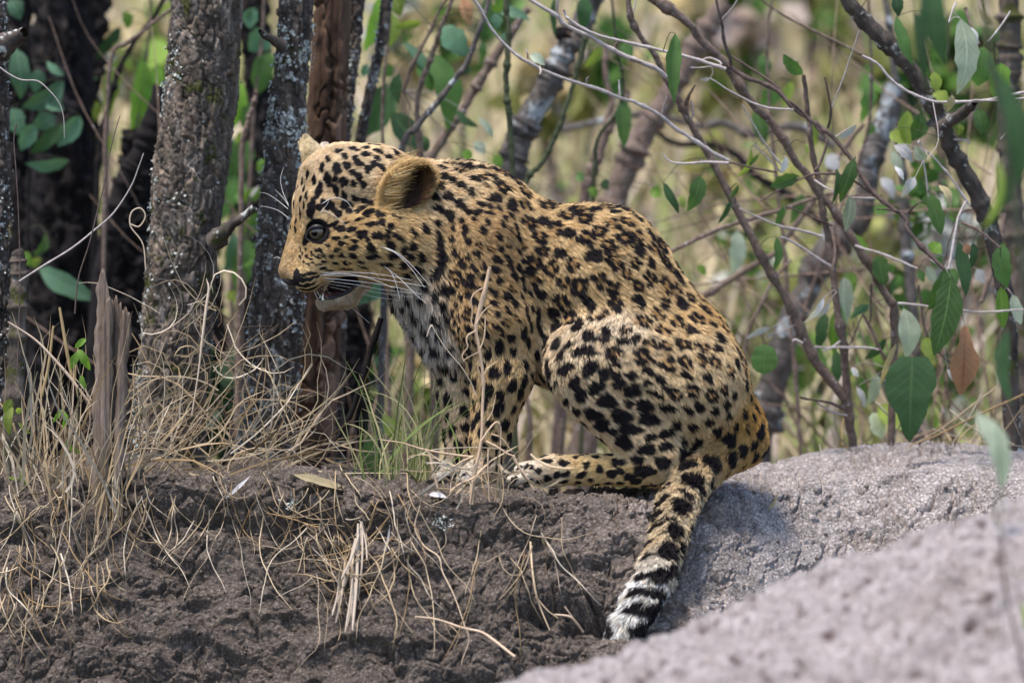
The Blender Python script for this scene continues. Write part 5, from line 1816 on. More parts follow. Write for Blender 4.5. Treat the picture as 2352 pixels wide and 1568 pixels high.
for a, b, w_, k_, y_, t_, sh, lb in (((1595, 190), (1478, 500), 42, 'g', 0.2, 0.3, 'o', None), ((1640, 250), (1515, 835), 72, 'g', 0.18, 0.15, 'o', 'long glossy green leaf hanging left of the dead orange one'), ((1620, 190), (1690, 300), 30, 'g', 0.22, 0.4, 'o', None),
                                    ((1740, 615), (1722, 1118), 72, 'o', 0.20, 0.15, 'v', 'dead orange-brown leaf'), ((1690, -10), (1752, 400), 36, 'd', 0.24, 0.3, 'o', None), ((1800, 0), (1790, 190), 26, 'd', 0.26, 0.5, 'o', None), ((1745, 5), (1775, 85), 22, 'o', 0.22, 0.3, 'o', None),
                                    ((2010, 0), (2065, 335), 48, 'g', 0.26, 0.2, 'o', None), ((2010, 320), (2030, 640), 34, 'b', 0.28, 0.3, 'o', None), ((2090, 380), (2160, 600), 34, 'p', 0.3, 0.4, 'o', None), ((1610, 930), (1650, 1020), 14, 'l', 0.24, 0.4, 'o', None),
                                    ((1500, 70), (1560, 0), 40, 'b', 0.4, 0.4, 'o', None), ((1460, 170), (1530, 300), 26, 'p', 0.34, 0.4, 'o', None), ((1830, 190), (1880, 300), 26, 'l', 0.3, 0.4, 'o', None), ((1400, 200), (1440, 290), 20, 'g', 0.36, 0.4, 'o', None)):
    S3.leaf(cb(*a), cb(*b), w_, k_, y_, t_, 0.12, sh, label=lb)
print('shrubs', round(time.time() - T0, 1))
# ================================================================== behind the mound
# rising dry-grass slope that closes the view
HX, HY = 90, 90
xs = np.linspace(-9, 9, HX)
ysq = np.linspace(0, 1, HY) ** 1.6 * 30 + 1.15
XX, YY = np.meshgrid(xs, ysq)
hb = np.stack([XX, YY, YY * 0], -1).reshape(-1, 3).astype(np.float32)
ZZ = (0.10 + 0.30 * (YY - 1.15) + 0.25 * fbm(hb * 0.35, 3).reshape(XX.shape) + 0.05 * fbm(hb * 2.2, 3).reshape(XX.shape))
hv = np.stack([XX, YY, ZZ], -1).reshape(-1, 3)
i0 = (np.arange(HY - 1)[:, None] * HX + np.arange(HX - 1)[None, :])
hf = np.stack([i0, i0 + 1, i0 + HX + 1, i0 + HX], -1).reshape(-1, 4)
tn = fbm(hb * 0.9 + 4, 4)
t2_ = fbm(hb * 2.6 + 9, 3)
hcol = np.array((0.36, 0.30, 0.185)) + np.clip(tn, 0, 1)[:, None] * np.array((-0.20, -0.06, -0.12)) + np.clip(t2_, -1, 1)[:, None] * np.array((0.10, 0.08, 0.07))
m_hill = noise_mat('dry_slope', ((0.3, (0.75, 0.75, 0.75)), (0.7, (1.1, 1.1, 1.1))), scale=14, rough=0.95, attr='col')
hill = mesh_obj('hillside', hv, hf, m_hill, None, True, np.clip(hcol, 0.03, 0.8))
tag(hill, kind='structure')


def hill_z(x, y):
    i = np.clip(np.searchsorted(ysq, y) - 1, 0, HY - 2)
    j = np.clip(np.searchsorted(xs, x) - 1, 0, HX - 2)
    fy = (y - ysq[i]) / (ysq[i + 1] - ysq[i])
    fx = (x - xs[j]) / (xs[j + 1] - xs[j])
    return (ZZ[i, j] * (1 - fx) + ZZ[i, j + 1] * fx) * (1 - fy) + (ZZ[i + 1, j] * (1 - fx) + ZZ[i + 1, j + 1] * fx) * fy


def blade(path, w0, face=None, nseg=None):
    """flat tapered ribbon along a path, turned a little along its length"""
    p = np.asarray(path, float)
    n = len(p)
    tg = np.gradient(p, axis=0)
    tg /= np.linalg.norm(tg, axis=1)[:, None] + 1e-12
    f = np.array(face if face is not None else (0.2, -1, 0.2), float)
    s = np.cross(tg, f)
    s /= np.linalg.norm(s, axis=1)[:, None] + 1e-12
    wv = (np.asarray(w0) * np.ones(n))[:, None]
    v = np.concatenate([p - s * wv, p + s * wv])
    ff = np.array([(i, i + 1, n + i + 1, n + i) for i in range(n - 1)])
    return v, ff


rg = np.random.default_rng(77)
mb = MB()
for i in range(5200):
    y = 1.3 + 9 * rg.random() ** 1.6
    x = rg.uniform(-0.62, 0.62) * (D + y) / D * 1.25
    z = float(hill_z(x, y))
    h_ = rg.uniform(0.15, 0.5) * (0.6 + 0.1 * y)
    ln = rg.normal(size=2) * 0.28
    t_ = np.linspace(0, 1, 5)
    pth = np.stack([x + ln[0] * h_ * t_ ** 1.7, y + ln[1] * h_ * t_ ** 1.7, z - 0.02 + h_ * t_ * (1 - 0.15 * t_)], 1)
    v, f = blade(pth, np.array((1, 0.9, 0.75, 0.5, 0.1)) * rg.uniform(0.003, 0.007) * (0.8 + 0.12 * y), (rg.normal() * 0.5, -1, 0))
    c = np.array(((0.56, 0.46, 0.29), (0.48, 0.39, 0.23), (0.25, 0.29, 0.09), (0.56, 0.46, 0.39), (0.33, 0.36, 0.14))[rg.choice(5, p=(0.34, 0.2, 0.2, 0.12, 0.14))])
    mb.add(v, f, c * rg.uniform(0.75, 1.2))
o_ = mb.build('dry_grass', GRASS)
tag(o_, 'tall dry grass on the slope behind the shrubs', kind='stuff')

# ------------------------------------------------------------------ bushes out of focus
m_fol = mat('foliage', rough=0.55, spec=0.3)
at = N(m_fol, 'ShaderNodeAttribute', attribute_name='col')
L(m_fol, at.outputs['Color'], bsdf(m_fol).inputs['Base Color'])
tr = N(m_fol, 'ShaderNodeBsdfTranslucent')
L(m_fol, at.outputs['Color'], tr.inputs[0])
ms = N(m_fol, 'ShaderNodeMixShader')
ms.inputs[0].default_value = 0.35
L(m_fol, bsdf(m_fol).outputs[0], ms.inputs[1])
L(m_fol, tr.outputs[0], ms.inputs[2])
L(m_fol, ms.outputs[0], m_fol.node_tree.nodes['Material Output'].inputs[0])
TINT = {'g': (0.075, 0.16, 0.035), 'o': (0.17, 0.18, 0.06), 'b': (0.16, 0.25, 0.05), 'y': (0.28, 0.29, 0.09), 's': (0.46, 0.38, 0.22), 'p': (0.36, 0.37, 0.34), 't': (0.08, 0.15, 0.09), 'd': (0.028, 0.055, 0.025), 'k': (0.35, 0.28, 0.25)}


def leaf_cloud(mb, c, rad, n, mix, size, seed, squash=(1, 1, 1)):
    rg = np.random.default_rng(seed)
    keys = list(mix.keys())
    pr = np.array([mix[k] for k in keys], float)
    pr /= pr.sum()
    clumps = rg.normal(size=(max(5, n // 26), 3))
    clumps /= np.linalg.norm(clumps, axis=1)[:, None]
    clumps *= rg.random((len(clumps), 1)) ** 0.4 * 0.9
    kc = rg.choice(len(keys), len(clumps), p=pr)
    for i in range(n):
        q = rg.integers(len(clumps))
        p = np.array(c) + (clumps[q] + rg.normal(size=3) * 0.16) * rad * np.array(squash)
        a = rg.normal(size=3) + np.array((0, 0, -0.7))
        a /= np.linalg.norm(a)
        b = np.cross(a, rg.normal(size=3))
        b /= np.linalg.norm(b)
        nn = np.cross(a, b)
        l_ = size * rg.uniform(0.6, 1.3)
        w_ = l_ * rg.uniform(0.30, 0.42)
        v = np.array([p, p + a * l_ * 0.3 + b * w_, p + a * l_ * 0.75 + b * w_ * 0.8, p + a * l_ + nn * l_ * 0.12, p + a * l_ * 0.75 - b * w_ * 0.8, p + a * l_ * 0.3 - b * w_, p + a * l_ * 0.5 - nn * l_ * 0.1])
        f = np.array([(0, 1, 6, 5), (1, 2, 3, 6), (6, 3, 4, 5)])
        k = kc[q] if rg.random() < 0.7 else rg.choice(len(keys), p=pr)
        mb.add(v, f, np.minimum(np.array(TINT[keys[k]]) * 1.35, 0.62) * rg.uniform(0.7, 1.3))


BUSH = [  # dx, dy, Y, radius traced, leaves, mix, leaf size, label
    (1010, 60, 2.6, 150, 200, dict(g=3, o=2, s=1, p=.4), 0.060, 'blurred green bush at the top, just right of the slim saplings'),
    (1330, 120, 3.2, 150, 150, dict(o=3, g=1, s=2, k=1), 0.060, 'blurred olive bush behind the lichen-grey limb'),
    (1620, 60, 3.6, 170, 190, dict(g=2, o=3, k=1.4, s=1), 0.062, 'blurred olive bush in the far background under the top edge'),
    (1880, 110, 4.2, 190, 240, dict(g=2, o=3, k=1.2, y=1), 0.070, 'large blurred olive bush left of the thick flecked limb'),
    (2180, 160, 2.4, 150, 220, dict(g=2, o=2, d=1, k=1.5, p=.5), 0.055, 'blurred bush behind the broad leaves in the upper right corner'),
    (1700, 420, 3.0, 120, 110, dict(y=3, b=1, s=3, p=.7), 0.055, 'pale yellow-green blurred bush above the hump of the back'),
    (2020, 560, 2.6, 150, 170, dict(o=2, y=1, s=2, k=1.5, p=.6), 0.055, 'blurred straw-coloured bush behind the dark twigs at the right'),
    (2250, 640, 2.2, 150, 200, dict(o=2, g=2, k=2, p=.7), 0.050, 'blurred brownish bush behind the dead orange leaf'),
    (1700, 700, 2.3, 110, 120, dict(y=3, b=2, p=.6, s=1), 0.050, 'yellow-green blurred bush beside the back of the cub'),
    (1880, 900, 1.9, 130, 210, dict(y=3, b=3, g=1, p=.7), 0.045, 'yellow-green blurred bush low behind the forked shrub'),
    (2140, 900, 1.7, 140, 210, dict(o=2, b=1, g=2, p=1, k=1), 0.045, 'mixed green blurred bush low behind the largest heart-shaped leaf'),
    (1280, 960, 2.0, 120, 210, dict(b=3, y=3, s=1, p=.7), 0.045, 'light green blurred bush seen through the gap under the belly'),
    (940, 880, 1.9, 90, 150, dict(g=2, b=1, s=1.5, p=.6), 0.045, 'blurred bush seen in front of the chest of the cub'),
    (300, 120, 2.6, 130, 90, dict(b=2, s=4, p=.6), 0.055, 'pale sunlit bush in the gap left of the rough trunk'),
    (70, 330, 1.75, 120, 160, dict(d=3, t=2), 0.050, 'dark bush in shade behind the left edge'),  # dark tints from here on put the shade behind the trunks into the leaves
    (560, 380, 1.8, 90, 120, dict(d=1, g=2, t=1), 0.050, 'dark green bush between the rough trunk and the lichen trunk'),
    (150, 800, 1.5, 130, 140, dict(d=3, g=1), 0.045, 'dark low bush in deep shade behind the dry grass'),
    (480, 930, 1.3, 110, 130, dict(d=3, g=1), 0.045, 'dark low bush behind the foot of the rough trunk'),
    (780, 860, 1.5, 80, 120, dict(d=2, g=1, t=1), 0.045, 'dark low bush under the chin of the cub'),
]
for i, (bx, by, Y, r, n_, mix, sz, lab) in enumerate(BUSH):
    c = P(bx, by, Y)
    R = r * S * (D + Y) / D
    gz_ = float(hill_z(c[0], Y)) - 0.02
    foot = np.array((c[0], Y, gz_))
    bo = thing('bush', foot, lab, 'bush', 'blurred bushes in the background')
    mb = MB()
    leaf_cloud(mb, c, R, n_, mix, sz * (1 if Y < 2 else 1.15), 300 + i, (1, 0.8, 1))
    fo = mb.build('foliage', m_fol, bo)
    fo['kind'] = 'stuff'
    rg = np.random.default_rng(500 + i)
    for k in range(4):
        tip = c + rg.normal(size=3) * R * 0.55
        mid = (foot + tip) / 2 + rg.normal(size=3) * R * 0.15
        pv, pf = tube(smooth_path([foot + rg.normal(size=3) * (0.02, 0.02, 0), mid, tip], 10), np.linspace(0.010, 0.003, 10), 6)
        mb = MB()
        mb.add(pv, pf)
        mb.build('stem', BARK_BROWN if mix.get('d', 0) < 2 else BARK_BLACK_SHADE, bo)

# ------------------------------------------------------------------ trunks and limbs just behind, soft
def limb(name, pts, r0, r1, m_, Y, lab, cat='tree', sides=14, extra=(), part='trunk', wob=0.05):
    x, y = pts[-1]
    g = P(x, y, Y)
    o = Plant(name, g, lab, cat)
    o.branch(pts, r0, r1, m_, Y, Y, name=part, sides=sides, wob=wob, step=9)
    for e in extra:
        o.branch(e[0], e[1], e[2], e[3], Y, Y, name='branch', sides=9, wob=wob)
    return o


limb('tree', b_(c5, (1420, -60), (1370, 60), (1290, 240), (1220, 350), (1130, 520), (1060, 640), (990, 760), (930, 870), (890, 960), (850, 1080), (830, 1200)) + [(1165, 560), (1150, 1150)], 22, 36, BARK_GREY, 0.85, 'grey lichen-patched trunk leaning up behind the neck of the cub', extra=[(b_(c5, (1230, 300), (1190, 220), (1180, 200)), 20, 17, BARK_BLACK_SHADE)], sides=22, wob=0.08)
limb('tree', b_(c5, (2330, 20), (2200, 200), (2050, 450), (1900, 700), (1770, 900), (1650, 1150), (1560, 1400)) + [(1380, 620), (1330, 1150)], 22, 30, BARK_BROWN, 1.15, 'wide brown trunk leaning to the right above the back of the cub', sides=18)
limb('tree', b_(c5, (1640, 640), (1600, 760), (1500, 920), (1430, 1100), (1340, 1340)) + [(1310, 620), (1270, 1150)], 9, 15, BARK_BROWN, 0.95, 'thinner brown trunk standing left of the wide leaning one', extra=[(b_(c5, (1460, 980), (1490, 860), (1530, 720), (1490, 600), (1480, 420), (1500, 300)), 8, 5, BARK_BROWN)])
limb('sapling', b_(c5, (940, 60), (760, 320), (600, 560), (480, 760), (330, 1000)) + [(960, 480), (930, 1150)], 9, 12, BARK_BROWN, 0.80, 'brown blurred sapling leaning right just behind the near ear', 'tree')
limb('sapling', b_(c5, (690, -60), (620, 90), (560, 250), (500, 430), (400, 570), (280, 740), (150, 900), (60, 1040)) + [(890, 600), (870, 1150)], 5, 8, BARK_GREY, 0.45, 'slender grey stem slanting up behind the head with small leaves', 'tree')
limb('sapling', b_(c5, (785, -40), (795, 300), (790, 600), (808, 850), (830, 1200)) + [(1180, 620), (1185, 1150)], 6, 7, STEM_GREEN, 0.5, 'straight dark green stem rising behind the shoulders', 'tree')
limb('sapling', b_(c5, (1370, 200), (1320, 350), (1260, 560), (1180, 820), (1090, 1020), (1000, 1160), (900, 1300)) + [(1170, 600), (1140, 1150)], 6, 6, STEM_GREEN, 0.6, 'leaning dark green stem behind the shoulders', 'tree')
limb('tree', b_(c6, (1010, 440), (985, 560), (930, 720), (890, 850), (870, 1000), (820, 1150), (700, 1250), (600, 1400), (560, 1500)) + b_(cb, (440, 620), (380, 800), (330, 1000), (285, 1150), (255, 1290)) + [(1740, 1010), (1730, 1150)], 24, 33, BARK_GREY, 0.95, 'crooked trunk with a pale lichen patch, close behind the rump of the cub', sides=22, wob=0.1)
limb('tree', b_(c6, (1600, -60), (1605, 150), (1604, 300), (1596, 500), (1600, 700), (1610, 1000), (1640, 1250), (1670, 1560)) + [(2350, 900), (2356, 1150)], 20, 30, BARK_DARK, 0.75, 'dark trunk by the right edge behind the hanging leaves', sides=20, wob=0.1)
limb('sapling', b_(cb, (1290, -300), (1300, 0), (1340, 300), (1370, 600), (1385, 850)) + [(2108, 900), (2110, 1150)], 11, 13, BARK_GREY, 0.85, 'pale grey blurred stem behind the pale hanging leaf', 'tree')
limb('sapling', b_(c6, (960, -40), (985, 120), (1000, 300), (1030, 500), (1035, 700), (1060, 1000), (1080, 1300), (1085, 1560)) + [(2090, 900), (2085, 1150)], 7, 9, BARK_GREY, 1.0, 'lilac-grey stem rising behind the thick flecked limb', 'tree')
limb('branch', b_(c6, (850, 640), (700, 850), (600, 1030), (470, 1200), (400, 1300), (250, 1390), (80, 1490)) + [(1560, 720), (1500, 900)], 5, 9, BARK_BROWN, 0.8, 'blurred brown branch sloping down to the back of the cub', 'branch')
limb('branch', b_(c6, (760, 980), (600, 1020), (400, 1090), (130, 1170), (0, 1230)) + [(1500, 600), (1400, 660)], 4, 5, BARK_BROWN, 0.55, 'thin blurred twig running level above the hip', 'branch')
limb('branch', b_(c6, (700, 760), (500, 660), (280, 700), (120, 640), (0, 650)) + [(1470, 262), (1280, 300)], 10, 7, BARK_GREY, 1.4, 'pale blurred branch crossing behind the slanting stems', 'branch')
limb('branch', b_(c6, (640, 1160), (450, 1000), (280, 900), (190, 800), (60, 740)) + [(1560, 330), (1500, 300)], 10, 7, BARK_BLACK_SHADE, 1.5, 'dark blurred branch curving behind the forked shrub', 'branch')
limb('branch', b_(c6, (900, 310), (740, 230), (620, 170), (440, 80), (300, -20)), 2.6, 3.0, BARK_BROWN, 0.5, 'thin blurred twig crossing the olive background at upper right', 'branch')
limb('branch', b_(cb, (460, 120), (330, 270), (240, 450), (150, 640), (100, 900)), 4, 4, BARK_BROWN, 0.7, 'blurred forked twig beside the back of the cub', 'branch')
limb('sapling', [(400, -60), (360, 30), (300, 110), (262, 190), (230, 330), (215, 600), (200, 1150)], 5, 7, BARK_BLACK_SHADE, 0.9, 'blurred brown sapling in the bright gap left of the rough trunk', 'tree')
limb('twig', [(395, 20), (330, 70), (290, 100), (255, 140)] + [(240, 400), (235, 1150)], 4, 5, BARK_BROWN, 0.7, 'thin twig arching across the bright gap', 'twig')
limb('sapling', [(372, 200), (330, 330), (290, 420), (250, 560), (230, 720), (215, 1150)], 20, 24, BARK_BLACK_SHADE, 0.8, 'dark leaning stem left of the rough trunk', 'tree')
limb('sapling', [(590, 210), (575, 260), (560, 300), (555, 420), (545, 1150)], 5, 7, BARK_BROWN, 0.6, 'brown stem in the gap between the rough and lichen trunks', 'tree')
limb('broken_twig', b_(c4, (1460, 170), (1400, 380), (1330, 560), (1280, 640), (1240, 720)), 7, 5, BARK_BLACK_SHADE, 0.12, 'black broken twig propped up under the throat', 'branch', sides=9)
limb('sapling', [(1200, 880), (1215, 960), (1210, 1150)], 6, 7, BARK_BROWN, 0.8, 'blurred stem in the gap under the belly', 'tree')
limb('sapling', [(1290, 960), (1285, 1020), (1280, 1150)], 6, 7, BARK_BROWN, 0.75, 'second blurred stem in the gap under the belly, nearer the hind foot', 'tree')

# ------------------------------------------------------------------ soft leaves in the middle distance
S4 = Plant('shrub', P(1005, 1150, 0.62), 'leafy shrub out of focus behind the head, with large green leaves', 'shrub')
S4.branch([(1005, 1150), (985, 700), (970, 430)] + b_(c5, (150, 740), (260, 420), (330, 200), (420, -60)), 8, 4, BARK_BROWN, 0.6, 0.55, name='stem')
S4.branch(b_(c5, (60, 640), (130, 450), (240, 250), (330, 60), (400, -40)), 4, 3, BARK_BROWN, 0.65, 0.6)
for a, b, w_, k_, t_ in (((330, 190), (530, 385), 62, 't', 0.3), ((60, 300), (285, 590), 32, 't', 0.6), ((240, 365), (385, 925), 60, 'g', 0.2), ((545, 470), (425, 545), 18, 'd', 0.4), ((430, 780), (595, 885), 22, 'd', 0.3), ((170, 440), (280, 640), 44, 'g', 0.4),
                         ((590, 830), (705, 965), 20, 'p', 0.4), ((-20, 800), (235, 1060), 62, 'd', 0.3), ((20, 520), (30, 730), 30, 'd', 0.4), ((190, 155), (-10, 205), 22, 'y', 0.4), ((770, -10), (700, 105), 30, 'b', 0.2), ((700, 90), (725, 215), 28, 't', 0.3),
                         ((640, -20), (650, 240), 36, 'g', 0.4), ((740, 95), (960, 130), 30, 't', 0.5), ((760, 230), (800, 300), 26, 't', 0.4), ((-20, -20), (40, 110), 40, 'y', 0.3), ((620, 300), (610, 440), 22, 'g', 0.5), ((200, 960), (240, 1060), 22, 'g', 0.4), ((480, 1060), (540, 1130), 26, 'b', 0.4), ((700, 1090), (745, 1180), 26, 'b', 0.4), ((560, 1000), (640, 1080), 30, 'p', 0.5)):
    S4.leaf(c5(*a), c5(*b), w_, k_, 0.7, t_, 0.2)
S4.leaf(c5(480, -20), c5(545, 185), 32, 'o', 0.75, 0.3, 0.2, label='orange dead leaf, blurred, at the top edge')
S5 = Plant('shrub', P(1330, 1150, 0.95), 'sparse shrub with single green leaves hanging above the dip of the back', 'shrub')
S5.branch([(1330, 1150), (1360, 500)] + b_(c5, (1420, 1000), (1560, 780), (1600, 560), (1560, 300), (1520, -60)), 5, 3, STEM_GREEN, 0.75, 0.7, name='stem')
for a, b, w_, k_, t_ in (((1610, 690), (1620, 1045), 38, 'g', 0.2), ((1120, -20), (1142, 255), 17, 'd', 0.4), ((1330, -30), (1318, 225), 38, 'd', 0.2), ((1460, 330), (1340, 480), 26, 'y', 0.4), ((1370, 1320), (1420, 1390), 24, 'b', 0.4), ((1270, 1240), (1340, 1260), 26, 'g', 0.4),
                         ((1600, 310), (1680, 400), 34, 'g', 0.4), ((1800, 1340), (1880, 1380), 30, 'b', 0.4), ((1480, 1260), (1500, 1340), 22, 'd', 0.3), ((2000, 1380), (2040, 1460), 20, 'y', 0.4)):
    S5.leaf(c5(*a), c5(*b), w_, k_, 0.72, t_, 0.2)
S6 = Plant('shrub', P(1840, 1150, 0.95), 'loose shrub with drooping soft green leaves behind the crossing twigs', 'shrub')
S6.branch([(1840, 1150), (1830, 900), (1800, 600), (1770, 330), (1760, 120), (1780, -60)], 5, 3, BARK_BROWN, 0.8, 0.75, name='stem')
S6.branch([(1820, 800), (1900, 560), (1985, 330), (2000, 160), (1990, -60)], 4, 3, BARK_BROWN, 0.8, 0.7)
for a, b, w_, k_, t_ in (((400, 430), (330, 560), 46, 'o_', 0.3), ((290, 570), (345, 755), 42, 'g', 0.3), ((880, 415), (850, 640), 36, 'g', 0.3), ((900, 640), (880, 700), 20, 'g', 0.4), ((320, 280), (330, 420), 34, 'g', 0.5), ((540, 1000), (480, 1160), 30, 'g', 0.4), ((600, 600), (620, 760), 24, 'y', 0.5), ((760, 1400), (800, 1520), 40, 'b', 0.4),
                         ((20, 940), (-10, 1060), 24, 'g', 0.4), ((0, 1370), (40, 1420), 20, 'b', 0.4), ((200, 1190), (180, 1420), 44, 'p', 0.4), ((660, 800), (720, 880), 40, 'l', 0.4), ((480, 420), (440, 560), 26, 'y', 0.4), ((1000, 780), (1060, 900), 26, 'p', 0.3), ((940, 920), (1010, 1020), 30, 'l', 0.4)):
    S6.leaf(c6(*a), c6(*b), w_, 'g' if k_ == 'o_' else k_, 0.78, t_, 0.2)
S7 = Plant('shrub', P(60, 1150, 0.75), 'blue-green leafy shrub in shade at the far left', 'shrub')
S7.branch([(60, 1150), (58, 700), (66, 420), (80, 250), (60, 60), (40, -60)], 5, 3, BARK_BLACK_SHADE, 0.9, 0.85, name='stem')
for a, b, w_, k_, t_ in (((80, 250), (110, 510), 48, 't', 0.2), ((240, 320), (335, 385), 22, 't', 0.5), ((330, 420), (110, 560), 50, 't', 0.3), ((285, 600), (170, 670), 44, 't', 0.3), ((330, 640), (160, 795), 36, 'd', 0.2), ((415, 600), (300, 760), 44, 't', 0.3), ((355, 830), (125, 850), 30, 't', 0.4), ((60, 560), (120, 700), 50, 't', 0.4), ((180, 640), (110, 780), 40, 't', 0.4),
                         ((200, 360), (180, 480), 40, 't', 0.5), ((50, 0), (110, 100), 40, 't', 0.3), ((90, 1380), (120, 1500), 30, 't', 0.3), ((200, 1385), (505, 1545), 48, 't', 0.2), ((240, 1205), (168, 1325), 22, 'g', 0.3), ((110, 1300), (175, 1375), 24, 'b', 0.3), ((210, 1330), (180, 1385), 20, 'y', 0.4), ((240, 500), (330, 570), 36, 't', 0.4)):
    S7.leaf(c3(*a), c3(*b), w_, k_, 0.85, t_, 0.15)
S8 = Plant('shrub', P(300, 1150, 0.8), 'bright green leafy shrub lit in the gap left of the rough trunk', 'shrub')
S8.branch([(300, 1150), (285, 700), (300, 420), (320, 240), (340, 90), (350, -60)], 4, 3, BARK_BROWN, 1.1, 1.1, name='stem')
for a, b, w_, k_, t_ in (((625, 140), (500, 315), 28, 'd', 0.2), ((610, 300), (560, 615), 42, 'y', 0.15), ((745, 300), (690, 745), 50, 'b', 0.15), ((820, 330), (770, 600), 46, 'b', 0.3), ((525, 655), (515, 855), 36, 'y', 0.3), ((535, 1030), (500, 1110), 34, 'y', 0.3), ((480, 370), (420, 410), 12, 'b', 0.4), ((370, 450), (510, 400), 22, 'd', 0.4),
                         ((500, 520), (480, 640), 22, 'y', 0.4), ((500, 1200), (450, 1400), 30, 'g', 0.4), ((560, 1310), (570, 1480), 24, 'g', 0.4), ((830, 90), (880, 0), 26, 'y', 0.3), ((440, 500), (370, 560), 18, 'b', 0.4), ((640, 60), (660, 150), 30, 'b', 0.5)):
    S8.leaf(c3(*a), c3(*b), w_, k_, 1.1, t_, 0.12)
S9 = Plant('shrub', P(560, 1150, 0.8), 'green shrub filling the gap between the rough trunk and the lichen trunk', 'shrub')
S9.branch([(560, 1150), (558, 800), (570, 520), (580, 300), (600, 80), (610, -60)], 4, 3, BARK_BROWN, 0.95, 0.95, name='stem')
for a, b, w_, k_, t_ in (((1400, 190), (1285, 265), 60, 't', 0.3), ((1400, 270), (1335, 490), 56, 'g', 0.3), ((1240, 420), (1210, 665), 40, 'b', 0.2), ((1275, 725), (1195, 935), 62, 'g', 0.2), ((1200, 890), (1135, 1150), 56, 'g', 0.3), ((1345, 975), (1225, 1055), 30, 'b', 0.4), ((1205, 1205), (1155, 1410), 40, 't', 0.4), ((1275, 1225), (1225, 1510), 60, 'g', 0.3),
                         ((1300, 60), (1270, 110), 20, 'g', 0.5), ((1360, 820), (1340, 900), 30, 'b', 0.4), ((1240, 680), (1220, 760), 26, 'y', 0.4), ((1290, 540), (1250, 660), 34, 'g', 0.4), ((1310, 40), (1290, 150), 40, 't', 0.3), ((1180, 1500), (1210, 1560), 30, 'y', 0.3), ((1330, 1100), (1260, 1230), 40, 'g', 0.4)):
    S9.leaf(c3(*a), c3(*b), w_, k_, 0.95, t_, 0.12)
S10 = Plant('shrub', P(895, 1150, 0.85), 'shrub with one wide dark leaf showing beside the thinnest sapling', 'shrub')
S10.branch([(895, 1150), (885, 700), (880, 300), (890, 100), (900, -60)], 5, 3, BARK_BROWN, 0.7, 0.65, name='stem')
for a, b, w_, k_, t_ in (((2000, 430), (1890, 710), 70, 'd', 0.15), ((1960, -20), (1885, 270), 38, 'b', 0.2), ((2020, 60), (2010, 250), 34, 'y', 0.3), ((2030, 340), (1970, 400), 30, 'g', 0.4), ((1890, 330), (1870, 400), 24, 't', 0.4)):
    S10.leaf(c3(*a), c3(*b), w_, k_, 0.9, t_, 0.1)
S10.leaf((845, 655), (800, 690), 62, 't', 0.5, 0.3, 0.1, 'r')
S10.leaf((880, 640), (845, 690), 40, 't', 0.5, 0.3, 0.1, 'r')
S10.leaf((845, 1000), (858, 1110), 40, 'g', 0.4, 0.2, 0.1, 'l')
S10.leaf((880, 950), (930, 1040), 36, 'y', 0.4, 0.3, 0.1, 'l')

# ------------------------------------------------------------------ plant close to the camera, hanging in at the right
S11 = Plant('shrub', P(2440, 1700, -1.5), 'out-of-focus plant close to the camera with long hanging leaves at the right edge', 'shrub')
S11.branch([(2440, 1700), (2420, 1350), (2390, 1000), (2350, 640), (2300, 300), (2262, 60), (2250, -120)], 9, 5, STEM_GREEN, -1.5, -1.5, name='stem')
S11.branch([(2300, 1230), (2310, 1350), (2345, 1500), (2400, 1700)], 3, 4, TWIG_DARK, -1.4, -1.5)
for a, b, w_, k_, t_, y_ in (((2145, -60), (2180, 150), 62, 'd', 0.1, -0.9), ((2100, 20), (2132, 210), 26, 'd', 0.3, -0.8), ((2258, 130), (2275, 530), 58, 'd', 0.15, -1.2), ((2290, 360), (2262, 530), 20, 'y', 0.3, -1.2), ((2315, 755), (2330, 930), 40, 'd', 0.3, -0.9), ((2240, 945), (2305, 1125), 54, 'p', 0.15, -1.0),
                             ((2300, 1510), (2322, 1640), 46, 'd', 0.2, -1.2), ((2345, 1380), (2360, 1640), 30, 'y', 0.2, -1.2), ((2290, 60), (2240, 20), 30, 's', 0.4, -1.1)):
    S11.leaf(a, b, w_, k_, y_ - 0.15, t_, 0.12, 'l' if k_ == 'd' else 'o', pm=STEM_GREEN)
print('back', round(time.time() - T0, 1))


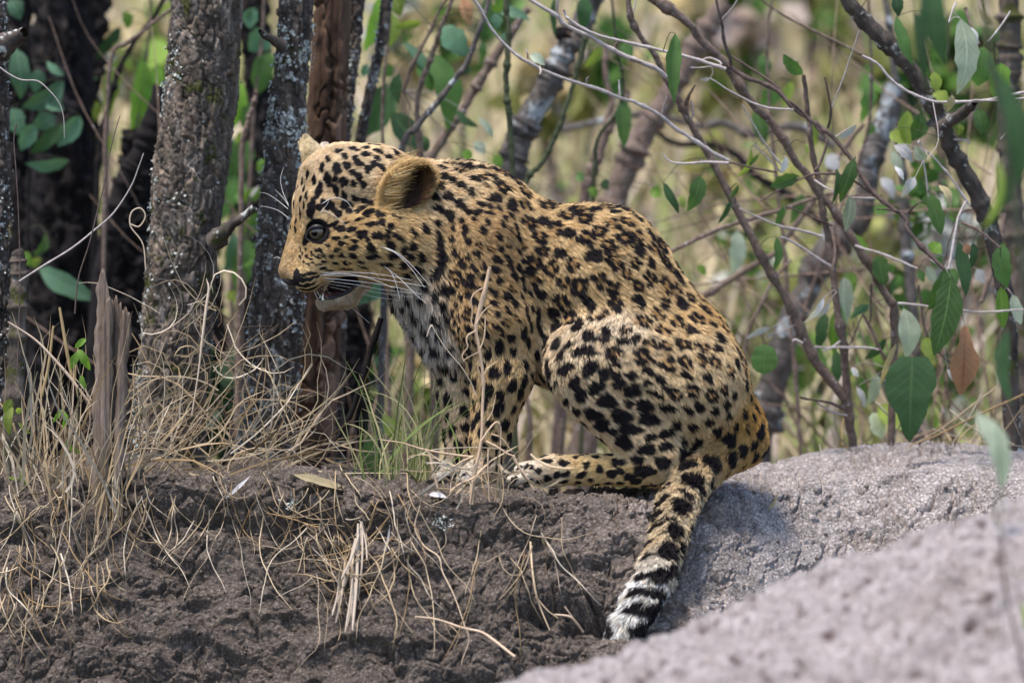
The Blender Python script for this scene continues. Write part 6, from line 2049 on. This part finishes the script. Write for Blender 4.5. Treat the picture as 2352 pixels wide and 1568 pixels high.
# tangles of thin stems behind the shrubs
for i, (x0, x1, Y, n_, lab) in enumerate(((1900, 2352, 0.85, 44, 'tangle of thin soft twigs behind the limbs at the right edge'), (1480, 1980, 1.9, 30, 'tangle of thin blurred twigs behind the forked shrub'), (880, 1480, 2.1, 26, 'tangle of thin blurred twigs behind the head and shoulders'), (500, 900, 0.75, 14, 'few thin twigs in the shade between the trunks'))):
    rg = np.random.default_rng(60 + i)
    root = thing('twig_tangle', P((x0 + x1) / 2, 1150, Y), lab, 'shrub')
    mb = MB()
    for k in range(n_):
        xa = rg.uniform(x0, x1)
        an = rg.normal(82, 22) if rg.random() < 0.7 else rg.normal(150, 25)
        ln = rg.uniform(500, 1300)
        ya = 1160 if an < 130 else rg.uniform(300, 1000)
        pts_ = []
        a = math.radians(an)
        x, y = xa, ya
        for j in range(7):
            pts_.append(P(x, y, Y + rg.normal() * 0.05))
            x += math.cos(a) * ln / 6
            y -= math.sin(a) * ln / 6
            a += rg.normal() * 0.13
        pv, pf = tube(smooth_path(pts_, 22), np.linspace(rg.uniform(2, 4.5), 1.0, 22) * S, 5, 0.08, seed=k)
        mb.add(pv, pf, np.array((1.0, 0.95, 0.90)) * rg.uniform(0.8, 1.8))
    t_ = mb.build('twigs', BARK_BROWN, root)
    t_['kind'] = 'stuff'
    mb = MB()
    leaf_cloud(mb, P((x0 + x1) / 2, 520, Y + 0.1), (x1 - x0) / 2 * S, int(n_ * 1.6), dict(g=3, b=1, y=1, p=0.7, s=0.6), 0.030, 70 + i, (1, 0.25, 1.1))
    t_ = mb.build('leaves', m_fol, root)
    t_['kind'] = 'stuff'
# ================================================================== dry grass, roots and straw
rg = np.random.default_rng(404)
STRAWC = [(0.56, 0.47, 0.36), (0.46, 0.36, 0.25), (0.34, 0.24, 0.14), (0.66, 0.60, 0.55), (0.27, 0.20, 0.14), (0.54, 0.45, 0.38)]


def straw_c(p=(0.3, 0.24, 0.12, 0.2, 0.06, 0.08)):
    return np.array(STRAWC[rg.choice(6, p=p)]) * np.array((1.05, 1.0, 0.88)) * rg.uniform(0.55, 1.0)


def strand_path(x, y, Y, ang, ln, bend, n=9, wig=0.0, dY=0.0):
    """a traced path that starts at (x, y), heads off at ang (0 = right, 90 = up) and bends"""
    s_ = np.linspace(0, 1, n)
    a = np.radians(ang + bend * s_ + wig * np.cumsum(rg.normal(size=n)) * 10)
    st = ln / (n - 1)
    xs_ = x + np.concatenate([[0], np.cumsum(np.cos(a[:-1]) * st)])
    ys_ = y - np.concatenate([[0], np.cumsum(np.sin(a[:-1]) * st)])
    return np.array([P(a_, b_, Y + dY * t_) for a_, b_, t_ in zip(xs_, ys_, s_)])


def taper(n, w, base=1.0):
    return w * S * np.interp(np.linspace(0, 1, n), [0, 0.5, 0.85, 1], [base, 0.95, 0.6, 0.15])


def clump(mb, n, xr, yr, Yr, ang, ln, bend, w, wig=0.3, dens=None):
    k = 0
    while k < n:
        x = rg.uniform(*xr)
        y = rg.uniform(*yr)
        if dens is not None and rg.random() > dens(x, y):
            continue
        k += 1
        pth = strand_path(x, y, rg.uniform(*Yr), rg.normal(*ang), rg.uniform(*ln), rg.normal(*bend), 9, wig, rg.normal() * 0.03)
        ww = rg.uniform(*w)
        if rg.random() < 0.3:
            v, f = tube(pth, taper(9, ww * 0.7), 4)
        else:
            tw_ = rg.normal() * 0.9
            v, f = blade(pth, taper(9, ww * rg.uniform(0.8, 1.35)), (rg.normal() * 0.6, -1, rg.normal() * 0.4))
            v = v + np.concatenate([np.zeros((9, 3)), np.outer(np.linspace(0, 1, 9), (0, tw_ * ww * S, 0))])
        mb.add(v, f, straw_c())


# standing clump at the left
mb = MB()
clump(mb, 120, (0, 300), (1080, 1240), (-0.13, 0.04), (82, 17), (120, 400), (0, 26), (1.0, 3.0), 0.7)
clump(mb, 45, (120, 330), (1080, 1220), (-0.10, 0.04), (75, 20), (100, 330), (-10, 60), (1.2, 3.4), 0.4)
clump(mb, 60, (0, 300), (1120, 1280), (-0.12, 0.0), (110, 35), (50, 160), (0, 80), (1, 2.8), 0.6)
tag(mb.build('dry_grass', STRAW), 'dense clump of dry straw-coloured grass on the bank at the left', kind='stuff')
# tangle of thin curled stems in front of the trunks
mb = MB()
clump(mb, 80, (300, 700), (980, 1110), (0.00, 0.10), (75, 38), (120, 420), (10, 45), (0.8, 1.9), 1.9)
clump(mb, 44, (300, 760), (1010, 1110), (-0.02, 0.08), (10, 30), (100, 330), (10, 40), (0.9, 2.2), 0.6)
clump(mb, 50, (320, 560), (700, 980), (0.04, 0.12), (60, 80), (90, 260), (80, 140), (0.7, 1.6), 0.7)
tag(mb.build('dry_grass', STRAW), 'tangle of thin curling dry stems in front of the tree trunks', kind='stuff')
# roots and stems hanging over the edge of the bank
mb = MB()


def hang(mb, n, xr, y0r, ln, w, Yoff=(-0.035, -0.008), bend=(0, 34), ang=(-90, 20), wig=1.1):
    for _ in range(n):
        x, y = rg.uniform(*xr), rg.uniform(*y0r)
        a0, l_ = rg.normal(*ang), rg.uniform(*ln)
        n_ = 10
        s_ = np.linspace(0, 1, n_)
        a = np.radians(a0 + rg.normal(*bend) * s_ + wig * np.cumsum(rg.normal(size=n_)) * 9)
        st = l_ / (n_ - 1)
        xs_ = x + np.concatenate([[0], np.cumsum(np.cos(a[:-1]) * st)])
        ys_ = y - np.concatenate([[0], np.cumsum(np.sin(a[:-1]) * st)])
        off = rg.uniform(*Yoff)
        pth = []
        for X_, Y_ in zip(xs_, ys_):
            g = front_surface(X_, Y_)
            pth.append(P(X_, Y_, g[1] + off))
        pth = smooth_path(np.array(pth), 14)
        v, f = tube(pth, taper(14, rg.uniform(*w)), 4)
        mb.add(v, f, straw_c((0.3, 0.2, 0.14, 0.2, 0.08, 0.08)))


hang(mb, 64, (0, 620), (1080, 1200), (60, 260), (0.8, 1.9))
hang(mb, 40, (0, 260), (1200, 1400), (80, 240), (0.9, 2.4))
hang(mb, 24, (620, 960), (1060, 1160), (60, 200), (0.8, 1.8))
tag(mb.build('hanging_roots', STRAW), 'pale roots and stems hanging over the edge of the dark bank', kind='stuff')
mb = MB()
hang(mb, 46, (700, 900), (1180, 1340), (60, 260), (0.8, 2.0), ang=(-95, 45))
hang(mb, 26, (680, 860), (1190, 1300), (30, 120), (0.8, 1.8), ang=(20, 80))
hang(mb, 22, (900, 1300), (1160, 1300), (70, 280), (0.7, 1.7))
tag(mb.build('hanging_roots', STRAW), 'tangle of straw and rootlets on the face of the bank, left of its middle', kind='stuff')
# dry stems around the front paws
mb = MB()
clump(mb, 22, (980, 1200), (1110, 1180), (-0.20, -0.12), (85, 35), (60, 190), (0, 110), (0.8, 2.2), 0.5)
clump(mb, 10, (1000, 1230), (1040, 1100), (-0.20, -0.13), (-60, 45), (60, 150), (0, 60), (1.0, 3.2), 0.4)
clump(mb, 10, (780, 1130), (1040, 1120), (-0.16, -0.06), (10, 25), (80, 260), (0, 40), (0.8, 2.2), 0.4)
tag(mb.build('dry_grass', STRAW), 'dry broken stems around the front paws', kind='stuff')
# straws lying over the pale crest at the right
mb = MB()
for pts_, r_ in (([(2352, 905), (2230, 960), (2150, 1000), (2090, 1022)], 3.4), ([(2300, 880), (2220, 940), (2160, 985), (2080, 1030)], 2.2), ([(2180, 940), (2240, 985), (2330, 1020)], 1.8), ([(2140, 985), (2230, 1010), (2352, 1025)], 1.6), ([(2255, 905), (2225, 960), (2190, 1015)], 2.4), ([(2060, 1018), (2140, 990), (2230, 945), (2290, 880)], 1.5), ([(1888, 1046), (1884, 1030), (1882, 1018)], 2.4), ([(2200, 1015), (2225, 985), (2240, 975)], 2.8), ([(2120, 1012), (2180, 965), (2260, 925)], 1.3), ([(2290, 1010), (2330, 960), (2352, 930)], 1.8)):
    w_ = smooth_path(np.array([P(a, b, 0.30) for a, b in pts_]), 12)
    v, f = tube(w_, np.linspace(r_, r_ * 0.5, 12) * S, 5)
    mb.add(v, f, straw_c())
clump(mb, 26, (1900, 2352), (1020, 1040), (0.34, 0.50), (90, 35), (40, 130), (0, 60), (0.8, 2.0), 0.4)
tag(mb.build('dry_grass', STRAW), 'few dry straws along the crest of the pale mound at the right', kind='stuff')
# green tuft in front of the chest
mb = MB()
for _ in range(60):
    x = rg.normal(920, 50)
    pth = strand_path(x, rg.uniform(1070, 1130), rg.uniform(-0.08, 0.02), rg.normal(88, 16), rg.uniform(90, 330), rg.normal(0, 55), 9, 0.3, rg.normal() * 0.02)
    v, f = blade(pth, taper(9, rg.uniform(0.9, 2.4)), (rg.normal() * 0.6, -1, 0.2))
    mb.add(v, f, np.array((0.17, 0.22, 0.06) if rg.random() < 0.55 else (0.40, 0.36, 0.18)) * rg.uniform(0.7, 1.3))
tag(mb.build('grass_tuft', GRASS), 'thin green grass tuft in front of the chest of the cub', kind='stuff')
# litter, crumbs of earth
mb = MB()
for _ in range(4600):
    x = rg.uniform(-20, 2352)
    y = rg.uniform(1090, 1568)
    if y < ridge_dy(x) + 6 or y > np.interp(x, EDGE[:, 0], EDGE[:, 1]):
        continue
    g = front_surface(x, y)
    r = rg.uniform(0.8, 3.2) * S * (rg.uniform(1.6, 3.4) if rg.random() < 0.07 else 1)
    th = rg.normal(size=(6, 3))
    base = np.array([(1, 0, 0), (-1, 0, 0), (0, 1, 0), (0, -1, 0), (0, 0, 1), (0, 0, -1)], float) * rg.uniform(0.5, 1.2, (6, 1)) + th * 0.15
    v = base * r + g + np.array((0, -0.3, 0.3)) * r
    f = np.array([(0, 2, 4, 4), (2, 1, 4, 4), (1, 3, 4, 4), (3, 0, 4, 4), (2, 0, 5, 5), (1, 2, 5, 5), (3, 1, 5, 5), (0, 3, 5, 5)])
    w_ = smooth01((x - 1000) / 800)
    mb.add(v, f[:, :3][:, [0, 1, 2, 2]], (np.array((0.19, 0.152, 0.128)) * (1 - w_) + np.array((0.33, 0.285, 0.265)) * w_) * rg.uniform(0.7, 1.3))
vv, ff = np.vstack(mb.v), np.vstack(mb.f)
o_ = mesh_obj('earth_crumbs', vv, ff[:, :3], m_earth, None, False, np.vstack(mb.c))
tag(o_, 'loose crumbs of earth on the bank', kind='stuff')


# ------------------------------------------------------------------ single stalks, sticks and leaves one can point to
def single(name, pts, r, Y, m_, lab, cat, c=None, sides=7, grp=None, wob=0.04, extra=()):
    p = np.asarray(pts, float)
    if np.ndim(Y) == 0:
        Y = np.full(len(p), Y)
    w = smooth_path(np.array([P(a, b, y_) for (a, b), y_ in zip(p, Y)]), max(14, 4 * len(p)))
    mb = MB()
    rr = np.interp(np.linspace(0, 1, len(w)), np.linspace(0, 1, len(np.atleast_1d(r))), np.atleast_1d(r)) * S
    v, f = tube(w, rr, sides, wob, seed=int(abs(p[0, 0])))
    mb.add(v, f, np.array((0.58, 0.49, 0.39)) * np.array(c if c is not None else (1, 1, 1)))
    root = thing(name, w[np.argmin(w[:, 2])], lab, cat, grp)
    mb.build('stalk' if name != 'stick' else 'shaft', m_, root)
    for k_, (pp, rr_, yy) in enumerate(extra):
        pp = np.asarray(pp, float)
        w2 = smooth_path(np.array([P(a, b, yy) for a, b in pp]), 12)
        mb = MB()
        v, f = tube(w2, np.linspace(rr_, rr_ * 0.5, 12) * S, 5, 0.08, seed=k_)
        mb.add(v, f, np.array((0.58, 0.49, 0.39)) * np.array(c if c is not None else (1, 1, 1)))
        mb.build('side_shoot', m_, root)
    return root


c9 = lambda u, v: (871.9 + 0.3381 * u, 627.8 + 0.3381 * v)      # crop 1250..1850 x 900..1660, 2.063 px per source px
single('straw_stalk', [c9(625, 1568), c9(640, 1380), c9(690, 1150), c9(700, 900), c9(705, 720), c9(680, 520), c9(655, 380), c9(680, 250), c9(720, 100), c9(745, -30)], [5.5, 5.0, 3.6, 3.4, 3.6, 3.4, 4.2, 5.6, 5.0, 3.4], -0.165, STRAW,
       'tall broken straw stalk standing in front of the shoulder of the cub', 'stalk', (1.05, 0.9, 0.8),
       extra=[([c9(735, 10), c9(755, -35), c9(742, -40), c9(730, 0)], 2.0, -0.165), ([c9(700, 100), c9(650, 130), c9(620, 180), c9(632, 250), c9(622, 330), c9(650, 370)], 2.0, -0.17), ([c9(655, 390), c9(600, 420), c9(590, 460), c9(600, 500), c9(560, 555), c9(575, 600)], 2.6, -0.175),
              ([c9(672, 535), c9(620, 560), c9(570, 590)], 1.8, -0.17), ([c9(685, 510), c9(712, 430), c9(718, 310), c9(710, 285)], 2.2, -0.17), ([c9(660, 340), c9(690, 280), c9(730, 235), c9(765, 215)], 1.8, -0.17), ([c9(710, 680), c9(740, 640), c9(800, 595)], 2.0, -0.17),
              ([c9(690, 1140), c9(760, 1040), c9(800, 1010), c9(822, 1050), c9(822, 1170)], 2.8, -0.175), ([c9(720, 1140), c9(800, 1180), c9(870, 1225), c9(920, 1240)], 3.0, -0.175), ([c9(760, 1090), c9(830, 1120), c9(900, 1210)], 2.0, -0.175), ([c9(905, 1240), c9(950, 1320), c9(1000, 1390), c9(1050, 1470)], 4.0, -0.18),
              ([c9(640, 1240), c9(560, 1275), c9(470, 1310), c9(300, 1190)], 2.8, -0.17), ([c9(640, 1245), c9(500, 1230), c9(300, 1195), c9(150, 1150), c9(10, 1130)], 2.8, -0.165), ([c9(340, 1220), c9(360, 1320), c9(400, 1480)], 4.2, -0.17), ([c9(480, 1480), c9(560, 1420), c9(640, 1390), c9(700, 1330), c9(745, 1290)], 2.8, -0.18),
              ([c9(740, 1190), c9(735, 1300), c9(740, 1420), c9(745, 1550)], 2.4, -0.18), ([c9(700, 780), c9(690, 700), c9(668, 640), c9(672, 590)], 1.4, -0.17), ([c9(730, 1000), c9(765, 940), c9(790, 820)], 1.4, -0.17)])
single('straw_stalk', [c9(660, 840), c9(620, 740), c9(560, 640), c9(500, 570), c9(430, 480), c9(370, 380), c9(350, 355), c9(320, 430)], [1.0, 1.0, 1.0, 1.1, 1.1, 1.1, 2.2, 1.0], -0.15, STRAW, 'thin dry thread of grass curling in front of the bare chest', 'stalk')
single('straw_stalk', [c4(735, 540), c4(760, 380), c4(775, 250), c4(790, 130), c4(800, 60), c4(790, 20)], [1.8, 1.8, 3.0, 3.4, 3.0, 0.8], 0.03, STRAW, 'pale straight straw with a swollen top in front of the rough trunk', 'stalk', (1.15, 1.1, 1.1))
single('straw_stalk', [c4(345, 500), c4(270, 400), c4(200, 320), c4(130, 250), c4(30, 185)], [3.0, 3.4, 3.2, 2.6, 1.4], -0.05, STRAW, 'fallen pale stalk sloping down across the clump at the far left', 'stalk', (1.1, 1.0, 1.0))
single('weed', [(172, 720), (180, 640), (205, 560), (225, 480), (240, 420), (255, 340), (268, 290), (276, 266)], [2.0, 1.8, 1.6, 1.6, 1.4, 1.3, 1.1, 0.9], 0.0, TWIG_DARK, 'thin upright weed stem with tiny buds left of the rough trunk', 'stem')
single('twig', [(44, 646), (100, 610), (165, 570), (215, 530), (260, 490), (300, 430), (318, 385), (330, 352)], [2.2, 2.4, 2.3, 2.1, 1.9, 1.6, 1.3, 1.0], 0.02, TWIG_PALE, 'pale thin twig curving up across the weed stem at the left', 'twig')
single('twig', [(-10, 148), (20, 170), (50, 184), (85, 186), (110, 205), (135, 235), (146, 270), (148, 318)], [1.6, 1.8, 1.6, 1.6, 1.4, 1.2, 1.0, 0.7], 0.05, TWIG_PALE, 'pale drooping tendril at the upper left edge', 'twig')
single('weed', [(40, 860), (46, 640), (42, 480), (36, 380), (32, 320), (38, 285)], [1.8, 1.6, 1.4, 1.3, 1.2, 2.0], 0.02, TWIG_DARK, 'thin weed stem with a small white bud by the left edge trunk', 'stem')
for pts_, r_, lb in (([c4(160, 470), c4(185, 360), c4(205, 200)], 3.6, 'short thick yellow stalk, left of two beside the snag'), ([c4(285, 430), c4(262, 330), c4(240, 200), c4(228, 130)], 4.2, 'tall thick yellow stalk left of the snag'), ([c4(300, 270), c4(288, 400), c4(300, 480)], 2.0, 'short thin reddish stalk close to the snag')):
    single('straw_stalk', pts_, [r_, r_, r_ * 0.7], -0.02, STRAW, lb, 'stalk', (0.72, 0.62, 0.40))
single('grass_loop', [(335, 620), (328, 560), (300, 520), (302, 488), (322, 478), (334, 496), (320, 520), (300, 515)], 1.6, 0.05, STRAW, 'curl of dry grass looped against the left side of the rough trunk', 'stalk', (1.1, 1.05, 1.0))
# stick on the bank, and other loose pieces laid on the face
def laid(pts, off=-0.006):
    return [front_surface(a, b)[1] + off for a, b in pts]


sk = [c8(440, 1208), c8(560, 1222), c8(700, 1268), c8(800, 1290), c8(870, 1335), c8(985, 1425)]
single('stick', sk, [2.4, 3.0, 3.2, 3.0, 3.6, 3.2], laid(sk, -0.012), STRAW, 'pale bent stick lying on the bank below its middle', 'stick', (1.1, 0.98, 0.92),
       extra=[([c8(610, 1240), c8(660, 1280), c8(700, 1340)], 2.0, laid([c8(660, 1280)])[0]), ([c8(600, 1240), c8(640, 1320)], 1.2, laid([c8(620, 1280)])[0]), ([c8(720, 1270), c8(735, 1340), c8(700, 1440), c8(690, 1500)], 2.0, laid([c8(715, 1380)])[0])])
sk = [c8(1200, 1195), c8(1280, 1205), c8(1320, 1240), c8(1358, 1290)]
single('stick', sk, [2.2, 2.6, 2.6, 2.2], laid(sk, -0.012), STRAW, 'short forked pale stick beside the lower tail', 'stick', (1.1, 0.98, 0.92), extra=[([c8(1255, 1150), c8(1300, 1210)], 2.2, laid([c8(1280, 1180)])[0])])
sk = [c8(1070, 800), c8(1080, 950), c8(1100, 1080), c8(1125, 1160), c8(1175, 1280)]
single('root', sk, [2.6, 2.4, 2.2, 1.8, 1.2], laid(sk, -0.014), STRAW, 'long hanging root right of the bank middle with a knotted end', 'root', (0.95, 0.85, 0.72), extra=[([c8(1080, 820), c8(1040, 940), c8(1000, 1000), c8(905, 1110)], 2.0, laid([c8(1000, 1000)], -0.014)[0]), ([c8(1095, 1095), c8(1160, 1170), c8(1220, 1215)], 2.2, laid([c8(1160, 1170)], -0.014)[0])])
sk = [c8(470, 600), c8(440, 720), c8(490, 820), c8(570, 880), c8(590, 960), c8(640, 1060), c8(680, 1160), c8(715, 1270)]
single('root', sk, [1.6, 1.7, 1.7, 1.7, 1.6, 1.5, 1.4, 1.2], laid(sk, -0.012), STRAW, 'long winding rootlet running down the bank to the pale stick', 'root', (1.0, 0.92, 0.85))
# bundle of broad straws on the bank face
for k_, (a, b, w_) in enumerate((((150, 690), (70, 1260), 5.5), ((140, 740), (85, 1240), 4.5), ((120, 780), (20, 1130), 5.0), ((130, 700), (100, 1280), 3.6), ((60, 900), (10, 1240), 3.0), ((155, 720), (130, 1120), 2.4), ((110, 820), (60, 1290), 2.0), ((30, 960), (-10, 1200), 2.2), ((135, 760), (40, 1000), 3.2), ((145, 690), (180, 900), 2.0))):
    pa, pb = c8(*a), c8(*b)
    pm_ = ((pa[0] + pb[0]) / 2 + 4, (pa[1] + pb[1]) / 2)
    ys_ = [front_surface(*q)[1] - 0.020 - 0.004 * k_ for q in (pa, pm_, pb)]
    w3 = smooth_path(np.array([P(q[0], q[1], y_) for q, y_ in zip((pa, pm_, pb), ys_)]), 12)
    if k_ == 0:
        bundle = thing('straw_bundle', w3[-1], 'bundle of broad pale straws hanging on the bank face left of its middle', 'straw')
    v, f = tube(w3, np.interp(np.linspace(0, 1, 12), [0, 0.2, 0.9, 1], [0.6, 1, 0.9, 0.4]) * w_ * S, 7, 0.05, flat=0.4)
    mb = MB()
    mb.add(v, f, (0.42, 0.35, 0.29))
    mb.build('straw', STRAW, bundle)
# fallen leaves
for base, tip, w_, k_, lb, tl in ((c4(1120, 768), c4(1362, 838), 22, 's', 'long fallen tan leaf blade lying on the edge of the bank', 0.5), ((985, 1135), (1030, 1142), 16, 'l', 'small whitish flake of leaf lying below the front paws', 0.8),
                                  (c8(245, 930), c8(300, 700), 8, 'l', 'narrow pale strip of straw leaf right of the straw bundle', 0.3), (c4(860, 862), c4(960, 770), 9, 'l', 'pale cut stalk end resting on the bank edge', 0.2), (c8(1145, 735), c8(1150, 830), 9, 's', 'tiny folded pale leaf hanging on the bank by the root', 0.3),
                                  ((1745, 1190), (1790, 1120), 7, 's', 'thin dry leaf strip on the pale crust right of the tail', 0.5)):
    yy = front_surface((base[0] + tip[0]) / 2, (base[1] + tip[1]) / 2)[1] - 0.008
    v, f, c = leaf_geo(base, tip, w_, yy, tl, 0.1, 0.15, 'l', random.random())
    o_ = mesh_obj('fallen_leaf', v, f, LEAF[k_], None, True, c)
    tag(o_, lb, 'leaf')
# lichen-grey pebble patch on the bank edge
for (x_, y_), r_, lb in ((c4(1135, 880), 11, 'small clump of pale lichen on the bank edge'), (c8(590, 690), 14, 'grey lichen crust on the bank below the front paws')):
    g = front_surface(x_, y_)
    mb = MB()
    for _ in range(60):
        c = g + rg.normal(size=3) * np.array((r_ * 0.8, 5, r_ * 0.7)) * S + np.array((0, -0.006, 0))
        k = 6
        an = np.arange(k) * 2 * np.pi / k
        rr = rg.uniform(1.5, 4, k) * S
        a, b = rg.normal(size=3), rg.normal(size=3)
        a /= np.linalg.norm(a)
        b /= np.linalg.norm(b)
        ring = c + (np.cos(an) * rr)[:, None] * a + (np.sin(an) * rr)[:, None] * b
        mb.add(np.vstack([c[None], ring]), np.array([(0, 1 + j, 1 + (j + 1) % k, 1 + (j + 2) % k) for j in range(0, k, 2)]), (1, 1.02, 1.0))
    o_ = mb.build('lichen_clump', M_LICHEN, None, False)
    tag(o_, lb, 'lichen')
# small fresh plants in the left clump
for foot, lvs, lb in ((c4(300, 520), [((300, 290), (345, 370), 36), ((300, 300), (270, 370), 30), ((330, 250), (285, 285), 26), ((310, 390), (335, 440), 24), ((240, 520), (200, 570), 20), ((250, 530), (240, 600), 22), ((250, 650), (310, 690), 26)], 'small yellow-green weed in the dry clump left of the snag'),
                      (c4(40, 720), [((45, 480), (20, 540), 40), ((50, 510), (30, 625), 40), ((60, 530), (85, 520), 30), ((70, 570), (118, 615), 16), ((80, 760), (110, 810), 26), ((70, 790), (30, 780), 12)], 'small green weed with drooping leaves by the left edge')):
    pl_ = Plant('weed', P(*foot, -0.05), lb, 'plant')
    x_, y_ = foot
    pl_.branch([(x_, y_ + 60), (x_, y_ - 40), (x_ + 6, y_ - 130)], 1.6, 1.0, STEM_GREEN, -0.06, -0.07, name='stem', sides=6)
    for a, b, w_ in lvs:
        pl_.leaf(c4(*a), c4(*b), w_ * 0.6, 'b' if 'snag' in lb else 'y', -0.07, rg.uniform(-0.5, 0.5), 0.3, pm=STEM_GREEN)
print('grass', round(time.time() - T0, 1))
